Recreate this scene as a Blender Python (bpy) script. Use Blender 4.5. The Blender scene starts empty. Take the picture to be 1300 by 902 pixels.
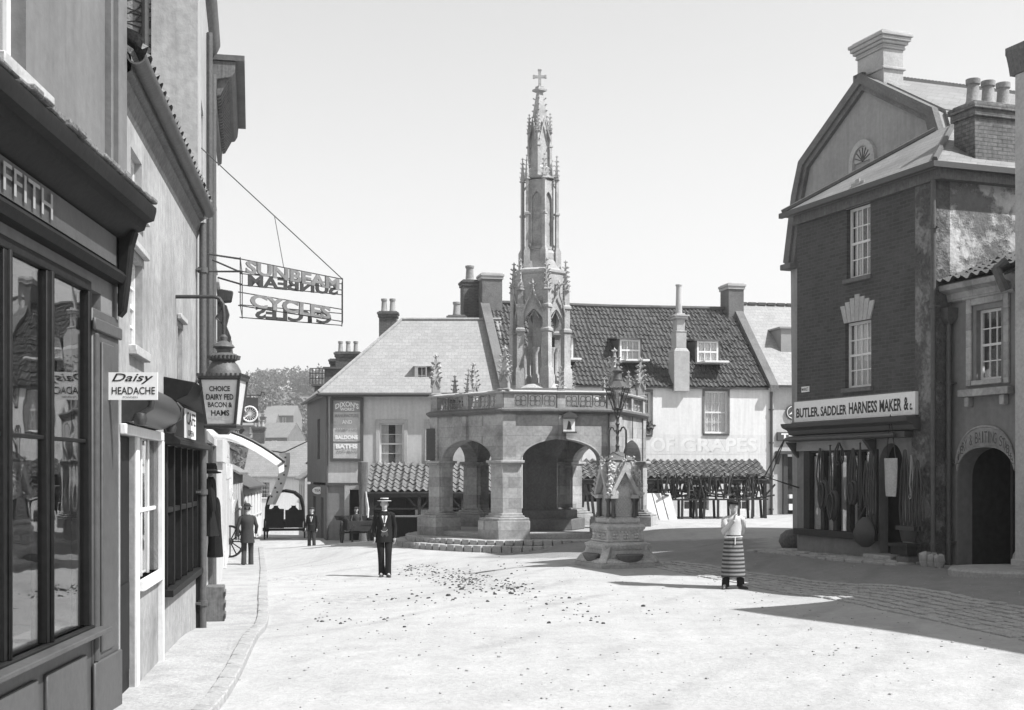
import bpy, math, random
import numpy as np
from mathutils import Vector, Matrix
R = math.radians
rnd = random.Random(7)
S = bpy.context.scene
COL = S.collection
FPX = 1650.0            # focal length in pixels of the 1300 px wide photograph
EYE = 2.0               # camera height

# ---------------------------------------------------------------- camera, sky, sun, exposure
cd = bpy.data.cameras.new('camera'); cam = bpy.data.objects.new('camera', cd); COL.objects.link(cam)
cam.location = (0, 0, EYE); cam.rotation_euler = (R(90), 0, 0)
cd.sensor_width = 36; cd.lens = 36 * FPX / 1300; cd.shift_y = 149 / 1300
cd.clip_start = .05; cd.clip_end = 6000
S.camera = cam

SUN_AZ, SUN_EL = 18.0, 53.0     # azimuth: degrees from +X towards the camera (-Y)
w = bpy.data.worlds.new('World'); S.world = w; w.use_nodes = True
nt = w.node_tree; nt.nodes.clear()
sky = nt.nodes.new('ShaderNodeTexSky'); sky.sky_type = 'NISHITA'; sky.sun_disc = False
sky.sun_elevation = R(SUN_EL); sky.sun_rotation = R(90 + SUN_AZ)
sky.air_density = 1.0; sky.dust_density = .4; sky.ozone_density = 1.0
sp = nt.nodes.new('ShaderNodeSeparateColor')          # orthochromatic plate: it records the blue of the sky
bg = nt.nodes.new('ShaderNodeBackground'); bg.inputs[1].default_value = .104
wo = nt.nodes.new('ShaderNodeOutputWorld')
nt.links.new(sky.outputs[0], sp.inputs[0])
cb = nt.nodes.new('ShaderNodeCombineColor')
for i in range(3): nt.links.new(sp.outputs[2], cb.inputs[i])
nt.links.new(cb.outputs[0], bg.inputs[0]); nt.links.new(bg.outputs[0], wo.inputs[0])
ld = bpy.data.lights.new('sun', 'SUN'); ld.energy = 5.0; ld.angle = R(.5); ld.color = (1, 1, 1)
sun = bpy.data.objects.new('sun', ld); COL.objects.link(sun)
sdir = Vector((math.cos(R(SUN_EL)) * math.cos(R(SUN_AZ)), -math.cos(R(SUN_EL)) * math.sin(R(SUN_AZ)), math.sin(R(SUN_EL))))
sun.rotation_euler = sdir.to_track_quat('Z', 'Y').to_euler(); sun.location = (0, 0, 30)
S.view_settings.view_transform = 'Standard'; S.view_settings.look = 'None'
S.view_settings.exposure = .8; S.view_settings.gamma = 1; S.view_settings.use_curve_mapping = False

# ---------------------------------------------------------------- materials
MATS = {}
def mat(name, v, var=.12, scale=3.0, rough=.85, bump=.15, kind='plain', bs=None, v2=None, stain=.2, spec=.3, metal=0, p=None):
    if name in MATS: return MATS[name]
    m = bpy.data.materials.new(name); m.use_nodes = True; MATS[name] = m
    n = m.node_tree.nodes; l = m.node_tree.links
    b = n['Principled BSDF']; b.inputs['Roughness'].default_value = rough
    b.inputs['Specular IOR Level'].default_value = spec; b.inputs['Metallic'].default_value = metal
    tc = n.new('ShaderNodeTexCoord')
    def math_(op, a, c, clamp=False):
        q = n.new('ShaderNodeMath'); q.operation = op; q.use_clamp = clamp
        for i, x in enumerate((a, c)):
            if x is None: continue
            if isinstance(x, (int, float)): q.inputs[i].default_value = x
            else: l.new(x, q.inputs[i])
        return q.outputs[0]
    def noise(sc, det=6, vec=None, ro=.6):
        q = n.new('ShaderNodeTexNoise'); q.inputs['Scale'].default_value = sc; q.inputs['Detail'].default_value = det
        q.inputs['Roughness'].default_value = ro
        l.new(vec or tc.outputs['Object'], q.inputs['Vector']); return q.outputs[0]
    n1 = noise(scale * 4, 8); n2 = noise(scale * .35, 4)
    # multiplicative grey variation : v * (1 + var*(n1-.5)*2) * (1 - stain*smooth(n2))
    f1 = math_('MULTIPLY_ADD', n1, var * 7); f1.node.inputs[2].default_value = 1 - var * 3.5
    f2 = math_('MULTIPLY_ADD', n2, -stain * 3, True); f2.node.inputs[2].default_value = 1 + stain * 1.3
    f = math_('MULTIPLY', f1, f2)
    bumpsrc = n1; bdist = .02
    base = None
    if kind in ('brick', 'slate', 'ashlar'):
        sx = n.new('ShaderNodeSeparateXYZ'); l.new(tc.outputs['Object'], sx.inputs[0])
        xx = math_('ADD', sx.outputs[0], sx.outputs[1])
        if kind == 'slate': xx = math_('ADD', sx.outputs[0], math_('MULTIPLY', sx.outputs[1], 0.0 if p is None else p))
        cx = n.new('ShaderNodeCombineXYZ'); l.new(xx, cx.inputs[0]); l.new(sx.outputs[2], cx.inputs[1])
        # a little wobble so that courses are not ruler-straight
        wob = n.new('ShaderNodeVectorMath'); wob.operation = 'MULTIPLY_ADD'
        nz = n.new('ShaderNodeTexNoise'); nz.inputs['Scale'].default_value = 1.3
        l.new(tc.outputs['Object'], nz.inputs['Vector']); l.new(nz.outputs['Color'], wob.inputs[0])
        wob.inputs[1].default_value = (.02, .02, 0); l.new(cx.outputs[0], wob.inputs[2])
        br = n.new('ShaderNodeTexBrick'); l.new(wob.outputs[0], br.inputs['Vector'])
        br.inputs['Scale'].default_value = 1
        bw, bh, mo = bs or {'brick': (.23, .075, .011), 'slate': (.28, .16, .007), 'ashlar': (.62, .3, .006)}[kind]
        br.inputs['Brick Width'].default_value = bw; br.inputs['Row Height'].default_value = bh
        br.inputs['Mortar Size'].default_value = mo; br.inputs['Mortar Smooth'].default_value = .3
        sp_ = .08 if kind == 'slate' else .2; br.inputs['Color1'].default_value = (v * (1-sp_),) * 3 + (1,); br.inputs['Color2'].default_value = (v * (1+sp_),) * 3 + (1,)
        vm = v2 if v2 is not None else v * .6
        br.inputs['Mortar'].default_value = (vm, vm, vm, 1)
        bwn = n.new('ShaderNodeRGBToBW'); l.new(br.outputs['Color'], bwn.inputs[0])
        base = bwn.outputs[0]
        bumpsrc = math_('SUBTRACT', math_('MULTIPLY', n1, .35), math_('MULTIPLY', br.outputs['Fac'], .8)); bdist = .012
        if kind == 'slate': bdist = .008
    elif kind in ('rubble', 'cobble'):
        vz = n.new('ShaderNodeTexVoronoi'); vz.feature = 'F1'; vz.inputs['Scale'].default_value = p or 5
        mp = n.new('ShaderNodeMapping'); mp.inputs['Scale'].default_value = (1, 1, 2.2) if kind == 'rubble' else (1, 1, 1)
        l.new(tc.outputs['Object'], mp.inputs[0]); l.new(mp.outputs[0], vz.inputs['Vector'])
        ve = n.new('ShaderNodeTexVoronoi'); ve.feature = 'DISTANCE_TO_EDGE'; ve.inputs['Scale'].default_value = p or 5
        l.new(mp.outputs[0], ve.inputs['Vector'])
        bwn = n.new('ShaderNodeRGBToBW'); l.new(vz.outputs['Color'], bwn.inputs[0])
        edge = math_('MULTIPLY', ve.outputs['Distance'], 9, True)
        cc = math_('MULTIPLY_ADD', bwn.outputs[0], v * 1.1); cc.node.inputs[2].default_value = v * .5
        base = math_('MULTIPLY', cc, math_('MULTIPLY_ADD', edge, .65, True)); base.node.inputs[1].node if False else None
        base.node.inputs[1].links[0].from_node.inputs[2].default_value = .38
        bumpsrc = math_('ADD', edge, math_('MULTIPLY', n1, .6)); bdist = .05
    elif kind == 'wood':
        mp = n.new('ShaderNodeMapping'); mp.inputs['Scale'].default_value = (12, 12, .8)
        l.new(tc.outputs['Object'], mp.inputs[0]); g = noise(3, 8, mp.outputs[0])
        f = math_('MULTIPLY', f, math_('MULTIPLY_ADD', g, 1.2)); f.node.inputs[1].links[0].from_node.inputs[2].default_value = .4
        bumpsrc = g; bdist = .008
    elif kind == 'paint':      # weathered wall paint with vertical rain streaks
        mp = n.new('ShaderNodeMapping'); mp.inputs['Scale'].default_value = (3.5, 3.5, .22)
        l.new(tc.outputs['Object'], mp.inputs[0]); g = noise(2.2, 6, mp.outputs[0])
        f = math_('MULTIPLY', f, math_('MULTIPLY_ADD', g, .5)); f.node.inputs[1].links[0].from_node.inputs[2].default_value = .75
        bumpsrc = n1; bdist = .012
    elif kind == 'patchy':     # plaster lost in patches over old stone
        g = noise(1.6, 9, None, .7)
        rp = n.new('ShaderNodeValToRGB'); rp.color_ramp.elements[0].position = .44; rp.color_ramp.elements[1].position = .54
        l.new(g, rp.inputs[0]); pv = rp.outputs[0]
        t = math_('MULTIPLY_ADD', pv, v - (v2 or v * .4)); t.node.inputs[2].default_value = v2 or v * .4
        base = t; bumpsrc = math_('ADD', pv, n1); bdist = .03
    elif kind == 'stripes':
        sx = n.new('ShaderNodeSeparateXYZ'); l.new(tc.outputs['Object'], sx.inputs[0])
        q = math_('FRACT', math_('MULTIPLY', sx.outputs[2], p), None)
        t = math_('GREATER_THAN', q, .5)
        base = math_('MULTIPLY_ADD', t, (v2 - v)); base.node.inputs[2].default_value = v
    fin = math_('MULTIPLY', f, base if base is not None else v)
    fin = math_('MINIMUM', fin, .88)
    cb = n.new('ShaderNodeCombineColor')
    for i in range(3): l.new(fin, cb.inputs[i])
    l.new(cb.outputs[0], b.inputs['Base Color'])
    if bump:
        bp = n.new('ShaderNodeBump'); bp.inputs['Strength'].default_value = min(1, bump * 2.5); bp.inputs['Distance'].default_value = bdist
        l.new(bumpsrc, bp.inputs['Height']); l.new(bp.outputs[0], b.inputs['Normal'])
    return m

def glass(name='window_glass', tint=.9, wav=.004, ior=1.9):
    if name in MATS: return MATS[name]
    m = bpy.data.materials.new(name); m.use_nodes = True; MATS[name] = m
    n = m.node_tree.nodes; l = m.node_tree.links; n.clear()
    o = n.new('ShaderNodeOutputMaterial'); mx = n.new('ShaderNodeMixShader')
    t = n.new('ShaderNodeBsdfTransparent'); t.inputs[0].default_value = (tint,) * 3 + (1,)
    g = n.new('ShaderNodeBsdfGlossy'); g.inputs['Roughness'].default_value = .01
    # thin sheet: Schlick reflectance, the same from both sides
    f0 = ((ior-1)/(ior+1))**2*.5
    ge = n.new('ShaderNodeNewGeometry'); dt = n.new('ShaderNodeVectorMath'); dt.operation = 'DOT_PRODUCT'; l.new(ge.outputs['Incoming'], dt.inputs[0]); l.new(ge.outputs['Normal'], dt.inputs[1])
    ab = n.new('ShaderNodeMath'); ab.operation = 'ABSOLUTE'; l.new(dt.outputs['Value'], ab.inputs[0])
    su = n.new('ShaderNodeMath'); su.operation = 'SUBTRACT'; su.inputs[0].default_value = 1; l.new(ab.outputs[0], su.inputs[1])
    pw = n.new('ShaderNodeMath'); pw.operation = 'POWER'; l.new(su.outputs[0], pw.inputs[0]); pw.inputs[1].default_value = 4.5
    fr = n.new('ShaderNodeMath'); fr.operation = 'MULTIPLY_ADD'; l.new(pw.outputs[0], fr.inputs[0]); fr.inputs[1].default_value = 1-f0; fr.inputs[2].default_value = f0
    bp = n.new('ShaderNodeBump'); nz = n.new('ShaderNodeTexNoise'); nz.inputs['Scale'].default_value = 2.5; nz.inputs['Detail'].default_value = 1
    tc = n.new('ShaderNodeTexCoord'); l.new(tc.outputs['Object'], nz.inputs[0]); l.new(nz.outputs[0], bp.inputs['Height'])
    bp.inputs['Distance'].default_value = wav; bp.inputs['Strength'].default_value = .5
    l.new(bp.outputs[0], g.inputs['Normal'])
    l.new(fr.outputs[0], mx.inputs[0]); l.new(t.outputs[0], mx.inputs[1]); l.new(g.outputs[0], mx.inputs[2]); l.new(mx.outputs[0], o.inputs[0])
    return m

M = dict(
 stone=mat('bath_stone', .34, .13, 3, bump=.25, kind='ashlar', bs=(.62, .31, .004), v2=.24, stain=.6),
 stone_pale=mat('dressed_stone', .38, .10, 5, bump=.2, stain=.25),
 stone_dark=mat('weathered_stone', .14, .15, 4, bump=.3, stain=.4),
 spire=mat('spire_stone', .36, .14, 5, bump=.25, stain=.5),
 step=mat('worn_step_stone', .34, .14, 6, bump=.3, stain=.3),
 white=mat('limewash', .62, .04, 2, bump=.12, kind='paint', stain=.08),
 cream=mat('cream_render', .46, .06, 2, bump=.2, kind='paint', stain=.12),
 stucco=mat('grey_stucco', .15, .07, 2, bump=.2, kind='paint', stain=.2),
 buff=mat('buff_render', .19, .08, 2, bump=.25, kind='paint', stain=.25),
 oldwall=mat('flaking_plaster', .46, .14, 2, bump=.4, kind='patchy', v2=.15, stain=.25),
 rubble=mat('rubble_stone', .2, .2, 4, bump=.4, kind='rubble', p=4.2, stain=.3),
 brick=mat('dark_red_brick', .062, .12, 3, bump=.3, kind='brick', v2=.085, stain=.25),
 brickp=mat('worn_painted_brick', .15, .25, 3, bump=.4, kind='brick', v2=.11, stain=.45),
 brickc=mat('sooty_brick', .09, .2, 3, bump=.3, kind='brick', v2=.12, stain=.35),
 slate=mat('pale_slate', .2, .1, 3, rough=.6, bump=.22, kind='slate', v2=.13, stain=.15),
 slate2=mat('bright_slate', .27, .1, 3, rough=.6, bump=.2, kind='slate', v2=.19, stain=.12),
 tile=mat('clay_pantile', .085, .25, 7, rough=.8, bump=.2, stain=.45),
 tile_old=mat('lichened_pantile', .15, .35, 9, rough=.85, bump=.3, stain=.5),
 dpaint=mat('black_shop_paint', .014, .2, 4, rough=.6, bump=.05, stain=.3, spec=.12),
 dwood=mat('dark_timber', .03, .2, 4, rough=.7, bump=.2, kind='wood', stain=.3),
 gwood=mat('weathered_timber', .12, .2, 4, rough=.8, bump=.3, kind='wood', stain=.3),
 pwood=mat('pale_boards', .55, .1, 4, rough=.8, bump=.2, kind='wood', stain=.2),
 wpaint=mat('white_joinery_paint', .62, .05, 4, rough=.5, bump=.04, stain=.1),
 gpaint=mat('grey_fascia_paint', .2, .08, 4, rough=.45, bump=.04, stain=.2),
 mpaint=mat('mid_grey_paint', .07, .1, 4, rough=.5, bump=.05, stain=.25),
 iron=mat('black_iron', .035, .2, 6, rough=.5, bump=.1, spec=.5, stain=.2),
 irong=mat('grey_painted_iron', .09, .15, 6, rough=.5, bump=.1, stain=.3),
 lead=mat('lead_sheet', .1, .12, 4, rough=.6, bump=.2, stain=.35),
 signw=mat('sign_white', .76, .03, 4, rough=.5, bump=.02, stain=.06),
 signd=mat('sign_black_lettering', .025, .05, 4, rough=.5, bump=0, stain=0),
 signg=mat('sign_grey', .26, .05, 4, rough=.5, bump=.02, stain=.15),
 faded=mat('faded_letter_paint', .46, .12, 6, rough=.8, bump=.05, stain=.25),
 gilt=mat('pale_gilt_letters', .6, .05, 4, rough=.4, bump=0, stain=.05),
 canvas=mat('awning_canvas', .74, .05, 3, rough=.9, bump=.1, stain=.12),
 pot=mat('buff_chimney_pot', .26, .15, 6, rough=.8, bump=.15, stain=.35),
 suit=mat('black_wool', .018, .2, 20, rough=.95, bump=.15, stain=.2, spec=.1),
 suit2=mat('charcoal_tweed', .05, .25, 30, rough=.95, bump=.15, stain=.2, spec=.1),
 trous=mat('grey_trouser_cloth', .075, .2, 25, rough=.95, bump=.15, stain=.2, spec=.1),
 shirt=mat('white_shirt', .72, .04, 10, rough=.85, bump=.1, stain=.08),
 shirtg=mat('striped_work_shirt', .5, .06, 10, rough=.85, bump=.1, stain=.15),
 skin=mat('skin', .36, .06, 12, rough=.55, bump=.05, stain=.1),
 hair=mat('hair', .04, .2, 40, rough=.7, bump=.2, stain=.1),
 straw=mat('straw', .62, .08, 60, rough=.8, bump=.2, stain=.05),
 shoe=mat('black_leather', .03, .1, 10, rough=.4, bump=.05, spec=.5),
 leather=mat('brown_harness_leather', .03, .2, 14, rough=.5, bump=.1, spec=.5),
 apron=mat('striped_apron', .045, .1, 14, rough=.9, bump=.1, kind='stripes', v2=.24, p=12.5, stain=.1),
 cloth=mat('lace_curtain', .75, .1, 16, rough=.95, bump=.2, stain=.1),
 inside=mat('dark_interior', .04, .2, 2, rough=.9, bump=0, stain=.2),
 leaf=mat('leaf', .06, .3, 9, rough=.7, bump=.0, stain=.3),
 leaf2=mat('pale_leaf', .11, .3, 9, rough=.7, bump=.0, stain=.3),
 bark=mat('bark', .09, .2, 9, rough=.9, bump=.3, stain=.2),
 dung=mat('dried_dung', .05, .3, 20, rough=.95, bump=.4, stain=.2),
 cobble=mat('cobble_stone', .36, .15, 8, rough=.8, bump=.3, stain=.25),
 kerb=mat('kerb_stone', .32, .12, 6, rough=.8, bump=.3, stain=.25),
 glass=glass(), shopglass=glass('plate_glass', .9, .003, 2.6), lampglass=mat('opal_glass', .62, .02, 4, rough=.25, bump=0, stain=.1, spec=.5),
 mark=mat('sign_dark_grey', .07, .05, 4, rough=.5, bump=0, stain=.1),
)

def translucent(m, k=.5):
    n = m.node_tree.nodes; l = m.node_tree.links; b = n['Principled BSDF']; o = n['Material Output']
    t = n.new('ShaderNodeBsdfTranslucent'); t.inputs[0].default_value = (.85,.85,.85,1); x = n.new('ShaderNodeMixShader'); x.inputs[0].default_value = k
    l.new(b.outputs[0], x.inputs[1]); l.new(t.outputs[0], x.inputs[2]); l.new(x.outputs[0], o.inputs[0])
translucent(M['canvas'], .65)
# ---------------------------------------------------------------- mesh builder
class MB:
    def __init__(s): s.v = []; s.f = []; s.mi = []
    def add(s, vs, fs, mi=0):
        o = len(s.v); s.v += [tuple(map(float, q)) for q in vs]; s.f += [tuple(o + i for i in q) for q in fs]; s.mi += [mi] * len(fs)
        return s
    def box(s, x0, x1, y0, y1, z0, z1, mi=0):
        if x0 > x1: x0, x1 = x1, x0
        if y0 > y1: y0, y1 = y1, y0
        if z0 > z1: z0, z1 = z1, z0
        return s.add([(x0,y0,z0),(x1,y0,z0),(x1,y1,z0),(x0,y1,z0),(x0,y0,z1),(x1,y0,z1),(x1,y1,z1),(x0,y1,z1)],
                     [(0,3,2,1),(4,5,6,7),(0,1,5,4),(1,2,6,5),(2,3,7,6),(3,0,4,7)], mi)
    def bar(s, p, q, w, h=None, mi=0, up=(0,0,1)):
        p = Vector(p); q = Vector(q); d = (q - p)
        if d.length < 1e-6: return s
        d.normalize(); u = Vector(up)
        if abs(d.dot(u)) > .98: u = Vector((0, 1, 0)) if abs(d.y) < .9 else Vector((1, 0, 0))
        a = d.cross(u).normalized() * (w / 2); b = a.cross(d).normalized() * ((h or w) / 2)
        vs = [p-a-b, p+a-b, p+a+b, p-a+b, q-a-b, q+a-b, q+a+b, q-a+b]
        return s.add(vs, [(0,1,2,3),(7,6,5,4),(0,4,5,1),(1,5,6,2),(2,6,7,3),(3,7,4,0)], mi)
    def tube(s, path, r, n=8, mi=0, cap=True, flat=1.0, flatdir=None):
        P = [Vector(q) for q in path]; k = len(P)
        rs = r if isinstance(r, (list, tuple)) else [r] * k
        up = Vector(flatdir) if flatdir else None
        vs = []; prev = None
        for i in range(k):
            d = (P[min(i+1,k-1)] - P[max(i-1,0)]).normalized()
            if up is not None: a = (up - d * up.dot(d)).normalized()
            elif prev is None:
                a = d.orthogonal().normalized()
            else: a = (prev - d * prev.dot(d)).normalized()
            prev = a; b = d.cross(a)
            for j in range(n):
                t = 2 * math.pi * j / n
                vs.append(P[i] + a * math.cos(t) * rs[i] * flat + b * math.sin(t) * rs[i])
        fs = [(i*n+j, i*n+(j+1)%n, (i+1)*n+(j+1)%n, (i+1)*n+j) for i in range(k-1) for j in range(n)]
        if cap: fs += [tuple(range(n))[::-1], tuple((k-1)*n+j for j in range(n))]
        return s.add(vs, fs, mi)
    def loft(s, rings, mi=0, cap=True):
        """rings: lists of equal numbers of points"""
        n = len(rings[0]); vs = [q for r in rings for q in r]; k = len(rings)
        fs = [(i*n+j, i*n+(j+1)%n, (i+1)*n+(j+1)%n, (i+1)*n+j) for i in range(k-1) for j in range(n)]
        if cap: fs += [tuple(range(n))[::-1], tuple((k-1)*n+j for j in range(n))]
        return s.add(vs, fs, mi)
    def ell(s, secs, n=12, mi=0, cap=True):
        """secs: (cx,cy,cz,rx,ry)"""
        return s.loft([[(c[0]+c[3]*math.cos(2*math.pi*j/n), c[1]+c[4]*math.sin(2*math.pi*j/n), c[2]) for j in range(n)] for c in secs], mi, cap)
    def lathe(s, prof, n=16, c=(0,0,0), mi=0, rot=0):
        return s.loft([[(c[0]+r*math.cos(2*math.pi*j/n+rot), c[1]+r*math.sin(2*math.pi*j/n+rot), c[2]+z) for j in range(n)] for r, z in prof], mi)
    def sq(s, prof, c=(0,0,0), mi=0, n=4, rot=None):
        """square (or n-gon) section profile; r is the half width across flats"""
        k = 1 / math.cos(math.pi / n); rot = math.pi / n if rot is None else rot
        return s.lathe([(r * k, z) for r, z in prof], n, c, mi, rot)
    def prism(s, poly, z0, z1, mi=0):
        n = len(poly)
        a = sum(poly[i][0]*poly[(i+1)%n][1]-poly[(i+1)%n][0]*poly[i][1] for i in range(n))
        if a < 0: poly = poly[::-1]
        return s.add([(x,y,z0) for x,y in poly]+[(x,y,z1) for x,y in poly],
                     [tuple(range(n))[::-1], tuple(range(n,2*n))]+[(i,(i+1)%n,n+(i+1)%n,n+i) for i in range(n)], mi)
    def extr(s, poly, y0, y1, mi=0):
        """polygon in xz extruded along y"""
        n = len(poly)
        a = sum(poly[i][0]*poly[(i+1)%n][1]-poly[(i+1)%n][0]*poly[i][1] for i in range(n))
        if a < 0: poly = poly[::-1]
        if y0 > y1: y0, y1 = y1, y0
        return s.add([(x,y0,z) for x,z in poly]+[(x,y1,z) for x,z in poly],
                     [tuple(range(n)), tuple(range(n,2*n))[::-1]]+[((i+1)%n,i,n+i,n+(i+1)%n) for i in range(n)], mi)
    def extx(s, poly, x0, x1, mi=0):
        """polygon in yz extruded along x"""
        n = len(poly)
        a = sum(poly[i][0]*poly[(i+1)%n][1]-poly[(i+1)%n][0]*poly[i][1] for i in range(n))
        if a < 0: poly = poly[::-1]
        if x0 > x1: x0, x1 = x1, x0
        return s.add([(x0,y,z) for y,z in poly]+[(x1,y,z) for y,z in poly],
                     [tuple(range(n))[::-1], tuple(range(n,2*n))]+[(i,(i+1)%n,n+(i+1)%n,n+i) for i in range(n)], mi)
    def wall(s, x0, x1, z0, z1, y0, y1, ops=(), mi=0):
        """wall slab in xz between y0 (front) and y1 with rectangular openings (xa,xb,za,zb)"""
        ops = [(max(a,x0),min(b,x1),max(c,z0),min(d,z1)) for a,b,c,d in ops]
        xs = sorted({x0,x1,*[o[0] for o in ops],*[o[1] for o in ops]}); zs = sorted({z0,z1,*[o[2] for o in ops],*[o[3] for o in ops]})
        def solid(i, j):
            if i < 0 or j < 0 or i >= len(xs)-1 or j >= len(zs)-1: return False
            cx = (xs[i]+xs[i+1])/2; cz = (zs[j]+zs[j+1])/2
            return not any(a < cx < b and c < cz < d for a,b,c,d in ops)
        vs = []; fs = []
        def q(*p): o = len(vs); vs.extend(p); fs.append((o,o+1,o+2,o+3))
        for i in range(len(xs)-1):
            for j in range(len(zs)-1):
                if not solid(i, j): continue
                a,b,c,d = xs[i],xs[i+1],zs[j],zs[j+1]
                q((a,y0,c),(b,y0,c),(b,y0,d),(a,y0,d)); q((b,y1,c),(a,y1,c),(a,y1,d),(b,y1,d))
                if not solid(i-1,j): q((a,y1,c),(a,y0,c),(a,y0,d),(a,y1,d))
                if not solid(i+1,j): q((b,y0,c),(b,y1,c),(b,y1,d),(b,y0,d))
                if not solid(i,j-1): q((a,y1,c),(b,y1,c),(b,y0,c),(a,y0,c))
                if not solid(i,j+1): q((a,y0,d),(b,y0,d),(b,y1,d),(a,y1,d))
        return s.add(vs, fs, mi)
    def archwall(s, x0, x1, z0, z1, y0, y1, xa, xb, zs, rise, mi=0, pw=2.0, pt=0.0, n=24):
        """wall with one arched opening from z0 up; zs springing, rise above it"""
        c = (xa+xb)/2; h = (xb-xa)/2
        def az(x):
            t = min(1, abs(x-c)/h); return zs + rise*((1-t**pw)**(1/pw)*(1-pt) + (1-t)*pt)
        s.wall(x0, xa, z0, z1, y0, y1, mi=mi); s.wall(xb, x1, z0, z1, y0, y1, mi=mi)
        X = [c - h*math.cos(math.pi*i/n) for i in range(n+1)]
        vs = []; fs = []
        for x in X: vs += [(x,y0,az(x)),(x,y0,z1),(x,y1,az(x)),(x,y1,z1)]
        for i in range(n):
            a = 4*i; b = a+4
            fs += [(a,b,b+1,a+1),(b+2,a+2,a+3,b+3),(a+2,b+2,b,a),(a+1,b+1,b+3,a+3)]
        return s.add(vs, fs, mi)
    def tr(s, mt, start=0):
        for i in range(start, len(s.v)): s.v[i] = tuple(mt @ Vector(s.v[i]))
        return s
    def me(s, name, mats, sharp=38):
        m = bpy.data.meshes.new(name); m.from_pydata(s.v, [], s.f)
        for q in mats: m.materials.append(q)
        m.polygons.foreach_set('material_index', s.mi); m.polygons.foreach_set('use_smooth', [True]*len(s.f))
        m.update(); m.set_sharp_from_angle(angle=R(sharp)); return m
    def build(s, name, mats, parent=None, bevel=0, loc=None, sharp=38):
        if not isinstance(mats, (list, tuple)): mats = [mats]
        return link(name, s.me(name, mats, sharp), parent, bevel, loc)

def link(name, me, parent=None, bevel=0, loc=None):
    o = bpy.data.objects.new(name, me); COL.objects.link(o)
    if parent is not None: o.parent = parent
    if loc is not None: o.location = loc
    if bevel:
        b = o.modifiers.new('edge', 'BEVEL'); b.width = bevel; b.segments = 1; b.limit_method = 'ANGLE'; b.angle_limit = R(40)
    return o
def thing(name, label, cat, loc=(0,0,0), rz=0, group=None):
    o = bpy.data.objects.new(name, None); COL.objects.link(o); o.empty_display_size = .1
    o.location = loc; o.rotation_euler = (0,0,rz); return tag(o, label, cat, group)
def tag(o, label, cat, group=None):
    o['label'] = label; o['category'] = cat
    if group: o['group'] = group
    return o
def struct(o, kind='structure'): o['kind'] = kind; return o
def copy_tree(o, parent=None):
    c = o.copy(); COL.objects.link(c); c.parent = parent
    for ch in list(o.children): copy_tree(ch, c)
    return c
_T = {}
def text_geo(st, bold=.0, shear=0.0):
    key = (st, bold, shear)
    if key not in _T:
        cu = bpy.data.curves.new('t', 'FONT'); cu.body = st; cu.size = 1; cu.offset = bold; cu.shear = shear; cu.resolution_u = 3
        cu.fill_mode = 'BOTH' if hasattr(cu, 'fill_mode') else cu.fill_mode
        ob = bpy.data.objects.new('t', cu); me = ob.to_mesh()
        v = np.array([x.co[:] for x in me.vertices]); f = [tuple(p.vertices) for p in me.polygons]
        ob.to_mesh_clear(); bpy.data.objects.remove(ob); bpy.data.curves.remove(cu)
        _T[key] = (v, f)
    return _T[key]
def text(mb, st, x0, x1, z0, z1, y, mi=0, bold=.01, shear=0, arch=0, back=False):
    """lettering fitted into the rectangle x0..x1, z0..z1 on the plane y, facing -y; thin solid letters"""
    v, f = text_geo(st, bold, shear)
    a = v.min(0); b = v.max(0); X = (v[:,0]-a[0])/(b[0]-a[0]); Z = (v[:,1]-a[1])/(b[1]-a[1])
    if back: X = 1 - X
    xx = x0 + X*(x1-x0); zz = z0 + Z*(z1-z0) - arch*(2*X-1)**2
    mb.add([(p, y, q) for p, q in zip(xx, zz)], f if not back else [t[::-1] for t in f], mi)
def P(px, py, D): return Vector(((px-650)/FPX*D, D, EYE+(600-py)/FPX*D))
class Fr:
    def __init__(s, ox, oy, a, b):
        h = math.hypot(a, b); s.a = a/h; s.b = b/h; s.ox = ox; s.oy = oy; s.rz = math.atan2(s.b, s.a); s.loc = (ox, oy, 0)
    def x(s, px, ly=0):
        k = (px-650)/FPX; return (k*(s.oy+ly*s.a)-s.ox+ly*s.b)/(s.a-k*s.b)
    def z(s, px, py, ly=0):
        lx = s.x(px, ly); return EYE+(600-py)/FPX*(s.oy+lx*s.b+ly*s.a)
    def w(s, lx, ly=0, z=0): return Vector((s.ox+lx*s.a-ly*s.b, s.oy+lx*s.b+ly*s.a, z))

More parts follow.
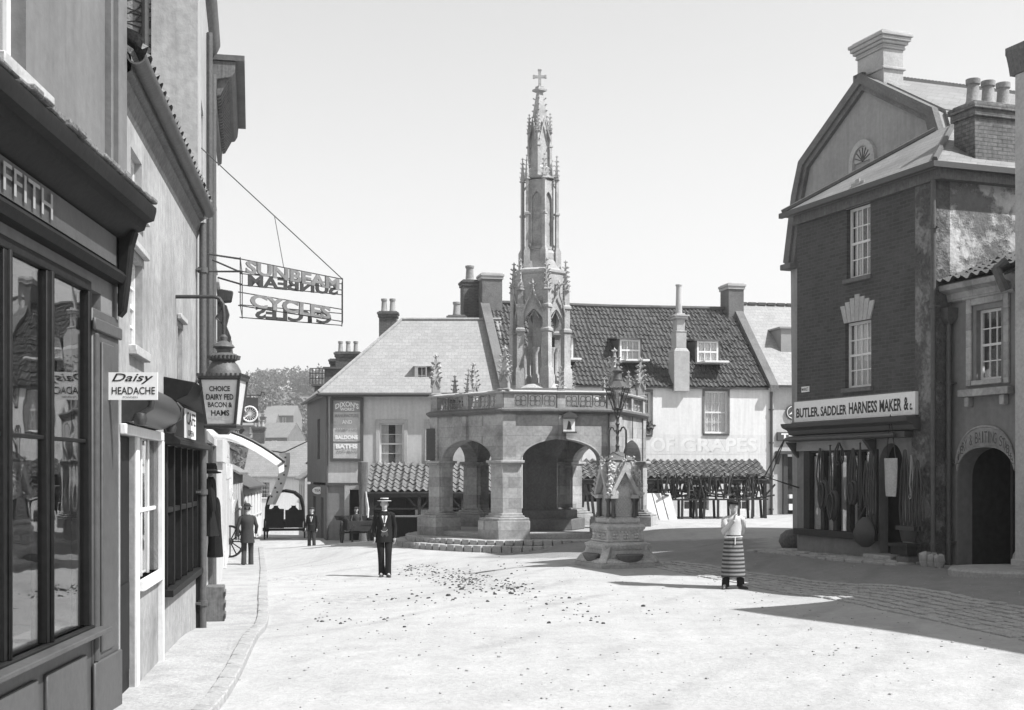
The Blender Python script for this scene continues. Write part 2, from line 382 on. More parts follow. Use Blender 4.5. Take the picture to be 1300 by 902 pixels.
# ---------------------------------------------------------------- shared building parts
def window(par, x0, x1, z0, z1, y=.12, cols=2, rows=4, fm='wpaint', fw=.05, bw=.022, sill=True, sm='stone_pale', curtain=0, inward=1, sash=True, name='window'):
    """sash window: frame with glazing bars > pane, sill, curtain"""
    m = MB(); d = .05
    m.box(x0, x0+fw, y, y+d, z0, z1); m.box(x1-fw, x1, y, y+d, z0, z1)
    m.box(x0+fw, x1-fw, y, y+d, z1-fw, z1); m.box(x0+fw, x1-fw, y, y+d, z0, z0+fw)
    zm = (z0+z1)/2
    if sash: m.box(x0+fw, x1-fw, y+.004, y+d-.004, zm-fw*.45, zm+fw*.45)
    for i in range(1, cols):
        xx = x0+fw+(x1-x0-2*fw)*i/cols; m.box(xx-bw/2, xx+bw/2, y+.01, y+d-.012, z0+fw, z1-fw)
    for j in range(1, rows):
        if sash and rows % 2 == 0 and j == rows//2: continue
        zz = z0+fw+(z1-z0-2*fw)*j/rows; m.box(x0+fw, x1-fw, y+.012, y+d-.014, zz-bw/2, zz+bw/2)
    o = m.build(name, M[fm], par)
    g = MB(); g.box(x0+fw*.5, x1-fw*.5, y+d*.5, y+d*.5+.004, z0+fw*.5, z1-fw*.5); g.build('pane', M['glass'], o)
    if sill:
        s_ = MB(); s_.box(x0-.07, x1+.07, -.07, y+.03, z0-.09, z0-.002); s_.build('sill', M[sm], o, bevel=.008)
    if curtain:
        c = MB(); n = 26; yy = y+d+.03
        if curtain == 1:      # half blind + side curtains
            segs = [(x0+fw, x0+(x1-x0)*.36), (x1-(x1-x0)*.36, x1-fw)]
        else: segs = [(x0+fw, x1-fw)]
        for (a, b) in segs:
            pts = [(a+(b-a)*i/n, yy+.018*math.sin(i*1.9)) for i in range(n+1)]
            c.add([(p, q, z0+fw) for p, q in pts]+[(p, q, z1-fw) for p, q in pts], [(i, i+1, n+2+i, n+1+i) for i in range(n)])
        c.build('curtain', M['cloth'], o)
    return o
def pantiles(mb, o, u, L, v, Sl, tw=.26, cr=.32, amp=.035, mi=0, sag=0):
    o = Vector(o); u = Vector(u).normalized(); v = Vector(v).normalized(); n = u.cross(v)
    if n.z < 0: n = -n
    nu = max(2, int(round(L/tw)))*8; nc = max(1, int(round(Sl/cr))); vs = []; fs = []; rows = []
    for c in range(nc):
        for e in (0, 1): rows.append((c, e))
    rr = random.Random(int(L*100)); jit = [[rr.uniform(-.02,.02) for _ in range(nu//8+1)] for _ in range(nc)]
    for c, e in rows:
        t = (c+e)*Sl/nc
        for i in range(nu+1):
            s_ = i*L/nu; ph = (i % 8)/8
            h = amp*math.cos(2*math.pi*ph) + (.04 if e == 0 else 0.0) + jit[c][i//8]
            p = o+u*s_+v*(t-(.02 if e == 0 else 0)+jit[c][i//8])+n*(h+.04)
            p.z -= sag*math.sin(math.pi*s_/L)
            vs.append(p)
    k = nu+1
    for r in range(len(rows)-1):
        for i in range(nu): fs.append((r*k+i, r*k+i+1, (r+1)*k+i+1, (r+1)*k+i))
    mb.add(vs, fs, mi)
    # underside slab so the roof has thickness
    a = o-n*.06; b = o+u*L-n*.06; c_ = o+u*L+v*Sl-n*.06; d = o+v*Sl-n*.06
    e = n*.05
    mb.add([a, b, c_, d, a+e, b+e, c_+e, d+e], [(0,3,2,1),(4,5,6,7),(0,1,5,4),(1,2,6,5),(2,3,7,6),(3,0,4,7)], mi)
def chimney(par, x, y, z0, z1, wx, wy, mt='brickc', pots=2, ph=.55, pr=.13, along='x', capm=None, name='chimney', wide=True):
    m = MB(); hx, hy = wx/2, wy/2
    m.box(x-hx, x+hx, y-hy, y+hy, z0, z1-.3)
    m.box(x-hx-.05, x+hx+.05, y-hy-.05, y+hy+.05, z1-.3, z1-.16, 1 if capm else 0)
    m.box(x-hx-.09, x+hx+.09, y-hy-.09, y+hy+.09, z1-.16, z1-.05, 1 if capm else 0)
    m.box(x-hx-.02, x+hx+.02, y-hy-.02, y+hy+.02, z1-.05, z1, 1 if capm else 0)
    c = m.build(name, [M[mt], M[capm or mt]], par, bevel=.012)
    for i in range(pots):
        t = (i+.5)/pots-.5
        px, py = (x+t*wx*.95, y) if along == 'x' else (x, y+t*wy*.95)
        q = MB(); q.lathe([(pr*1.1, 0), (pr*1.1, .06), (pr, .08), (pr*.85, ph-.12), (pr*1.05, ph-.1), (pr*1.08, ph), (pr*.8, ph), (pr*.8, ph-.2)], 14, (px, py, z1))
        q.build('chimney_pot', M['pot'], c)
    return c
def drainpipe(par, x, z0, z1, y=-.07, r=.045, mt='irong', hop=False):
    m = MB(); m.tube([(x, y, z0), (x, y, z1)], r, 10)
    k = z0+.4
    while k < z1: m.tube([(x, y, k), (x, y, k+.07)], r*1.35, 10); m.box(x-r*2, x+r*2, y+.02, y-y*.9, k+.02, k+.05); k += 1.5
    if hop: m.sq([(r*1.2, z1), (r*2.4, z1+.12), (r*2.6, z1+.3), (r*2.2, z1+.3)], (x, y, 0))
    return m.build('drainpipe', M[mt], par)
# ---------------------------------------------------------------- ground
GS = np.array([(-3,8,.0),(-3,14,-.05),(-4.2,20,-.2),(0,12,-.02),(5,12,.05),(12,12,.2),(-2.9,29.5,-.37),(-7.7,37.7,-.70),(-8.6,53,-1.12),(-9.5,65,-1.35),
    (-12.5,72,-1.6),(-3.2,40.5,-.3),(-.2,37.0,-.33),(2.2,37.2,.0),(5.4,41.5,.27),(2.3,28.4,-.07),(4,23.6,-.12),(1,20,-.08),(8,24.6,.25),(6.4,29.2,.25),
    (9,21,.3),(12,34,.3),(7,48,.1),(8,57,.05),(-1,55,-.35),(-8,56,-.92),(14,58,.1),(20,66,.1),(0,50,-.2),(20,40,.35),(-14,40,-.8),(-20,60,-1.6),(0,0,0),(-8,12,0),(-12,26,-.4),(20,20,.4)])
def gz(x, y):
    x = np.asarray(x, float); y = np.asarray(y, float)
    yy = np.minimum(y, 75)
    d = (x[..., None]-GS[:,0])**2 + ((yy[..., None]-GS[:,1])*.8)**2 + 1.6
    wt = d**-2.0
    z = (wt*GS[:,2]).sum(-1)/wt.sum(-1)
    far = np.clip(y-72, 0, 130)*-.042
    t = np.clip((y-235)/430, 0, 1)
    hill = t*t*(3-2*t)*50 + np.clip(y-665, 0, 600)*.01
    hill = hill*(1+.10*np.sin(x*.013+1)+.05*np.sin(x*.031+y*.01))
    return z+far+hill
def G(x, y): return float(gz(np.array([x]), np.array([y]))[0])
def gp(px, py, H=None):       # point on the ground seen at this pixel
    D = 20.
    for _ in range(40):
        x = (px-650)/FPX*D; D = D*.5+.5*(EYE-G(x, D))*FPX/(py-600)
    return ((px-650)/FPX*D, D)
xs = np.unique(np.concatenate([np.arange(-16, 22, .4), np.arange(-60, 60, 4), np.arange(-1500, 1501, 60)]))
ys = np.unique(np.concatenate([np.arange(-4, 72, .4), np.arange(72, 240, 4), np.arange(240, 1000, 14), np.array([-600,-300,-100,-40,-20,-10,1200,1600,2200,3000,4000.])]))
XX, YY = np.meshgrid(xs, ys); ZZ = gz(XX, YY)
m = MB(); nx = len(xs)
m.v = list(zip(XX.ravel().tolist(), YY.ravel().tolist(), ZZ.ravel().tolist()))
m.f = [(j*nx+i, j*nx+i+1, (j+1)*nx+i+1, (j+1)*nx+i) for j in range(len(ys)-1) for i in range(nx-1)]; m.mi = [0]*len(m.f)
gm = bpy.data.materials.new('dusty_road'); gm.use_nodes = True
def ground_nodes(mt):
    n = mt.node_tree.nodes; l = mt.node_tree.links; b = n['Principled BSDF']; b.inputs['Roughness'].default_value = .95; b.inputs['Specular IOR Level'].default_value = .1
    tc = n.new('ShaderNodeTexCoord'); 
    def noise(sc, det, rot=0, stretch=(1,1,1), ro=.6):
        mp = n.new('ShaderNodeMapping'); mp.inputs['Rotation'].default_value = (0,0,rot); mp.inputs['Scale'].default_value = stretch
        q = n.new('ShaderNodeTexNoise'); q.inputs['Scale'].default_value = sc; q.inputs['Detail'].default_value = det; q.inputs['Roughness'].default_value = ro
        l.new(tc.outputs['Object'], mp.inputs[0]); l.new(mp.outputs[0], q.inputs[0]); return q.outputs[0]
    def mad(a, k, c, clamp=False):
        q = n.new('ShaderNodeMath'); q.operation = 'MULTIPLY_ADD'; q.use_clamp = clamp; l.new(a, q.inputs[0]); q.inputs[1].default_value = k; q.inputs[2].default_value = c; return q.outputs[0]
    def mul(a, c):
        q = n.new('ShaderNodeMath'); q.operation = 'MULTIPLY'; l.new(a, q.inputs[0]); l.new(c, q.inputs[1]); return q.outputs[0]
    fine = noise(14, 10); big = noise(.35, 5); tracks = noise(1.0, 6, R(22), (3.2, .16, 1)); grit = noise(60, 3, ro=.8)
    mid = noise(2.2, 8, 0, (1,1,1), .7)
    a = mad(fine, .4, .8); c = mad(big, .35, .83); d = mad(tracks, .22, .89); e = mad(mid, .45, .78)
    mp = n.new('ShaderNodeMapping'); mp.inputs['Rotation'].default_value = (0,0,R(24)); l.new(tc.outputs['Object'], mp.inputs[0])
    wv = n.new('ShaderNodeTexWave'); wv.inputs['Scale'].default_value = .22; wv.inputs['Distortion'].default_value = 5; wv.inputs['Detail'].default_value = 4; wv.inputs['Detail Scale'].default_value = .35
    l.new(mp.outputs[0], wv.inputs[0]); ruts = mad(wv.outputs[1], 6, -5.0, True); brk = mad(noise(.5, 4, 1.0), 4, -1.6, True); rr_ = mul(ruts, brk); rut = mad(rr_, -.16, 1)
    patch = mad(noise(.8, 9, 2.0, ro=.75), 6, -3.3, True); damp = mad(patch, -.13, 1)
    g = mul(mul(mul(mul(a, c), mul(d, e)), mad(grit, .3, .85)), mul(rut, damp))
    def attr(nm):
        q = n.new('ShaderNodeAttribute'); q.attribute_name = nm; return q.outputs['Fac']
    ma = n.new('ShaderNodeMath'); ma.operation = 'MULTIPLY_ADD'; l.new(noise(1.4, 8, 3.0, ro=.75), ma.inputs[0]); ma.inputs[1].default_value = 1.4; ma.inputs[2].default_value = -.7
    mb_ = n.new('ShaderNodeMath'); mb_.operation = 'ADD'; l.new(attr('metalled_shade'), mb_.inputs[0]); l.new(ma.outputs[0], mb_.inputs[1])
    met_shade = mad(mb_.outputs[0], 2.2, -.6, True); g = mul(g, mad(met_shade, -.38, 1))
    dn = mul(attr('dung'), mad(noise(5, 10, 4.0, ro=.8), 7, -3.4, True)); g = mul(g, mad(dn, -.5, 1))
    # grass beyond the town: hill fields
    sx = n.new('ShaderNodeSeparateXYZ'); l.new(tc.outputs['Object'], sx.inputs[0])
    hill = mad(sx.outputs[1], .02, -4.4, True)
    fields = n.new('ShaderNodeTexVoronoi'); fields.inputs['Scale'].default_value = .016; l.new(tc.outputs['Object'], fields.inputs[0])
    fb = n.new('ShaderNodeRGBToBW'); l.new(fields.outputs['Color'], fb.inputs[0]); fv = mad(fb.outputs[0], .16, .10)
    rv = mad(g, .35, 0)
    mx = n.new('ShaderNodeMix'); mx.data_type = 'FLOAT'; l.new(hill, mx.inputs[0]); l.new(rv, mx.inputs[2]); l.new(fv, mx.inputs[3])
    cb = n.new('ShaderNodeCombineColor')
    for i in range(3): l.new(mx.outputs[0], cb.inputs[i])
    l.new(cb.outputs[0], b.inputs['Base Color'])
    bp = n.new('ShaderNodeBump'); bp.inputs['Strength'].default_value = .6; bp.inputs['Distance'].default_value = .03
    s_ = n.new('ShaderNodeMath'); s_.operation = 'ADD'; l.new(mid, s_.inputs[0]); l.new(fine, s_.inputs[1]); l.new(s_.outputs[0], bp.inputs['Height']); l.new(bp.outputs[0], b.inputs['Normal'])
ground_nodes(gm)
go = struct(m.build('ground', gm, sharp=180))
# ground tones: the darker carriageway by the saddler with building shadow painted into it, and a trodden smear of dung across the square
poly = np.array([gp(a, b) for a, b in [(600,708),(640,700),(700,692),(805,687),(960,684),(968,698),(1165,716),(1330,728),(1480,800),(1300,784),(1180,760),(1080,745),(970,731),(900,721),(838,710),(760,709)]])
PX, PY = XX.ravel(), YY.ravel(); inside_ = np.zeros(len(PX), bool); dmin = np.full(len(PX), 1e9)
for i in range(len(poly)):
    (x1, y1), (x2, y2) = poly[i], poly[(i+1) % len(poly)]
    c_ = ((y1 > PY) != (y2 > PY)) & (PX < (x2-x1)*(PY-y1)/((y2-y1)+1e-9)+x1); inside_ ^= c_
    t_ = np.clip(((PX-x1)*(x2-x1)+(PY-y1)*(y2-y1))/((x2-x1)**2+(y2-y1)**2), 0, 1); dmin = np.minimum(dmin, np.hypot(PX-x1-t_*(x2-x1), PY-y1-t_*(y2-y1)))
sd_ = np.where(inside_, dmin, -dmin); a_ = go.data.attributes.new('metalled_shade', 'FLOAT', 'POINT'); a_.data.foreach_set('value', np.clip(.5+sd_/1.2, 0, 1).astype(np.float32))
dg_ = np.zeros(len(PX))
for a, b, r__ in [(520,722,1.2),(560,729,1.3),(600,736,1.3),(640,744,1.2),(690,758,.9),(450,760,1.0),(380,735,1.2)]:
    x1, y1 = gp(a, b); dg_ = np.maximum(dg_, np.exp(-((PX-x1)**2+(PY-y1)**2)/(r__**2)))
a_ = go.data.attributes.new('dung', 'FLOAT', 'POINT'); a_.data.foreach_set('value', dg_.astype(np.float32))

def strip(name, path, width, mt, dz=.012, kind='structure', step=.3, thick=0):
    """a band of paving following the ground along a path of (x,y)"""
    pts = [Vector((a, b, 0)) for a, b in path]; out = []
    for i in range(len(pts)-1):
        k = max(1, int((pts[i+1]-pts[i]).length/step))
        for j in range(k): out.append(pts[i].lerp(pts[i+1], j/k))
    out.append(pts[-1]); m = MB(); K = 5
    ws = width if callable(width) else (lambda t: width)
    vs = []
    for i, p in enumerate(out):
        d = (out[min(i+1,len(out)-1)]-out[max(i-1,0)]).normalized(); n_ = Vector((-d.y, d.x, 0)); t = i/(len(out)-1)
        for j in range(K):
            q = p+n_*(j/(K-1)-.5)*ws(t); vs.append((q.x, q.y, G(q.x, q.y)+dz))
    m.add(vs, [(i*K+j+1, i*K+j, (i+1)*K+j, (i+1)*K+j+1) for i in range(len(out)-1) for j in range(K-1)])
    o = m.build(name, mt, sharp=180); return struct(o, kind) if kind else o
def setts(name, path, width, size=(.16,.13), hgt=.035, mt='cobble', seed=3, gap=.015, kind='structure', round_=True):
    """band of individually laid stones, one mesh"""
    r = random.Random(seed); m = MB(); pts = [Vector((a, b, 0)) for a, b in path]
    lens = [(pts[i+1]-pts[i]).length for i in range(len(pts)-1)]; tot = sum(lens); s_ = 0
    while s_ < tot:
        k = 0; q = s_
        while k < len(lens)-1 and q > lens[k]: q -= lens[k]; k += 1
        d = (pts[k+1]-pts[k]).normalized(); nn = Vector((-d.y, d.x, 0)); c0 = pts[k]+d*q
        ww = width(s_/tot) if callable(width) else width
        rows = max(1, int(ww/size[1])); off = r.uniform(-.05, .05)
        for j in range(rows):
            if r.random() < .02: continue
            lx = size[0]*r.uniform(.8, 1.05)-gap; wy = ww/rows*r.uniform(.85, 1)-gap
            c = c0+nn*((j+.5)/rows-.5)*ww+d*(off+r.uniform(-.02,.02)); z = G(c.x, c.y); h = hgt*r.uniform(.5, 1.1); rz = r.uniform(-.12,.12)
            u = (d*math.cos(rz)+nn*math.sin(rz)); v = Vector((-u.y, u.x, 0)); vs = []
            for zz, sc in ((-.03, 1), (h*.6, 1), (h, .72)):
                for a, b in ((-1,-1),(1,-1),(1,1),(-1,1)):
                    p = c+u*a*lx/2*sc+v*b*wy/2*sc; vs.append((p.x, p.y, z+zz))
            m.add(vs, [(0,1,5,4),(1,2,6,5),(2,3,7,6),(3,0,4,7),(4,5,9,8),(5,6,10,9),(6,7,11,10),(7,4,8,11),(8,9,10,11)])
        s_ += size[0]
    o = m.build(name, M[mt], sharp=30); return struct(o, kind)
# paved gutter band crossing the square on the right and its branch in front of the saddler
setts('paved_gutter', [gp(838, 716), gp(900, 727), gp(970, 738), gp(1080, 752), gp(1180, 768), gp(1300, 793), gp(1420, 818)], lambda t: .95+.75*t, (.24,.17), .03, seed=5)
setts('saddler_footway', [gp(968, 700), gp(1040, 706), gp(1105, 713), gp(1160, 718)], .75, (.34,.22), .06, 'kerb', 9)
struct(strip('pavement', [(-2.75, 3), (-3.0, 8), (-3.2, 11.3), (-3.75, 15.5), (-4.25, 19), (-5.2, 24), (-7.1, 34), (-9.6, 46.5), (-13.2, 65)], 1.15, M['step'], .06))
kp = [(-2.15, 3), (-2.4, 8), (-2.6, 11.3), (-3.15, 15.5), (-3.65, 19), (-4.6, 24), (-6.5, 34), (-9.0, 46.5)]
def bez(pts, k=14):
    out = []; V_ = [Vector((a, b, 0)) for a, b in pts]; V_ = [V_[0]*2-V_[1]]+V_+[V_[-1]*2-V_[-2]]
    for i in range(1, len(V_)-2):
        for j in range(k):
            t = j/k; p0, p1, p2, p3 = V_[i-1:i+3]; out.append(.5*((2*p1)+(-p0+p2)*t+(2*p0-5*p1+4*p2-p3)*t*t+(-p0+3*p1-3*p2+p3)*t**3))
    return out
kq = bez(kp); m = MB(); rk = random.Random(6)
for i in range(len(kq)-1):
    a, b = kq[i], kq[i+1]; d = (b-a).normalized(); nn = Vector((-d.y, d.x, 0))*.085; a2 = a+d*.008; b2 = b-d*.008; h = .085+rk.uniform(-.008,.008); vs = []
    for zz in (-.1, h):
        for p in (a2-nn, b2-nn, b2+nn, a2+nn): vs.append((p.x, p.y, G(p.x, p.y)+zz))
    m.add(vs, [(0,3,2,1),(4,5,6,7),(0,1,5,4),(1,2,6,5),(2,3,7,6),(3,0,4,7)])
struct(m.build('pavement_kerb', M['kerb'], bevel=.012, sharp=30))
# flags along the front of the inn (lit forecourt)
# ---------------------------------------------------------------- LEFT ROW
# --- near shop with the dark painted front
A = Fr(-2.8-.0515*3, 3, -.0515, 1); LA = A.x(149.5)
t = thing('draper_shop', 'near shop at the left edge with a black painted shopfront and heavy cornice', 'shop', A.loc, A.rz)
zc = 4.05
wx = [(A.x(-600), A.x(-330)), (A.x(-20), A.x(50))]
m = MB()
ops = [(LA-1.9-3.0, LA-.55, .8, 3.42)]
m.wall(0, LA, -.3, 9.6, 0, .35, [(1.0, LA-.55, .8, 3.45), (A.x(-5), A.x(33), A.z(15, 86), 7.4), (.6, 1.8, 5.2, 7.4)])
m.wall(LA-.3, LA-.001, -.3, 9.6, 0, .35) if False else None
m.box(LA-.35, LA, .351, 6, -.3, 9.6); m.box(0, .35, .351, 6, -.3, 9.6); m.box(.351, LA-.351, 5.6, 6, -.3, 9.6)
m.build('wall', M['stucco'], t)
m = MB(); m.box(-.2, LA+.1, -.3, 6.2, 9.6, 9.75); m.box(.36, LA-.36, .36, 5.6, 4.3, 4.4); m.build('roof', M['slate'], t)
m = MB()     # corner strips of the upper wall
m.box(LA-.42, LA+.03, -.05, -.001, 4.22, 9.5); m.box(LA-.34, LA-.05, -.09, -.051, 4.22, 9.5)
m.build('corner_strip', M['stucco'], t)
window(t, A.x(-5), A.x(33), A.z(15, 86), 7.4, .1, 2, 4, fw=.08)
m = MB(); m.box(A.x(-7)-.1, A.x(50)+.02, -.1, -.002, A.z(15, 86)-.16, A.z(15, 86)-.02); m.build('window_sill', M['stone_pale'], t, bevel=.01)
m = MB()     # cornice built up of mouldings, wrapped round its end
prof = [(0,3.58),(-.10,3.58),(-.13,3.64),(-.10,3.68),(-.05,3.70),(-.05,3.96),(-.12,3.98),(-.16,4.03),(-.24,4.06),(-.26,4.12),(-.32,4.14),(-.34,4.22),(-.34,4.25),(0,4.30)]
m.extx(prof, 0, LA-.06); m.build('cornice', M['dpaint'], t)
m = MB(); m.box(.2, LA-.35, -.075, -.052, 3.71, 3.95); m.build('fascia_board', M['mpaint'], t)
m = MB()
text(m, 'FFITH', A.x(3), A.x(66), 3.735, 3.925, -.08, bold=.02); fa, fb = A.x(3, -.085), A.x(66, -.085); m = MB(); text(m, 'FFITH', fa, fb, 3.74, 3.915, -.08, bold=.005); dxl = fb-fa; text(m, 'GRI', fa-dxl*.66, fa-dxl*.07, 3.74, 3.915, -.08, bold=.005)
v0 = len(m.v); f0 = len(m.f); m.tr(Matrix.Translation((0,0,0)))
m2 = MB(); m2.v = [(a,b-.012,c) for a,b,c in m.v]; m2.f = list(m.f); m2.mi = list(m.mi)
m2.build('fascia_lettering', M['signg'], t)
m = MB(); r_ = random.Random(3); xx = .3     # scalloped lead-and-tile edge above the cornice
while xx < LA-.2:
    m.box(xx, xx+.17, -.35+r_.uniform(-.02,.02), -.05, 4.262+r_.uniform(0,.02), 4.30+r_.uniform(0,.025)); xx += .185
m.build('cornice_tiles', M['tile_old'], t, bevel=.012)
m = MB()     # end bracket
m.extx([(-.05,3.3),(-.1,3.36),(-.13,3.6),(-.16,3.9),(-.2,4.04),(-.05,4.06)], LA-.22, LA-.07); m.build('console_bracket', M['dpaint'], t, bevel=.015)
m = MB()     # pilasters at the end of the shop front
xa = A.x(113); 
m.box(xa, LA-.1, -.03, -.001, -.3, 3.3); m.box(xa+.22, LA-.3, -.05, -.031, .55, 3.05); m.box(xa-.03, LA-.08, -.06, -.0315, -.3, .5)
m.box(xa-.03, LA-.08, -.06, -.0315, 3.12, 3.22); m.tube([(xa+.06, -.035, .5),(xa+.06,-.035,3.1)], .03, 10)
m.build('pilaster', M['mpaint'], t, bevel=.01)
z0, z1 = .8, 3.42      # display window
m = MB()
for px_ in (0,): pass
gl = [1.0, A.x(-230), A.x(-80), A.x(2), A.x(56), A.x(109)]
m.box(1.0, xa, -.02, .12, z1, 3.5); m.box(1.0, xa, -.05, .12, z0-.1, z0)
m.box(A.x(110)-.0, xa+.02, -.02, .12, z0, z1)
for q in (A.x(57), A.x(2), A.x(-80), A.x(-230)):
    m.box(q, q+.17, -.015, .1, z0, z1); m.tube([(q+.085,-.02,z0),(q+.085,-.02,z1)], .022, 8)
zt = A.z(60, 556); m.box(1.0, xa, .005, .05, zt-.015, zt+.015)
o = m.build('shop_window', M['dpaint'], t, bevel=.006)
m = MB(); m.box(1.0, xa, .018, .024, z0, z1); m.build('pane', M['shopglass'], o)
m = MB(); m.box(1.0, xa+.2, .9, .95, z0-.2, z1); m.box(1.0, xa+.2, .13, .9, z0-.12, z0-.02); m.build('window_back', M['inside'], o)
m = MB(); m.box(1.0, xa, -.02, .1, -.3, z0-.1); 
for q in (1.2, 2.4, 3.6, 4.8, 6.0): m.box(q, min(q+1, xa-.1), -.05, -.021, .1, .6)
m.box(1.0, xa+.1, -.16, .0, z0-.06, z0-.02)
m.build('stall_riser', M['mpaint'], t, bevel=.008)
# notice hung out from the pilaster
sx0 = -3.30; D_ = 10.62; zs0 = EYE+(600-508)/FPX*D_; zs1 = EYE+(600-473)/FPX*D_; sx1 = (200-650)/FPX*D_
t = thing('headache_sign', 'white enamel sign for headache powders jutting from the near shopfront', 'sign', (sx0, D_, zs0))
w_ = sx1-sx0; h_ = zs1-zs0
m = MB(); m.box(0, w_, 0, .012, 0, h_); m.build('board', M['signw'], t)
m = MB()
text(m, 'Daisy', .03, w_*.92, h_*.58, h_*.96, -.002, bold=.012, shear=.35)
text(m, 'HEADACHE', .03, w_-.02, h_*.2, h_*.47, -.002, bold=.012)
text(m, 'POWDERS', w_*.3, w_*.6, h_*.06, h_*.13, -.002, bold=.0)
m.build('lettering', M['signd'], t)
m = MB(); m.box(-.05, .0, .0, .02, h_*.2, h_*.3); m.box(-.05, .0, .0, .02, h_*.7, h_*.8); m.build('bracket', M['iron'], t)

# --- low white house with two old shop windows
Bf = Fr(-3.355, 11.10, -.1415, 1); LB = Bf.x(250)
EB = 5.72
t = thing('tobacconist_house', 'low whitewashed house with long tiled eaves, hooded shop window and cafe front', 'house', Bf.loc, Bf.rz)
wins = [(Bf.x(165), Bf.x(181), 3.15, 3.98), (Bf.x(225.5), Bf.x(231.5), 3.0, 3.75), (Bf.x(166), Bf.x(180), 4.45, 4.95)]
cx0, cx1 = Bf.x(209), LB-.15
d0, d1, s0, s1 = .06, Bf.x(171), Bf.x(175), Bf.x(201)
m = MB(); m.wall(0, LB, -.4, EB, 0, .3, wins+[(d0, d1, -.4, 2.33), (s0, s1, .98, 2.33), (cx0, cx1, .72, 2.3)])
m.box(0, .3, .301, 5, -.4, EB); m.box(LB-.3, LB, .301, 5, -.4, EB); m.box(.3, LB-.3, 4.7, 5, -.4, EB)
m.build('wall', mat('mottled_limewash', .31, .13, 2, bump=.35, kind='paint', stain=.45), t)
for q in wins: window(t, *q, y=.07, cols=2, rows=4 if q[2] < 4.4 else 2, fw=.045, curtain=2 if q[2] < 4.4 else 0)
m = MB(); pantiles(m, (-.02, -.13, EB-.10), (1,0,0), LB+.0, (0, 2.6, 1.9), 3.3); 
m.add([(0,5,EB+1.8),(LB,5,EB+1.8),(LB,2.4,EB+1.95),(0,2.4,EB+1.95)], [(0,1,2,3)]); rf = m.build('roof', M['tile_old'], t)
m = MB(); gpth = []
for i in range(13):     # half-round gutter
    pass
n = 7; rg = .085
ring = [(-.15+rg*math.cos(math.pi+math.pi*i/n), EB-.16+rg*math.sin(math.pi+math.pi*i/n)) for i in range(n+1)]
ring2 = [(-.15+(rg-.012)*math.cos(2*math.pi-math.pi*i/n), EB-.155+(rg-.012)*math.sin(2*math.pi-math.pi*i/n)) for i in range(n+1)]
m.extx(ring+ring2, -.05, LB+.05); m.build('gutter', M['irong'], t)
m = MB(); m.add([(0,0,EB-.35),(LB,0,EB-.35),(LB,-.1,EB-.28),(0,-.1,EB-.28),(0,0,EB),(LB,0,EB),(LB,-.1,EB-.16),(0,-.1,EB-.16)], [(0,1,2,3),(4,7,6,5),(3,2,6,7)])
m.extx([(0,EB-.55),(-.04,EB-.45),(-.07,EB-.36),(0,EB-.35)], 0, LB); m.build('eaves_soffit', M['gwood'], t)
drainpipe(t, LB-.12, -.2, EB-.35, y=-.09, r=.05)
m = MB()       # ledge and little hood over the upper window
for q in wins[:2]: m = MB(); m.box(q[0]-.08, q[1]+.08, -.06, -.002, q[3]+.06, q[3]+.13); m.build('window_hood', M['stone_pale'], t, bevel=.01)
for q0 in (3.4, 4.3): pass
# window with the rolled hood
m = MB(); m.box(0.02, s1+.10, -.05, -.002, 2.33, 2.42); m.box(s1, s1+.12, -.05, .1, -.35, 2.33); m.box(d1+.02, s0+.0, -.02, .1, -.35, 2.33)
m.box(s0+.021, s1, -.06, .1, .88, .98)
for q in (.33, .66): m.box(s0+(s1-s0)*q, s0+(s1-s0)*q+.035, .03, .052, .98, 2.33)
m.box(s0, s1, .025, .055, 1.61, 1.65)
o = m.build('shop_window', M['wpaint'], t, bevel=.006)
m = MB(); m.box(s0, s1, .045, .05, .98, 2.33); m.build('pane', M['shopglass'], o)
m = MB(); m.box(0, s1+.2, .8, .84, -.3, 2.45); m.build('window_back', M['inside'], o)
m = MB(); m.box(d0, d1, .05, .1, -.3, 2.32); m.box(d0+.1, d1-.08, .035, .049, .2, 1.0); m.build('door', M['dpaint'], t)
m = MB()       # rolled blind hood : rounded black lead body
sec = []
for i in range(11):
    xx = .12+(s1-.42)*i/10; rr_ = 1.0 if 0 < i < 10 else .96
    sec.append([(xx, -.001-rr_*(.27*math.sin(a_)), 2.43+.19*rr_*(1-math.cos(a_))) for a_ in [math.pi*j/12 for j in range(13)]]+[(xx, -.0005, 2.43+.385*rr_)])
m.loft(sec); m.build('blind_hood', mat('black_hood_paint', .03, .15, 4, rough=.4, bump=.03, stain=.25, spec=.4), t)
m = MB()
for xx in (.12, s1-.28): 
    m = MB(); m.lathe([(.0,-.06),(.045,-.05),(.06,0),(.045,.05),(0,.06)], 12, (xx, -.16, 2.46)); m.tube([(xx,-.16,2.5),(xx,-.25,2.56),(xx,-.27,2.66),(xx,-.22,2.72)], [.02,.025,.02,.012], 8); m.build('scroll_ornament', M['iron'], t)
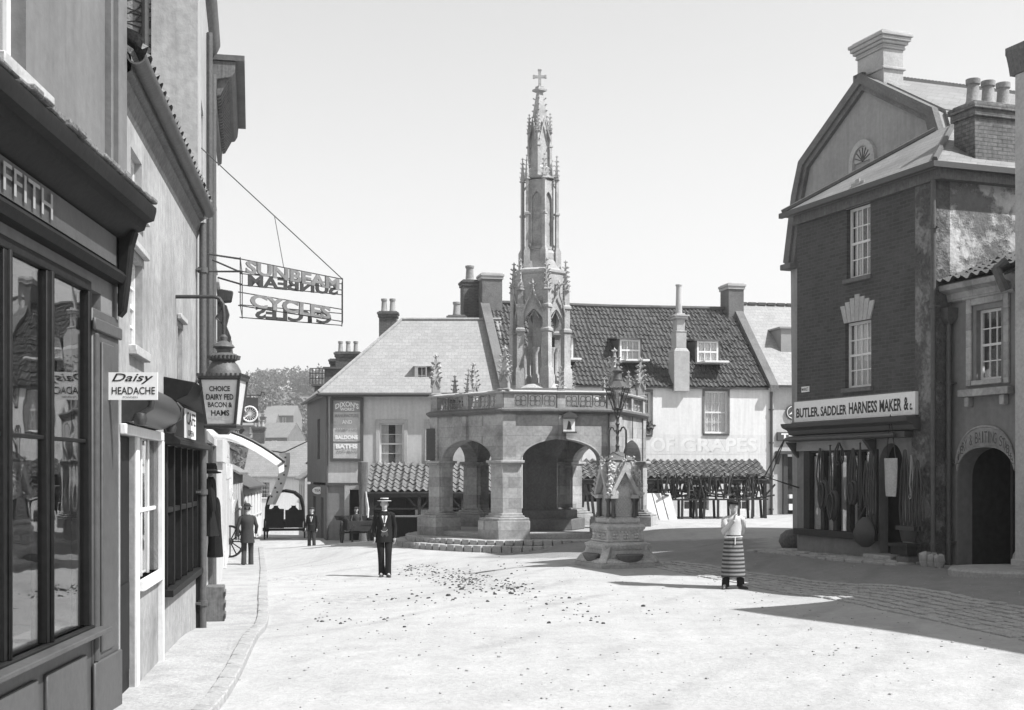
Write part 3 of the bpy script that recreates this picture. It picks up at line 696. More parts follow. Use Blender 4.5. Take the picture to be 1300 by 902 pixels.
# cafe front
m = MB()
m.extx([(0,2.3),(-.18,2.3),(-.18,2.36),(-.12,2.4),(-.12,2.78),(-.25,2.84),(-.34,2.98),(0,3.04)], cx0-.1, LB+.05)
o = m.build('cafe_fascia', M['dpaint'], t, bevel=.008)
m = MB(); m.box(Bf.x(220), Bf.x(234), -.14, -.122, 2.4, 2.74); m.build('notice_board', M['signw'], o)
m = MB(); text(m, 'CAFE', Bf.x(221), Bf.x(233), 2.56, 2.71, -.143, bold=.01); text(m, 'OPEN', Bf.x(223), Bf.x(231), 2.43, 2.5, -.143); m.build('lettering', M['signd'], o)
m = MB(); nb = 5
for i in range(nb+1):
    q = cx0+(cx1-cx0)*i/nb; m.box(q-.035, q+.035, -.03, .08, .72, 2.3)
for i in range(nb): 
    q = cx0+(cx1-cx0)*(i+.5)/nb; m.box(q-.012, q+.012, .0, .05, .72, 2.3)
m.box(cx0, cx1, -.02, .06, 1.55, 1.61); m.box(cx0-.05, cx1+.05, -.1, .08, .64, .72)
m.box(cx1, LB-.005, -.1, .2, -.3, 2.3)
o = m.build('cafe_window', M['dpaint'], t, bevel=.006)
m = MB(); m.box(cx0, cx1, .025, .03, .72, 2.3); m.build('pane', M['glass'], o)
m = MB(); m.box(cx0-.2, cx1+.1, .8, .84, .3, 2.4)
m.build('window_back', M['inside'], o)
m = MB()
for i in (0, 1, 3): 
    q = cx0+.08+(cx1-cx0)*i/nb; m.box(q, q+.3, .1, .12, .78, 1.3+.1*i)
m.build('shop_display', M['signg'], o)

# --- tall house behind, rubble gable facing down the street
Cf = Fr(-4.34, 17.95, -.20, 1); LC = 6.2; EC = 9.9
t = thing('tall_rubble_house', 'tall pale house whose rubble stone gable rises above the low tiled roof', 'house', Cf.loc, Cf.rz)
wc = [(1.2, 2.1, 3.0, 4.6), (3.6, 4.5, 3.0, 4.6), (1.2, 2.1, 6.0, 7.5), (3.6, 4.5, 6.0, 7.5), (.6, 5.4, .7, 2.4)]
m = MB(); m.wall(0, LC, -.6, EC, 0, .3, wc); m.box(0, .3, .301, .62, -.6, EC+.1); m.box(LC-.3, LC, .301, 7, -.6, EC); m.box(.301, LC-.3, 6.7, 7, -.6, EC)
m.build('front_wall', mat('weathered_cream', .34, .1, 2, bump=.3, kind='paint', stain=.35), t)
m = MB(); m.extx([(.62,-.6),(7,-.6),(7,EC),(3.6,EC+3),(.62,EC+.3)], .02, .3); m.build('gable_wall', M['rubble'], t)
m = MB(); m.tube([(-.02,.70,4.5),(-.02,.70,EC+.5)], .05, 8); m.build('flue_pipe', M['iron'], t)
for q in wc[:4]: window(t, *q, y=.08, curtain=1)
m = MB(); m.box(.6, 5.4, .5, .55, .7, 2.4); m.build('shop_back', M['inside'], t)
m = MB()
for q in (.55, 1.6, 2.7, 3.8, 4.9): m.box(q, q+.22, -.05, .1, -.5, 2.45)
m.build('shop_pilasters', M['wpaint'], t)
m = MB(); m.box(.4, 5.5, -.12, -.051, 2.46, 2.9); m.build('shop_fascia', M['cream'], t)
m = MB(); m.extx([(-.1,EC),(-.12,EC+.1),(3.6,EC+3.1),(7.2,EC+.1),(7.2,EC)], .0, LC); m.build('roof', M['slate'], t)
m = MB(); m.extx([(0,EC-.3),(-.08,EC-.2),(-.16,EC-.02),(-.16,EC+.05),(0,EC+.06)], 2.0, LC); m.build('cornice', M['gwood'], t)
m = MB()
for xx in (2.8, 5.0): m.tube([(xx, -.07, .0), (xx, -.07, 9.0)], .05, 8)
m.build('drainpipe', M['irong'], t)

# --- house with the great bracketed cornice
Ef = Fr(*Cf.w(LC+.02)[:2], -.20, 1); LE = 4.6; EE = 9.25
t = thing('corniced_house', 'tall narrow house with a great bracketed overhanging cornice', 'house', Ef.loc, Ef.rz)
we = [(.7, 1.7, 3.0, 4.8), (2.8, 3.8, 3.0, 4.8), (.7, 1.7, 6.0, 7.6), (2.8, 3.8, 6.0, 7.6)]
m = MB(); m.wall(0, LE, -.8, EE, 0, .3, we); m.box(0, .3, .301, 7, -.8, EE); m.box(LE-.3, LE, .301, 7, -.8, EE); m.box(.301, LE-.301, 6.7, 7, -.8, EE); m.build('wall', M['cream'], t)
for q in we: window(t, *q, y=.08, curtain=1)
m = MB(); m.box(-.15, LE+.1, -.6, 7.2, EE+.35, EE+.45); m.build('roof', M['lead'], t)
m = MB(); m.extx([(0,EE-.5),(-.08,EE-.45),(-.1,EE),(-.36,EE+.05),(-.42,EE+.15),(-.44,EE+.34),(0,EE+.345)], -.12, LE+.08)
o = m.build('cornice', M['gwood'], t, bevel=.01)
m = MB(); n = 22
for i in range(n):
    q = -.05+(LE+.05)*i/n; m.extx([(-.1,EE-.28),(-.16,EE-.26),(-.29,EE-.02),(-.31,EE+.04),(-.1,EE+.04)], q, q+.1)
m.build('dentils', M['gwood'], o)
m = MB(); m.box(0.02, LE-.02, -.1, -.002, -.6, 2.2); m.box(.3,1.9,-.11,-.101,.6,2.0); m.build('shopfront', M['cream'], t); m = MB(); m.box(-.02, LE+.02, -.2, -.002, 2.2, 2.7); m.build('shop_fascia', M['cream'], t)
m = MB(); m.extx([(0,4.6),(-.22,4.7),(-.3,4.9),(-.2,5.15),(-.26,5.4),(-.2,5.6),(0,5.65)], 3.95, 4.15); m.extx([(0,5.65),(-.3,5.68),(-.34,5.9),(0,5.95)], 3.9, 4.2); m.build('console_bracket', M['dwood'], t, bevel=.02)

# --- the lower houses down the street
def plain_house(fr, L, Dp, E, ridge, wall, roof, label, wins, z0=-2, cat='house', shop=True, ch=0, gapcol='dpaint', name='terraced_house', roofk='gable', group=None):
    t = thing(name, label, cat, fr.loc, fr.rz, group)
    m = MB(); ops = list(wins)
    m.wall(0, L, z0, E, 0, .3, ops); m.box(0,.3,.301,Dp,z0,E); m.box(L-.3,L,.301,Dp,z0,E); m.box(.301,L-.301,Dp-.3,Dp,z0,E)
    m.extx([(0.001,E),(Dp,E),(Dp/2,ridge-.05)], .002, .25); m.extx([(0.001,E),(Dp,E),(Dp/2,ridge-.05)], L-.25, L-.002)
    m.build('wall', M[wall], t)
    m = MB()
    for s_ in (0, 1):
        a = Vector((-.05, -.3 if s_ == 0 else Dp+.3, E-.1)); v = Vector((0, (Dp/2+.3)*(1 if s_ == 0 else -1), ridge-E+.1)); n_ = Vector((0,0,.1))
        q = [a, a+Vector((L+.1,0,0)), a+Vector((L+.1,0,0))+v, a+v]; q = q+[p+n_ for p in q]
        m.add(q, [(0,1,2,3),(4,7,6,5),(0,4,5,1),(1,5,6,2),(2,6,7,3),(3,7,4,0)])
    r_ = m.build('roof', M[roof], t)
    for q in wins: window(t, *q, y=.08, curtain=1, cols=2, rows=4)
    if shop:
        m = MB(); g = z0+0
        m.box(.3, L-.3, -.04, -.002, shop-2.0, shop)
        o = m.build('shopfront', M[gapcol], t, bevel=.01)
        for q in range(int(L/1.6)+1): m = MB(); m.box(.3+q*(L-.78)/int(L/1.6), .48+q*(L-.78)/int(L/1.6), -.09, -.041, shop-2.4, shop); m.build('pilaster', M['wpaint'], o)
        m = MB(); m.box(.2, L-.2, -.10, -.002, shop, shop+.38); m.build('fascia', M['cream'], t, bevel=.01)
    for c in range(ch): chimney(r_, .6+c*(L-1.2), Dp/2, ridge-.4, ridge+1.2, .9, .6, 'brickc', 3, .5)
    return t
cur = Ef.w(LE+.02); spec = [(6.5, 4.9, 6.6, 'cream', 'slate', 'cream rendered two storey shop just beyond the corniced house'),
  (7.0, 4.3, 6.2, 'white', 'tile', 'whitewashed tiled shop farther down the left side of the street'),
  (7.5, 3.6, 5.4, 'cream', 'slate', 'slate roofed house midway down the left side of the street'),
  (9, 2.9, 4.6, 'white', 'tile_old', 'white house with lichened tiles low on the descending street'),
  (12, 2.0, 4.0, 'cream', 'slate', 'long cream house near the foot of the street'),
  (14, 1.2, 3.2, 'white', 'tile', 'last white house at the foot of the street')]
sl = [-.205, -.205, -.205, -.20, -.17, -.12]
for (L, E, rg_, wl, rf_, lab), s_ in zip(spec, sl):
    fr = Fr(cur.x, cur.y, s_, 1); g0 = G(cur.x+2, cur.y+L/2)
    nw = max(2, int(L/2.3)); ws_ = [(L*(i+.5)/nw-.45, L*(i+.5)/nw+.45, E-1.75, E-.4) for i in range(nw)]
    plain_house(fr, L, 7, E, rg_, wl, rf_, lab, ws_, z0=g0-2, shop=E-2.5 if E > 2 else 0, ch=1, group='houses down the left side of the street')
    cur = fr.w(L+.03)

# --- houses at the end and on the right of the falling street
for (x, y, rz_, L, Dp, E, rg_, wl, rf_, lab) in [
    (-19.8, 96, .05, 9, 7, 1.7, 4.3, 'white', 'slate', 'white house closing the view at the bottom of the street'),
    (-12.4, 80, 1.35, 7, 6, 2.6, 4.8, 'stone_dark', 'tile', 'dark stone house on the right of the falling street behind the wagon'),
    (-14.6, 89, 1.30, 7, 6, 1.6, 3.6, 'cream', 'slate', 'pale house below the dark stone house on the falling street'),
    ]:
    ws_ = [(L*(i+.5)/3-.4, L*(i+.5)/3+.4, E-1.6, E-.4) for i in range(3)]
    fr = Fr(x, y, math.cos(rz_), math.sin(rz_)) if rz_ < 1 else Fr(x, y, .17, -1)
    if rz_ >= 1: fr = Fr(x, y, .22, -1)
    plain_house(fr, L, Dp, E, rg_, wl, rf_, lab, ws_, z0=-6, shop=0, ch=1)
for i, (px, py, D, L, lab) in enumerate([(318, 556, 225, 7, 'grey cottage with a long roof among the lowest hillside trees'), (334, 528, 330, 8, 'grey roofed farmhouse halfway up the wooded hill'), (308, 540, 280, 7, 'grey cottage highest on the left of the hillside')]):
    p = P(px, py, D); g0 = p.z-4; fr = Fr(p.x, p.y, 1, .15*(i-2))
    plain_house(fr, L, 7, p.z, p.z+2.6, 'buff' if i % 2 else 'stone_dark', 'slate', lab, [(1.5, 2.6, p.z-1.8, p.z-.5), (L-3, L-1.9, p.z-1.8, p.z-.5)], z0=min(g0, G(p.x+L/2, D))-2, shop=0, ch=1, group='cottages on the hillside')

# --- hillside wood (one mass) and a lone tree on the skyline
def crown(mb, c, rx, rz_, n, leaf, r):
    for _ in range(n):
        while True:
            p = Vector((r.uniform(-1,1), r.uniform(-1,1), r.uniform(-1,1)))
            if .25 < p.length < 1: break
        p = p.normalized()*(p.length**.4)*(1+.18*math.sin(p.x*9)+.12*math.sin(p.y*13+p.z*7))
        q = Vector((c[0]+p.x*rx, c[1]+p.y*rx, c[2]+p.z*rz_))
        a = Vector((r.gauss(0,1), r.gauss(0,1), r.gauss(0,1))).normalized(); b = a.orthogonal().normalized()*leaf*r.uniform(.5,1.3); a = a.cross(b).normalized()*leaf*r.uniform(.5,1.3)
        mb.add([q-a-b, q+a-b*.3, q+a*.7+b, q-a*.5+b*.8], [(0,1,2,3)], r.randint(0,1))
m = MB(); r_ = random.Random(11)
for i in range(150):
    D = r_.choice((r_.uniform(242, 330), r_.uniform(242, 640))); px = r_.uniform(270, 430); x = (px-650)/FPX*D; g0 = G(x, D); h = r_.uniform(6, 11)
    if 1 and r_.random() < .2: continue
    crown(m, (x, D, g0+h*.5), h*.62, h*.55, 620, .45, r_)
o = m.build('hillside_wood', [M['leaf'], M['leaf2']], sharp=20); struct(o, 'stuff'); o['label'] = 'hazy wood covering the far hillside at the end of the street'; o['category'] = 'wood'
D = 660; x = (343-650)/FPX*D; g0 = G(x, D)
t = thing('hilltop_tree', 'broad round lone tree standing on the skyline of the far hill', 'tree', (x, D, g0))
m = MB(); m.tube([(0,0,-1),(0,0,3),(.3,0,6)], [.8,.6,.3], 8); m.tube([(0,0,3),(2,0,6)], [.4,.15], 6); m.tube([(0,0,3),(-2,.5,6)], [.4,.15], 6); m.build('trunk', M['bark'], t)
m = MB(); crown(m, (0,0,6.5), 6.5, 4.6, 900, .7, r_); m.build('crown', [M['leaf'], M['leaf2']], t, sharp=20)
# ---------------------------------------------------------------- LANTERN, CYCLE SIGNS, AWNING on the left
D_ = 15.2; c = P(284, 430, D_)
t = thing('shop_lantern', 'big iron wall lantern lettered Choice Dairy Fed Bacon and Hams', 'lantern', (c.x, c.y, EYE+(600-545)/FPX*D_))
H = (545-430)/FPX*D_; s_ = D_/FPX      # metres per pixel here
wall_x = Bf.w(Bf.x(222))
m = MB(); z0 = -t.location.z
pa = Vector((P(222, 377, D_).x-c.x-.12, 0, P(222, 377, D_).z-t.location.z)); pb = Vector((P(272,377,D_).x-c.x, 0, pa.z))
m.tube([pa, pb, pb+Vector((.06,0,-.02)), pb+Vector((.10,0,-.08)), pb+Vector((.11,0,-.2)), Vector((0,0,H+.0))], .022, 8)
m.box(pa.x-.02, pa.x+.02, -.06, .06, pa.z-.1, pa.z+.1)
m.tube([(pb.x+.1,0,pa.z-.1),(pb.x+.02,0,pa.z-.25),(pb.x+.12,0,pa.z-.34)], .012, 6)
m.build('wall_arm', M['iron'], t)
hh = (545-490)*s_; zt = 60*s_
def W_(py): return (545-py)*s_
m = MB(); m.lathe([(.02,W_(425)),(.045,W_(428)),(.04,W_(433)),(.11,W_(438)),(.13,W_(441)),(.085,W_(444)),(.08,W_(448)),(.15,W_(450)),(.175,W_(453)),(.17,W_(457)),(.12,W_(460))], 20)
m.lathe([(.12,W_(458.5)),(.16,W_(463)),(.195,W_(470)),(.215,W_(477)),(.22,W_(481)),(.01,W_(481))], 24, mi=0)
for i in range(24):
    a_ = 2*math.pi*i/24; m.tube([(.17*math.cos(a_),.17*math.sin(a_),W_(456.5)),(.18*math.cos(a_),.18*math.sin(a_),W_(452))], .02, 6)
m.build('cap', M['irong'], t)
m = MB(); ro = R(8)
m.sq([(.235,W_(484)),(.25,W_(482)),(.25,W_(479)),(.2,W_(478))], rot=math.pi/4)
for i in range(36):
    a_ = i/9; k = int(a_); f = a_-k; pts = [(-1,-1),(1,-1),(1,1),(-1,1),(-1,-1)]; x_ = pts[k][0]+(pts[k+1][0]-pts[k][0])*f; y_ = pts[k][1]+(pts[k+1][1]-pts[k][1])*f
    m.box(x_*.245-.012, x_*.245+.012, y_*.245-.012, y_*.245+.012, W_(479.5), W_(476))
za, zb = W_(541), W_(484); ra, rb = .165, .225
for a_, b_ in ((-1,-1),(1,-1),(1,1),(-1,1)): m.bar((a_*ra, b_*ra, za), (a_*rb, b_*rb, zb), .03)
m.sq([(ra+.02,za-.03),(ra+.025,za),(ra+.005,za+.02),(ra-.1,za+.02)], rot=math.pi/4); m.sq([(.05,za-.1),(.1,za-.05),(ra,za-.03)], rot=math.pi/4)
m.build('frame', M['iron'], t)
m = MB(); m.sq([(ra-.004,za+.02),(rb-.006,zb)], rot=math.pi/4); pn = m.build('panes', M['lampglass'], t)
for k, (st, y0_, y1_, w_) in enumerate([('CHOICE', 492, 498.5, .24), ('DAIRY FED', 502, 509, .315), ('BACON &', 512, 518.5, .28), ('HAMS', 522, 529, .21)]):
    m = MB(); zz0, zz1 = W_(y1_), W_(y0_); f = ((zz0+zz1)/2-za)/(zb-za); yy = -(ra+(rb-ra)*f)-.001
    text(m, st, -w_/2, w_/2, zz0, zz1, yy, bold=.025)
    sh = Matrix.Shear('YZ', 4, (0, 0)) if False else None
    m.v = [(x_, yy-(z_-(zz0+zz1)/2)*(rb-ra)/(zb-za), z_) for x_, y_, z_ in m.v]
    m.build('lettering', M['signd'], pn)

# SUNBEAM CYCLES sky sign: open iron frame, letters both ways
t0 = P(257, 340, 19.2)
t = thing('cycle_sky_sign', 'open iron sky sign of cut-out letters for a cycle maker hung over the street', 'sign', (t0.x, t0.y, t0.z))
def TL(v): return v-t0
fA, fB = (P(305, 360, 18.6), P(435, 366, 20.6)); bA, bB = (P(307.5, 360, 19.9), P(434, 366, 21.0))
def panel(a, b, zlist, words, back, name):
    m = MB()
    L = (Vector((b.x, b.y, 0))-Vector((a.x, a.y, 0))).length; d = (Vector((b.x, b.y, 0))-Vector((a.x, a.y, 0))).normalized()
    for z_ in zlist: m.bar((a.x-t0.x-.05*d.x, a.y-t0.y, z_-t0.z), (b.x-t0.x, b.y-t0.y, z_-t0.z), .014, mi=0)
    for q in (a, b): m.bar((q.x-t0.x, q.y-t0.y, min(zlist)-t0.z-.02), (q.x-t0.x, q.y-t0.y, max(zlist)-t0.z+.02), .012)
    for (st, z0_, z1_, xa_, xb_) in words:
        g = MB(); text(g, st, xa_*L, xb_*L, z0_, z1_, 0, bold=.035, back=back)
        o = len(g.v); vs = g.v+[(x_, .02, z_) for x_, _, z_ in g.v]; fs = list(g.f)+[tuple(i+o for i in f[::-1]) for f in g.f]
        from collections import Counter
        ec = Counter(tuple(sorted((f[i], f[(i+1)%len(f)]))) for f in g.f for i in range(len(f)))
        fs += [(f[(i+1)%len(f)], f[i], f[i]+o, f[(i+1)%len(f)]+o) for f in g.f for i in range(len(f)) if ec[tuple(sorted((f[i], f[(i+1)%len(f)])))] == 1]
        m.add([(a.x-t0.x+d.x*x_-d.y*(y_-.03)*1, a.y-t0.y+d.y*x_+d.x*(y_-.03), z_-t0.z) for x_, y_, z_ in vs], fs, 1)
    return m.build(name, [M['iron'], mat('weathered_letter_zinc', .17, .15, 8, bump=.1, stain=.3) if not back else M['iron']], t)
zz = [P(305, y_, 18.6).z for y_ in (328.5, 344, 371, 388)]
pf = panel(fA, fB, zz, [('SUNBEAM', zz[1]-.02, zz[0]-.01, .04, .95), ('CYCLES', zz[3]+.0, zz[2]+.0, .08, .86)], False, 'front_letter_panel')
zz2 = [z_-.015 for z_ in zz]
pb_ = panel(bA, bB, zz2, [('SUNBEAM', zz2[1]-.02, zz2[0]-.01, .05, .95), ('CYCLES', zz2[3]+.0, zz2[2]+.0, .12, .88)], True, 'rear_letter_panel')
m = MB()
for px_, py_, q in ((258, 322, (305, 329)), (265, 345, (307, 345))):
    a_ = P(px_, py_, 19.4)-t0; b_ = P(q[0], q[1], 18.6)-t0; m.tube([a_, b_], .014, 6)
    b2 = Vector((bA.x, bA.y, b_.z+t0.z))-t0; m.tube([a_+Vector((0,.6,0)), b2], .014, 6)
for z_ in (zz[0], zz[3]): m.bar(Vector((fA.x,fA.y,z_))-t0, Vector((bA.x,bA.y,z_-.015))-t0, .012); m.bar(Vector((fB.x,fB.y,z_))-t0, Vector((bB.x,bB.y,z_-.015))-t0, .012)
m.build('bracket', M['iron'], t)
m = MB(); top = Vector((fB.x, fB.y, zz[0]))-t0; an = Cf.w(1.2, -.0, 0); an.z = EYE+(600-188)/FPX*an.y
m.tube([top, an-t0], .008, 6)
a2 = (top+ (an-t0))*.5; m.tube([Vector((a2.x, a2.y, a2.z)), (Vector((fA.x, fA.y, zz[0]))-t0)*.6+top*.4], .006, 6); m.build('stay_cable', M['iron'], t)

# small cycle wheel sign
D_ = 22; c = P(317, 505, D_); t = thing('wheel_sign', 'black hanging plate with a bicycle wheel emblem beyond the lantern', 'sign', (c.x, c.y, c.z)); k = D_/FPX
m = MB(); m.box(-8.5*k, 10.5*k, 0, .03, -32*k, 0); m.build('plate', M['mark'], t)
m = MB(); cx, cz = .5*k, -21*k
m.tube([(cx+9.5*k*math.cos(a_), -.03, cz+9.5*k*math.sin(a_)) for a_ in [2*math.pi*i/24 for i in range(25)]], .014, 6, cap=False)
for i in range(9): a_ = math.pi*i/9; m.bar((cx-9*k*math.cos(a_), -.03, cz-9*k*math.sin(a_)), (cx+9*k*math.cos(a_), -.03, cz+9*k*math.sin(a_)), .006)
m.bar((-12*k,-.03,-4*k),(-4*k,-.03,-18*k), .02); m.bar((-12*k,-.03,-4*k),(-13*k,-.03,-31*k), .02); m.bar((-13*k,-.03,-31*k),(cx,-.03,cz), .02)
m.build('wheel_emblem', M['signw'], t)
m = MB(); m.tube([(-38*k,0,3*k),(14*k,0,3*k),(15*k,0,7*k),(18*k,0,7*k),(19*k,0,3*k)], .012, 6); m.bar((1*k,0,0),(1*k,0,3*k), .012); m.build('arm', M['iron'], t)
m = MB(); m.extr([(-32*k,-38*k),(-12*k,-36*k),(-7*k,-41*k),(-12*k,-47*k),(-30*k,-45*k)], .05, .08); 
ar = m.build('arrow_board', M['mark'], t)
m = MB(); text(m, 'CYCLE', -29*k, -13*k, -41*k, -38*k, .045); text(m, 'WORKS', -28*k, -14*k, -45*k, -42*k, .045); m.build('lettering', M['signw'], ar)

# awning over the pavement
t = thing('canvas_awning', 'pale canvas blind on bent iron arms over the left pavement', 'awning', tuple(Cf.w(0.05, 0, 0)), Cf.rz)
m = MB(); L = 3.6; n = 10
top = []; 
def awn(u, v, dz=0): # u along, v 0..1 out from wall
    return (u, -.02-1.15*v, 2.60-.01*u-.46*v**1.5+.05*math.sin(math.pi*v)+dz+.012*math.sin(u*9)*v)
vs = []; nu = 14
for dz in (0, -.012):
    for i in range(nu+1):
        for j in range(n+1): vs.append(awn(L*i/nu, j/n, dz))
fs = []; o_ = (nu+1)*(n+1)
for i in range(nu):
    for j in range(n):
        q = i*(n+1)+j; fs += [(q, q+1, q+n+2, q+n+1), (o_+q+n+1, o_+q+n+2, o_+q+1, o_+q)]
m.add(vs, fs); 
for i in range(nu): # valance
    a_ = awn(L*i/nu, 1); b_ = awn(L*(i+1)/nu, 1); m.add([a_, b_, (b_[0], b_[1]-.01, b_[2]-.12), (a_[0], a_[1]-.01, a_[2]-.12)], [(0,1,2,3)])
m.build('canvas', M['canvas'], t, sharp=60)
for u in (0.0, L): 
    m = MB(); m.tube([awn(u, j/8, .02) for j in range(9)], .022, 6); m.build('arm', M['iron'], t)
m = MB(); m.tube([awn(0, 1, .01), awn(L, 1, .01)], .022, 6); m.box(-.0, L+.05, -.06, 0, 2.56, 2.66); m.build('rail', M['iron'], t)
# spotted cloth hanging beyond the awning
for i, (px_, py_, D_, h_, lab) in enumerate([(360, 575, 60, 2.4, 'white cloth streamer with dark dots hanging high over the street')]):
    p = P(px_, py_, D_); m = MB(); n = 12; vs = []
    for j in range(n+1):
        f = j/n; cx_ = -.55*f*f+.06*math.sin(f*5); vs += [(cx_-.22+.05*f, .1*math.sin(f*7), -h_*f), (cx_+.05, .1*math.sin(f*7+1)+.1, -h_*f), (cx_+.28-.05*f, .1*math.sin(f*7+2), -h_*f)]
    m.add(vs, [(3*j+k_, 3*j+k_+1, 3*j+k_+4, 3*j+k_+3) for j in range(n) for k_ in (0, 1)], 0)
    for j in range(1, 11):
        f = j/n; cx_ = -.55*f*f+.06*math.sin(f*5); m.box(cx_-.14+(j%2)*.18, cx_-.06+(j%2)*.18, -.12, -.1+.1*math.sin(f*7), -h_*f-.06, -h_*f+.02, 1)
    tag(m.build('bunting', [M['canvas'], M['mark']], loc=(p.x, p.y, p.z)), lab, 'bunting')
m = MB(); a_ = P(300, 566, 50); b_ = P(400, 556, 66); m.tube([a_, a_.lerp(b_, .5)+Vector((0,0,-.5)), P(362,574,60), b_], .03, 5); tag(m.build('bunting_rope', M['iron']), 'rope slung across the street carrying the cloth streamers', 'rope')

# clothes hung beside the cafe
def coat(loc, rz, lab, h=1.5, name='hanging_coat', mt='suit'):
    m = MB(); m.ell([(0,0,h,.06,.05),(0,0,h-.05,.17,.08),(0,0,h-.15,.22,.1),(0,0,h*.55,.2,.11),(.02,0,h*.25,.24,.13),(0,0,0,.28,.15)], 14)
    for s_ in (-1, 1): m.tube([(s_*.17,0,h-.12),(s_*.26,-.02,h*.72),(s_*.27,-.05,h*.42)], [.07,.065,.05], 8)
    o = m.build(name, M[mt], loc=loc); o.rotation_euler = (0,0,rz); o.scale = (.78,.8,.88); return tag(o, lab, 'coat', 'coats hung out beside the cafe window')
p = Cf.w(.5, -.16); coat((p.x, p.y, 1.1), Cf.rz, 'long black coat hanging under the dark hat beside the cafe', .95)
p = Cf.w(1.3, -.2); coat((p.x, p.y, .75), Cf.rz, 'charcoal coat hanging lower, just past the long black coat', 1.0, mt='suit2')
p = Cf.w(.5, -.16); t = thing('hanging_hat', 'dark round hat hung above the long black coat by the cafe', 'hat', (p.x, p.y, 2.0))
t.scale = (.85,.85,.85)
m = MB(); m.lathe([(.0,.16),(.08,.155),(.105,.1),(.11,.02),(.17,.01),(.18,-.01),(.11,-.02),(0,-.02)], 16); m.build('hat_body', M['suit'], t); m = MB(); m.lathe([(.114,.02),(.114,.055),(.10,.056)], 16); m.build('hat_band', M['mark'], t)
for i in range(1):
    p = Cf.w(.8, -.22); t = thing('goods_crate', ['wooden crate on the pavement under the hanging coats', 'pale crate standing between two others on the left pavement', 'pale crate farthest down the row on the left pavement'][i], 'crate', (p.x, p.y, G(p.x, p.y)+.06), Cf.rz+.1*i)
    m = MB(); m.box(-.2,.2,-.13,.13,0,.5); m.build('box', M['gwood'], t, bevel=.01)
    m = MB()
    for z_ in (.04,.2,.36): m.box(-.215,.215,-.145,-.131,z_,z_+.07); m.box(-.215,.215,.131,.145,z_,z_+.07)
    m.build('slats', M['gwood'], t)
M['fount'] = mat('fountain_stone', .44, .16, 5, bump=.3, stain=.4)
# ---------------------------------------------------------------- MARKET CROSS
CX, CY = .89, 41.8; RC = 3.5; PHI = -11; AP = RC*math.cos(R(30))
cross = thing('market_cross', 'hexagonal stone market cross with open arches and a tall crocketed spire', 'market cross', (CX, CY, 0))
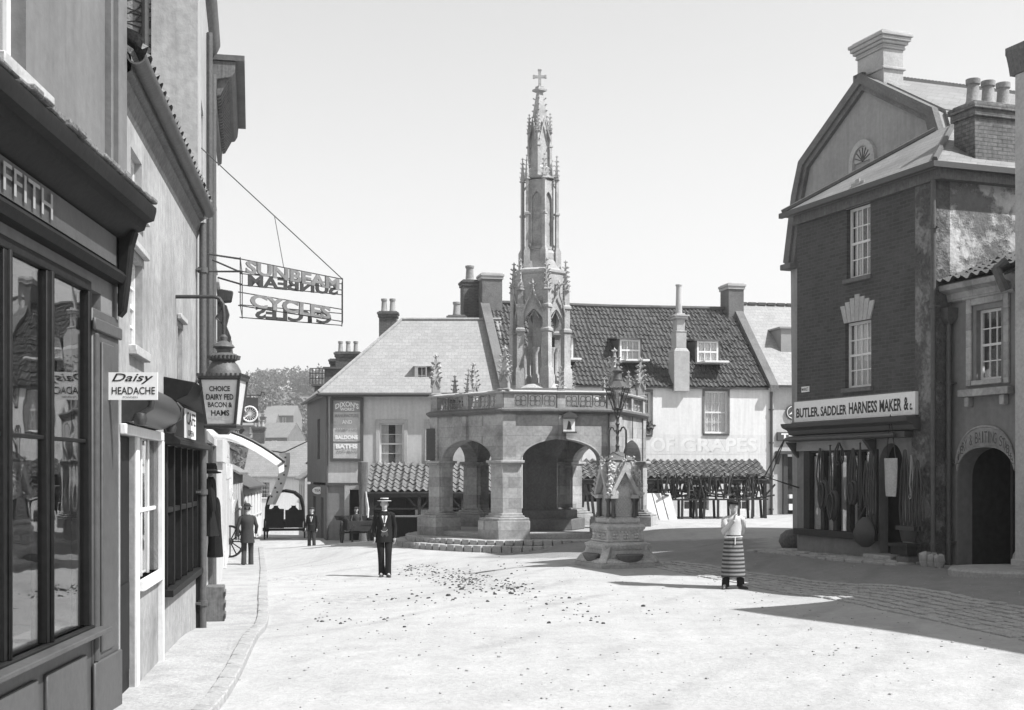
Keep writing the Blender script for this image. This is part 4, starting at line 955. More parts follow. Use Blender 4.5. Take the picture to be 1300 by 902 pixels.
# local axes: x right, y away from the camera; corner k at angle PHI+60k measured clockwise seen from above (towards the camera = -y)
def cdir(k): a = R(PHI+60*k); return Vector((math.cos(a), -math.sin(a), 0))
def fmat(k):   # frame of face between corners k and k+1: x along the face, -y outward
    a = R(PHI+60*k+30); n_ = Vector((math.cos(a), -math.sin(a), 0))     # outward
    x_ = Vector((-n_.y, n_.x, 0))                                     # with outward=-y: x = rotate
    return Matrix(((x_.x, -n_.x, 0, 0), (x_.y, -n_.y, 0, 0), (0, 0, 1, 0), (0, 0, 0, 1)))
ZB, ZF, ZSP, ZAP, ZST, ZPT = .72, .18, 2.33, 3.0, 3.80, 4.42
for k in range(6):
    F = fmat(k); hw = RC/2
    m = MB(); m.archwall(-hw+.3, hw-.3, ZB, ZST, -AP, -AP+.42, -1.2, 1.2, ZSP, ZAP-ZSP, pw=2.3, pt=.16); m.tr(F); wl = m.build('arch_wall', M['stone'], cross)
    m = MB()   # arch moulding
    n = 24; pts = []
    for i in range(n+1):
        x_ = -1.2*math.cos(math.pi*i/n); tt = abs(x_)/1.2; z_ = ZSP+(ZAP-ZSP)*((1-min(1,tt)**2.3)**(1/2.3)*.84+(1-tt)*.16); pts.append((x_, -AP-.005, z_))
    m.tube([( p[0]*1.01, p[1]+.005, p[2]+.02) for p in pts], .018, 6); m.box(-.09,.09,-AP-.1,-AP+.0,ZAP-.02,ZST-.1) if k in (1,2,3) else None
    m.tr(F); m.build('arch_moulding', M['stone'], wl)
    # string course, parapet frame and pierced panels
    m = MB(); e = (AP+.12)*math.tan(R(30))
    m.extx([(-AP+.3,ZST-.06),(-AP-.06,ZST-.06),(-AP-.16,ZST+.02),(-AP-.16,ZST+.07),(-AP-.02,ZST+.12),(-AP+.3,ZST+.12)], -e, e); m.tr(F); m.build('string_course', M['stone_dark'], cross)
    m = MB(); e2 = AP*math.tan(R(30))
    m.box(-e2+.0, e2-.0, -AP-.0, -AP+.16, ZST+.121, ZST+.15); m.box(-e2, e2, -AP, -AP+.16, ZPT-.10, ZPT-.062)
    for q, w_ in ((-e2+.16,.16), (0,.12), (e2-.16,.16)): m.box(q-w_, q+w_, -AP-.03, -AP+.18, ZST+.12, ZPT-.062)
    za, zb = ZST+.15, ZPT-.10; zc_ = (za+zb)/2; rr_ = (zb-za)/2
    for sgn in (-1, 1):
        x0_, x1_ = (.12, e2-.32) if sgn > 0 else (-e2+.32, -.12); nq = 3; wq = (x1_-x0_)/nq
        for i in range(nq):
            cq = x0_+(i+.5)*wq; m.box(x0_+i*wq-.012, x0_+i*wq+.012, -AP+.04, -AP+.12, za, zb)
            for a_ in range(4):
                th = R(45+90*a_); qx, qz = cq+.118*math.cos(th), zc_+.105*math.sin(th)
                m.tube([(qx+.075*math.cos(u), -AP+.08, qz+.08*math.sin(u)) for u in [2*math.pi*j/10 for j in range(11)]], .014, 5, cap=False)
            m.bar((cq-wq/2, -AP+.08, zc_), (cq+wq/2, -AP+.08, zc_), .018); m.bar((cq, -AP+.08, za), (cq, -AP+.08, zb), .018)
    m.tr(F); m.build('pierced_parapet', M['stone'], cross)
    m = MB(); e = (AP+.1)*math.tan(R(30)); m.extx([(-AP+.26,ZPT-.06),(-AP-.08,ZPT-.06),(-AP-.1,ZPT-.02),(-AP+.02,ZPT+.03),(-AP+.26,ZPT+.02)], -e, e); m.tr(F); m.build('coping', M['stone_pale'], cross)
def kite(k, L, o, i_):
    c = cdir(k); t1 = fmat(k).to_3x3() @ Vector((1,0,0)); t2 = fmat(k-1).to_3x3() @ Vector((1,0,0))
    n1 = fmat(k).to_3x3() @ Vector((0,-1,0)); n2 = fmat(k-1).to_3x3() @ Vector((0,-1,0))
    c30 = math.cos(R(30)); C0 = c*RC
    # direction from the corner into each face
    m1 = (cdir(k+1)-c).normalized(); m2 = (cdir(k-1)-c).normalized()
    co = c*((AP+o)/c30); ci = c*((AP-i_)/c30)
    return [tuple((C0+m1*L+n1*o)[:2]), tuple(co[:2]), tuple((C0+m2*L+n2*o)[:2]), tuple((C0+m2*L-n2*i_)[:2]), tuple(ci[:2]), tuple((C0+m1*L-n1*i_)[:2])]
for k in range(6):
    m = MB(); m.prism(kite(k, .72, .40, .62), -.5, ZB-.14); m.prism(kite(k, .70, .37, .60), ZB-.139, ZB-.06); m.prism(kite(k, .60, .22, .55), ZB-.059, ZB)
    m.build('pier_base', M['stone'], cross, bevel=.015)
    m = MB(); m.prism(kite(k, .5, .08, .46), ZB+.001, ZSP-.1); m.prism(kite(k, .55, .13, .5), ZB+.001, ZB+.07)
    m.build('pier_shaft', M['stone'], cross, bevel=.01)
    m = MB(); m.prism(kite(k, .56, .14, .52), ZSP-.10, ZSP-.05); m.prism(kite(k, .6, .19, .56), ZSP-.049, ZSP+.03); m.build('impost', M['stone'], cross, bevel=.012)
    m = MB(); m.prism(kite(k, .36, .05, .44), ZSP+.031, ZST-.061); m.build('pilaster', M['stone'], cross)
# interior vault ceiling, floor steps and centre pillar
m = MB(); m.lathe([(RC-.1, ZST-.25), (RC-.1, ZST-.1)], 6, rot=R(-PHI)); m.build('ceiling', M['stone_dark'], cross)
m = MB(); n=40; 
m.lathe([(RC-.45, ZST+.02), (RC-.5, ZST+.06), (1.35, ZPT+.22), (1.3, ZPT+.2)], 6, rot=R(-PHI)); m.build('roof', M['lead'], cross)
for (r_, za, zb, mt_, nm) in ((4.62, -.75, -.12, 'step', 'step'), (4.3, -.119, .03, 'step', 'step'), (3.62, .031, ZF, 'step', 'floor')):
    m = MB(); m.lathe([(r_-.3*(r_ > 4), za), (r_-.3*(r_ > 4), zb-.02), (r_-.02-.3*(r_ > 4), zb-.002)], 6 if r_ < 4 else 30, rot=R(-PHI))
    if r_ > 4:      # ring of separate worn kerb stones
        nk = 96; rk = random.Random(int(r_*10))
        for i in range(nk):
            a0, a1 = 2*math.pi*i/nk+.004, 2*math.pi*(i+1)/nk-.004; o_ = rk.uniform(-.015,.015); t_ = zb+rk.uniform(-.012,.01)
            ci = [((r_-.34)*math.cos(a0),(r_-.34)*math.sin(a0)),((r_+o_)*math.cos(a0),(r_+o_)*math.sin(a0)),((r_+o_)*math.cos(a1),(r_+o_)*math.sin(a1)),((r_-.34)*math.cos(a1),(r_-.34)*math.sin(a1))]
            m.prism(ci, za, t_)
    m.build(nm, M[mt_], cross, bevel=.012)
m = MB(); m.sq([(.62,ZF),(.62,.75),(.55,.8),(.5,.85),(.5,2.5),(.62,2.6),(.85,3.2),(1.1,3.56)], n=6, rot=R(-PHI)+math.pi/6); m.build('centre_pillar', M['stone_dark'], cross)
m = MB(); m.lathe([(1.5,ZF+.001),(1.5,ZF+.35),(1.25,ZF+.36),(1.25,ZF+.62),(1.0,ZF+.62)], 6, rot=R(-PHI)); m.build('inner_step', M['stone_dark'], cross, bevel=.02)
# crocketed pinnacles
def crocket(mb, p, d, s_):
    d = Vector(d).normalized(); p = Vector(p); mb.tube([p, p+d*s_*.8+Vector((0,0,s_*.1)), p+d*s_*1.3+Vector((0,0,s_*.6)), p+d*s_*.9+Vector((0,0,s_*1.0))], [s_*.35, s_*.3, s_*.5, s_*.12], 5)
def finial(mb, c, s_):
    x, y, z = c; mb.lathe([(s_*.2,0),(s_*.28,s_*.3),(s_*.5,s_*.5),(s_*.25,s_*.7),(s_*.2,s_*1.1),(s_*.35,s_*1.5),(s_*.12,s_*2.0),(0,s_*2.3)], 8, c)
    for a_ in range(4):
        u = Vector((math.cos(a_*math.pi/2+.4), math.sin(a_*math.pi/2+.4), 0)); mb.tube([Vector((x,y,z+s_*.95))+u*s_*.15, Vector((x,y,z+s_*.9))+u*s_*.7, Vector((x,y,z+s_*1.25))+u*s_*.95], [s_*.2,s_*.22,s_*.3], 5)
def pinnacle_mesh(h, w_, rot, rows=4, base=True):
    m = MB(); hb = h*.35 if base else h*.1
    ro = rot
    m.sq([(w_*.75,0),(w_*.75,h*.04),(w_*.5,h*.06),(w_*.5,hb-.02),(w_*.62,hb),(w_*.62,hb+.03),(w_*.45,hb+.04),(w_*.12,h*.86),(.0,h*.88)], rot=ro+math.pi/4)
    for i in range(rows):
        f = i/rows; z_ = hb+.06+(h*.8-hb)*f; r_ = w_*.45*(1-f*.75)
        for a_ in range(4):
            th = ro+a_*math.pi/2; u = Vector((math.cos(th), math.sin(th), 0)); th2 = th+math.pi/4; u2 = Vector((math.cos(th2), math.sin(th2), 0))
            crocket(m, u2*r_*1.2+Vector((0,0,z_)), u2, w_*.34)
    if base:
        for a_ in range(4):
            th = ro+a_*math.pi/2; u = Vector((math.cos(th), math.sin(th), 0)); v_ = Vector((-u.y, u.x, 0))
            for s_ in (-1, 1): m.bar(u*w_*.56+v_*s_*w_*.5+Vector((0,0,hb*.55)), u*w_*.56+Vector((0,0,hb*1.15)), .035)
    finial(m, (0,0,h*.84), w_*.38)
    return m
for k in range(6):
    c = cdir(k)*(AP+.02)/math.cos(R(30))*.955; m = pinnacle_mesh(1.38, .24, R(-PHI-60*k)); 
    m.build('pinnacle', M['stone'], cross, loc=(c.x, c.y, ZPT+.0))
    a = R(PHI+60*k+30); c = Vector((math.cos(a), -math.sin(a), 0))*(AP-.1); m = pinnacle_mesh(.78 if k != 2 else .0001+.78, .15, -a, 4, False); m.build('pinnacle', M['stone'], cross, loc=(c.x, c.y, ZPT+.01))
# --- spire, three diminishing stages
def zpx(py): return EYE+(600-py)/39.5
PS = R(14)         # rotation of spire hexagon
def hx(k, r_, z_=0, off=0): a = PS+math.pi/3*(k+off)-math.pi/2; return Vector((r_*math.cos(a), r_*math.sin(a), z_))
st = MB()
z0, z1 = zpx(500), zpx(345)
m = MB(); m.sq([(1.0,ZPT+.1),(.98,z0+.12),(.82,z0+.25),(.5,z0+.3)], n=6, rot=PS); b1 = m.build('spire_plinth', M['spire'], cross)
m = MB(); m.sq([(.2,z0),(.2,zpx(400)),(.5,zpx(380)),(.5,z1)], n=6, rot=PS+math.pi/6); 
for k in range(6):
    q = hx(k, .52, 0, .5); m.lathe([(.12,z0+.2),(.12,z0+.55),(.085,z0+.62),(.075,z0+1.25),(.12,z0+1.36),(.13,z0+1.45),(.0,z0+1.46)], 8, (q.x,q.y,0))
m.build('inner_shaft', M['spire'], cross)
rb = .86; zs_, zt_ = zpx(412), z1
for k in range(6):
    q = hx(k, rb); th = math.atan2(q.y, q.x)
    m = MB(); c = (q.x, q.y, 0)
    m.sq([(.15,z0+.05),(.15,z0+.75),(.115,z0+.8),(.115,z0+1.9),(.15,z0+1.93),(.15,z0+2.0),(.10,z0+2.06),(.10,zpx(395)),(.135,zpx(394)),(.135,zpx(391)),(.09,zpx(389)),(.09,zpx(362))], c, rot=th)
    pm = pinnacle_mesh(1.05, .17, th, 5, False); pm.tr(Matrix.Translation((q.x, q.y, zpx(372)))); m.add(pm.v, pm.f)
    m.build('spire_buttress', M['spire'], cross)
    # ogee arch panel between buttresses
    q2 = hx(k+1, rb); mid = (q+q2)/2; xd = (q2-q).normalized(); nn = mid.normalized(); hwid = (q2-q).length/2
    Fm = Matrix(((xd.x, -nn.x, 0, mid.x-nn.x*.0), (xd.y, -nn.y, 0, mid.y), (0,0,1,0), (0,0,0,1)))
    m = MB(); m.archwall(-hwid+.08, hwid-.08, zs_-.0, zpx(352), .0, .12, -hwid+.11, hwid-.11, zs_, .42, pw=1.6, pt=.35, n=16)
    for s_ in (-1, 1):   # ogee hood
        pts = [(s_*(hwid-.08), -.05, zs_+.1), (s_*(hwid-.1), -.06, zs_+.3), (s_*.2, -.08, zs_+.62), (s_*.06, -.1, zs_+.85), (0, -.12, zs_+1.12)]
        m.tube(pts, .035, 6)
        for f in (1, 2, 3): crocket(m, pts[f], (s_*.6, -.4, .7), .055)
    m.tube([(-.16,.05,zs_+.12),(0,.05,zs_+.38),(.16,.05,zs_+.12)], .02, 5); m.bar((0,.05,zs_+.36),(0,.05,zs_+.5),.03)
    finial(m, (0,-.12,zs_+1.06), .13); m.tr(Fm); m.build('ogee_arch', M['spire'], cross)
m = MB(); m.sq([(.72,zpx(352)),(.78,zpx(349)),(.78,zpx(346)),(.6,zpx(343)),(.55,zpx(335)),(.5,zpx(332))], n=6, rot=PS+math.pi/6); m.build('cornice', M['spire'], cross)
# stage two
z2a, z2b = zpx(343), zpx(226)
m = MB(); m.sq([(.5,z2a),(.5,z2a+.5),(.42,z2a+.6),(.33,z2a+.62),(.33,z2b-.1),(.46,z2b-.06),(.46,z2b),(.3,z2b+.04)], n=6, rot=PS+math.pi/6); m.build('second_stage', M['spire'], cross)
for k in range(6):
    q = hx(k, .40*1.0); q2 = hx(k+1, .40); mid = (hx(k,.46)+hx(k+1,.46))/2; xd = (q2-q).normalized(); nn = mid.normalized(); hwid = .2
    Fm = Matrix(((xd.x, -nn.x, 0, mid.x), (xd.y, -nn.y, 0, mid.y), (0,0,1,0), (0,0,0,1)))
    m = MB(); m.archwall(-.23, .23, z2a+.72, z2b-.12, -.0, .05, -.155, .155, z2b-.75, .25, pw=1.6, pt=.35, n=12)
    m.box(-.23,.23,-.0,.05,z2a+.62,z2a+.719); m.tr(Fm); m.build('blind_arch', M['spire'], cross)
    q = hx(k, .57); th = math.atan2(q.y, q.x); c = (q.x, q.y, 0)
    m = MB(); m.sq([(.10,z2a-.05),(.10,z2a+.55),(.06,z2a+.65),(.05,z2a+.7),(.05,z2a+1.7),(.075,z2a+1.72),(.075,z2a+1.78),(.045,z2a+1.8),(.045,z2b-.1)], c, rot=th)
    m.bar((q.x*.62,q.y*.62,z2a+1.75),(q.x,q.y,z2a+1.75),.05); m.bar((q.x*.62,q.y*.62,z2a+.9),(q.x,q.y,z2a+.6),.05); m.bar((q.x*.62,q.y*.62,z2b-.1),(q.x,q.y,z2b-.45),.04)
    pm = pinnacle_mesh(.85, .11, th, 4, False); pm.tr(Matrix.Translation((q.x, q.y, z2b-.12))); m.add(pm.v, pm.f); m.build('slender_buttress', M['spire'], cross)
# stage three
z3a, z3b = z2b, zpx(150)
m = MB(); m.sq([(.30,z3a),(.28,z3a+.3),(.22,z3a+.35),(.20,z3b-.3),(.14,z3b+.3),(.075,zpx(118)),(.17,zpx(116)),(.17,zpx(113.5)),(.1,zpx(112)),(.1,zpx(110)),(0,zpx(109))], rot=R(35)+math.pi/4)
for a_ in range(4):
    th = R(35)+a_*math.pi/2+math.pi/4; u = Vector((math.cos(th), math.sin(th), 0)); 
    for i in range(5): f = i/5; crocket(m, u*(.19-.08*f)+Vector((0,0,z3b+.0+f*1.0-.2)), u, .06)
m.build('spirelet', M['spire'], cross)
for a_ in range(4):
    th = R(35)+a_*math.pi/2+math.pi/4; u = Vector((math.cos(th), math.sin(th), 0))*.34; c = (u.x, u.y, 0)
    m = MB(); m.sq([(.06,z3a-.05),(.045,z3a+.1),(.045,z3a+.95),(.07,z3a+.97),(.07,z3a+1.02),(.04,z3a+1.04),(.04,z3b-.45)], c, rot=th)
    for z_ in (z3a+1.0, z3b-.5): m.bar((u.x,u.y,z_),(u.x*.5,u.y*.5,z_+.3),.045)
    pm = pinnacle_mesh(.68, .10, th, 4, False); pm.tr(Matrix.Translation((u.x, u.y, z3b-.5))); m.add(pm.v, pm.f); m.build('slender_buttress', M['spire'], cross)
    th = R(35)+a_*math.pi/2; u = Vector((math.cos(th), math.sin(th), 0)); v_ = Vector((-u.y,u.x,0)); m = MB()
    for s_ in (-1,1): m.tube([u*.3+v_*s_*.22+Vector((0,0,z3b-.75)), u*.28+v_*s_*.12+Vector((0,0,z3b-.45)), u*.27+Vector((0,0,z3b-.05))], .028, 5)
    m.build('gablet', M['spire'], cross)
zc0 = zpx(110); m = MB(); m.box(-.045,.045,-.04,.04,zc0,zpx(89)); m.box(-.19,.19,-.039,.039,zpx(99),zpx(96))
for x_ in (-.19,.19): m.box(x_-.03,x_+.03,-.045,.045,zpx(99.6),zpx(95.4))
m.box(-.06,.06,-.045,.045,zpx(90),zpx(88.2)); m.build('finial_cross', M['spire'], cross)
# hood sign on the lit face, notice boards on the shaded pier, downpipes
F = fmat(1); m = MB(); xl = -.02
m.box(xl-.3+.35,xl+.05+.35,-AP-.17,-AP-.125,3.22,3.60) ; m.tr(F); hs = m.build('notice_box', M['signw'], cross)
m = MB(); m.extr([(xl,3.62),(xl+.46,3.62),(xl+.43,3.72),(xl+.23,3.80),(xl+.03,3.72)], -AP-.3, -AP-.101); m.box(xl+.02,xl+.44,-AP-.26,-AP-.125,3.17,3.215); m.tr(F); m.build('notice_hood', M['mark'], hs)
m = MB(); m.extr([(xl+.15,3.28),(xl+.3,3.28),(xl+.26,3.5),(xl+.2,3.54)], -AP-.18, -AP-.171); m.tr(F); m.build('notice_mark', M['mark'], hs)
m = MB()
for k, xx in ((0, -.2), (1, 1.45)):
    F = fmat(k); g = MB(); g.tube([(xx,-AP-.08,ZB if k else ZAP+.05),(xx,-AP-.08,ZST-.06)], .03 if k else .012, 6); g.tr(F); m.add(g.v, g.f)
m.build('downpipe', M['iron'], cross)
# dark notice board on the left pier
t = thing('pier_notice_board', 'dark lettered board fixed high on the left shaded pier of the market cross', 'notice board', tuple(Vector((CX, CY, 0))+cdir(3)*(AP/math.cos(R(30))+.19)+Vector((.27,-.14,2.38))), R(-20))
m = MB(); m.box(-.25,.25,-.03,.0,0,1.0); m.build('board', M['mark'], t)
m = MB(); r_ = random.Random(2)
for i in range(8): m.box(-.2,.2-.1*r_.random(),-.036,-.0305,.08+i*.11,.13+i*.11)
m.build('pasted_lines', M['mpaint'], t)

# ---------------------------------------------------------------- FOUNTAIN with lamp
FX, FY = 2.33, 28.7; zg = G(FX, FY)
ft = thing('drinking_fountain', 'carved stone drinking fountain with gabled niche carrying a street lamp', 'fountain', (FX, FY, zg), R(20))
def zf(py): return EYE+(600-py)/57.5-zg
m = MB(); m.box(-.73,.73,-.73,.73,-.3,.10); m.build('plinth', M['step'], ft, bevel=.02)
m = MB()
m.sq([(.70,.101),(.68,.16),(.60,.20)], rot=math.pi/4)
m.sq([(.50,.2),(.50,.38),(.54,.42),(.56,.50),(.50,.53),(.47,.55)], rot=math.pi/4)
for a_ in range(4):      # scrolled corner feet
    th = a_*math.pi/2+math.pi/4; u = Vector((math.cos(th), math.sin(th), 0)); v_ = Vector((-u.y,u.x,0))
    pr = [(.93,.101),(.95,.14),(.86,.24),(.74,.34),(.69,.5),(.6,.54),(.5,.5),(.5,.101)]
    vs = [u*r_-v_*.09+Vector((0,0,z_)) for r_, z_ in pr]+[u*r_+v_*.09+Vector((0,0,z_)) for r_, z_ in pr]; n = len(pr)
    m.add(vs, [tuple(range(n))[::-1], tuple(range(n,2*n))]+[(i,(i+1)%n,n+(i+1)%n,n+i) for i in range(n)])
m.build('base', M['fount'], ft, bevel=.012)
for a_ in range(4):      # basins between the feet
    m = MB(); th = a_*math.pi/2
    m.ell([(0,-.62,.101,.2,.06),(0,-.64,.2,.28,.12),(0,-.64,.28,.33,.15),(0,-.64,.30,.31,.14),(0,-.64,.26,.26,.1)], 16); m.tr(Matrix.Rotation(th, 4, 'Z')); m.build('basin', M['stone_dark'], ft)
m = MB(); m.sq([(.455,.55),(.455,.56),(.47,.58),(.47,.80),(.5,.83),(.52,.88),(.49,.92),(.45,.94)], rot=math.pi/4); m.sq([(.49,.56),(.5,.6),(.478,.61)], rot=math.pi/4)
m.build('shaft', M['fount'], ft, bevel=.006)
m = MB()
for a_ in range(4):
    g = MB()
    for i in range(10): g.extr([(-.42+i*.088,.80),(-.42+i*.088+.08,.80),(-.42+i*.088+.04,.745)], -.5, -.475)
    for i in range(3):
        x_ = -.28+i*.28
        for j in range(4): th = R(45+90*j); g.lathe([(0,-.03),(.035,-.02),(.045,.0),(.03,.025),(0,.03)], 6, (x_+.045*math.cos(th), -.48, .68+.045*math.sin(th)))
    g.tr(Matrix.Rotation(a_*math.pi/2, 4, 'Z')); m.add(g.v, g.f)
m.build('carved_band', M['fount'], ft)
ZP = .94   # pedestal with niches
m = MB(); m.sq([(.42,ZP),(.46,ZP+.05),(.46,ZP+.12),(.40,ZP+.16)], rot=math.pi/4); m.box(-.33,.33,-.33,.33,ZP+.16,2.3); m.build('niche_core', M['fount'], ft)
for a_ in range(4):
    Rm = Matrix.Rotation(a_*math.pi/2, 4, 'Z'); g = MB()
    g.extr([(-.22,ZP+.17),(.22,ZP+.17),(.22,1.58),(.0,1.95),(-.22,1.58)], -.345, -.331); g.tr(Rm); pnl = g.build('niche_panel', M['fount'], ft)
    g = MB()
    for i in range(-5, 9):
        for sg in (-1, 1):
            x0_, x1_ = -.2, .2; za = ZP+.2+i*.085; zb = za+.4
            pts = [(x0_+.4*q, za+.4*q) if sg > 0 else (x1_-.4*q, za+.4*q) for q in (0, 1)]
            lo, hi = ZP+.2, 1.55
            (xa_, a1), (xb_, b1) = pts
            if b1 <= lo or a1 >= hi: continue
            t0_ = max(0, (lo-a1)/(b1-a1)); t1_ = min(1, (hi-a1)/(b1-a1)); g.bar((xa_+(xb_-xa_)*t0_, -.35, a1+(b1-a1)*t0_), (xa_+(xb_-xa_)*t1_, -.35, a1+(b1-a1)*t1_), .014)
    g.tr(Rm); g.build('diaper_pattern', M['stone_pale'], pnl)
    g = MB()       # gable
    for s_ in (-1, 1):
        g.extr([(s_*.44,1.60),(s_*.36,1.58),(0,2.08),(0,2.28)], -.52, -.36)
        for i in range(5): f = (i+.6)/5; crocket(g, (s_*.42*(1-f), -.44, 1.63+.62*f), (s_*.8, 0, .5), .055)
    g.box(-.42,-.2,-.5,-.34,1.5,1.579); g.box(.2,.42,-.5,-.34,1.5,1.579); finial(g, (0,-.44,2.24), .08)
    for i in range(6): th = math.pi*2*i/6; g.lathe([(0,-.02),(.035,0),(0,.03)], 6, (.05*math.cos(th),-.37,1.83+.05*math.sin(th)))
    g.tr(Rm); g.build('gable', M['stone_pale'], ft)
    for s_ in (-1, 1):
        g = MB(); g.lathe([(.07,ZP+.16),(.07,ZP+.2),(.05,ZP+.24),(.047,1.40),(.08,1.46),(.085,1.499),(0,1.5)], 10, (s_*.31,-.42,0)); g.tr(Rm); g.build('colonnette', M['mpaint'], ft)
    g = MB(); r_ = random.Random(a_)    # foliage masses on the corner
    for i in range(26):
        z_ = 1.55+.85*i/26; k_ = .46-.20*(i/26)**1.2; q = Vector((k_+r_.uniform(-.05,.04), -k_+r_.uniform(-.04,.05), z_)); s_ = r_.uniform(.04,.075)
        g.lathe([(0,-s_),(s_*.9,-s_*.4),(s_,s_*.3),(0,s_)], 6, q)
        if i % 3 == 0: crocket(g, q, (1,-1,.3), .08)
    g.tr(Rm); g.build('carved_foliage', M['fount'], ft)
m = MB(); m.sq([(.34,2.3),(.36,2.34),(.30,2.4),(.2,2.44),(.12,2.5),(.1,2.52)], rot=math.pi/4); m.build('cap', M['stone_dark'], ft)
# lamp standard
m = MB(); m.lathe([(.07,2.5),(.05,2.54),(.035,2.6),(.05,2.66),(.025,2.7),(.04,2.84),(.022,2.9),(.05,2.96),(.025,3.02),(.03,3.1),(.055,3.14),(.028,3.18),(.03,3.24),(.045,3.28),(.02,3.32),(.02,3.46)], 10)
for a_ in range(4):
    th = a_*math.pi/2+.3; u = Vector((math.cos(th), math.sin(th), 0)); Zv = lambda z_: Vector((0,0,z_))
    m.tube([u*.26+Zv(2.3), u*.27+Zv(2.9), u*.26+Zv(3.0), u*.2+Zv(3.07), u*.13+Zv(3.05), u*.09+Zv(2.98), u*.04+Zv(3.0)], .015, 6)
    m.tube([u*.03+Zv(3.25), u*.08+Zv(3.36), u*.10+Zv(3.47)], .010, 5)
m.build('lamp_post', M['iron'], ft)
zL0, zL1 = 3.47, zf(494); rL0, rL1 = .10, .265
m = MB(); m.sq([(.08,zL0-.03),(rL0+.01,zL0-.01),(rL0+.01,zL0+.02),(.05,zL0+.02)], n=6)
for k in range(6):
    a_ = 2*math.pi*k/6+math.pi/6; b_ = a_+math.pi/3
    m.bar((rL0*math.cos(a_),rL0*math.sin(a_),zL0), (rL1*math.cos(a_),rL1*math.sin(a_),zL1), .018)
    m.bar((rL1*math.cos(a_),rL1*math.sin(a_),zL1), (rL1*math.cos(b_),rL1*math.sin(b_),zL1), .022)
    crocket(m, (rL1*math.cos(a_)*1.02,rL1*math.sin(a_)*1.02,zL1), (math.cos(a_),math.sin(a_),.6), .028)
for k in range(18): a_ = 2*math.pi*k/18+math.pi/6; m.lathe([(0,-.02),(.018,0),(0,.03)], 6, (rL1*1.0*math.cos(a_),rL1*math.sin(a_),zL1+.02))
lt = m.build('lantern_frame', M['iron'], ft)
m = MB(); m.sq([(rL0*.86,zL0+.02),(rL1*.86,zL1-.005)], n=6); m.build('lantern_pane', glass('lamp_pane', .75), lt)
m = MB(); m.lathe([(.03,zL0+.02),(.012,zL0+.05),(.012,zL0+.22),(.03,zL0+.25),(.03,zL0+.36),(0,zL0+.37)], 8); m.build('gas_burner', M['lampglass'], lt)
m = MB(); m.sq([(rL1*.9,zL1+.01),(rL1*.55,zL1+.13),(.10,zL1+.18)], n=6); m.lathe([(.10,zL1+.17),(.115,zL1+.2),(.1,zL1+.23),(.085,zL1+.35),(.11,zL1+.37),(.12,zL1+.40),(.06,zL1+.44),(.03,zL1+.5),(.04,zL1+.54),(0,zL1+.62)], 12)
m.build('lantern_top', M['irong'], ft)

for o_ in ft.children:
    b_ = o_.name.split('.')[0]
    if b_ in ('niche_core', 'niche_panel', 'gable', 'colonnette', 'carved_foliage', 'cap'): o_.scale = (.80, .80, 1)
    if b_ in ('shaft', 'carved_band'): o_.scale = (.90, .90, 1)
# ---------------------------------------------------------------- PALE HOUSE WITH THE ADVERTISING BOARD
Df = Fr((415-650)/FPX*56, 56, 1, 0.01); LD = Df.x(636); ED = 5.42; RD = 8.98; DD = 7.0
dx = thing('corner_house', 'pale rendered corner house with hipped slate roof and a big advertising board', 'house', Df.loc, Df.rz)
wd = [(Df.x(482), Df.x(512.5), Df.z(497,590), Df.z(497,537.5)), (Df.x(544), Df.x(560), Df.z(550,590), Df.z(550,537.5))]
# side wall runs back along the falling street (splayed to the left)
sv = Vector((-1.85, 6.8)).normalized()*DD
m = MB(); zb = 1.55
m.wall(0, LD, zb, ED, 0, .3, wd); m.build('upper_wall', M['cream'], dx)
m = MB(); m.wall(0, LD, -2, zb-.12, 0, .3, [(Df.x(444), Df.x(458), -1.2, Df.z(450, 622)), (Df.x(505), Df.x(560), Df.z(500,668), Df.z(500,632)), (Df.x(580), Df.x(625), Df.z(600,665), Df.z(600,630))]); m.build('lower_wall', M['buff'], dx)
m = MB(); m.box(-.02, LD, -.08, .0, zb-.12, zb-.01); m.box(-.03, LD, -.04, .28, zb-.119, zb-.001); m.build('string_band', M['mark'], dx)
for q in wd:
    window(dx, *q, y=.1, cols=1, rows=4, fw=.07, curtain=1)
    m = MB()
    m.box(q[0]-.16,q[0]-.002,-.05,-.002,q[2]-.0,q[3]+.16); m.box(q[1]+.002,q[1]+.16,-.05,-.002,q[2],q[3]+.16); m.box(q[0]-.002,q[1]+.002,-.05,-.002,q[3]+.002,q[3]+.16); m.build('window_surround', M['stone_pale'], dx, bevel=.008)
def sidewall(z0, z1, mt, nm, ops=()):
    m = MB(); Ls = DD; m.wall(-Ls, -.001, z0, z1, 0, .28, ops)
    a_ = math.atan2(-sv.y, -sv.x); m.tr(Matrix.Rotation(a_, 4, 'Z') @ Matrix.Identity(4)); return m.build(nm, M[mt], dx)
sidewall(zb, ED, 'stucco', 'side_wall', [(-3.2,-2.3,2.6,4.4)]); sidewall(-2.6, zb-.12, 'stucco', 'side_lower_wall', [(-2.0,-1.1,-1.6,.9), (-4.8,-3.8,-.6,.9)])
m = MB(); m.box(LD-.3, LD, .31, DD, -2, ED); m.box(sv.x+.3, LD-.3, DD-.3, DD, -2.6, ED); m.build('back_wall', M['buff'], dx)
m = MB(); m.box(-.1,LD,.75,.8,-1.3,ED-.3); m.build('room_back', M['inside'], dx)
m = MB()
m.tube([(0,-.02,-1.4),(0,-.02,ED-.1)], .06, 8); m.build('corner_pipe', M['irong'], dx)
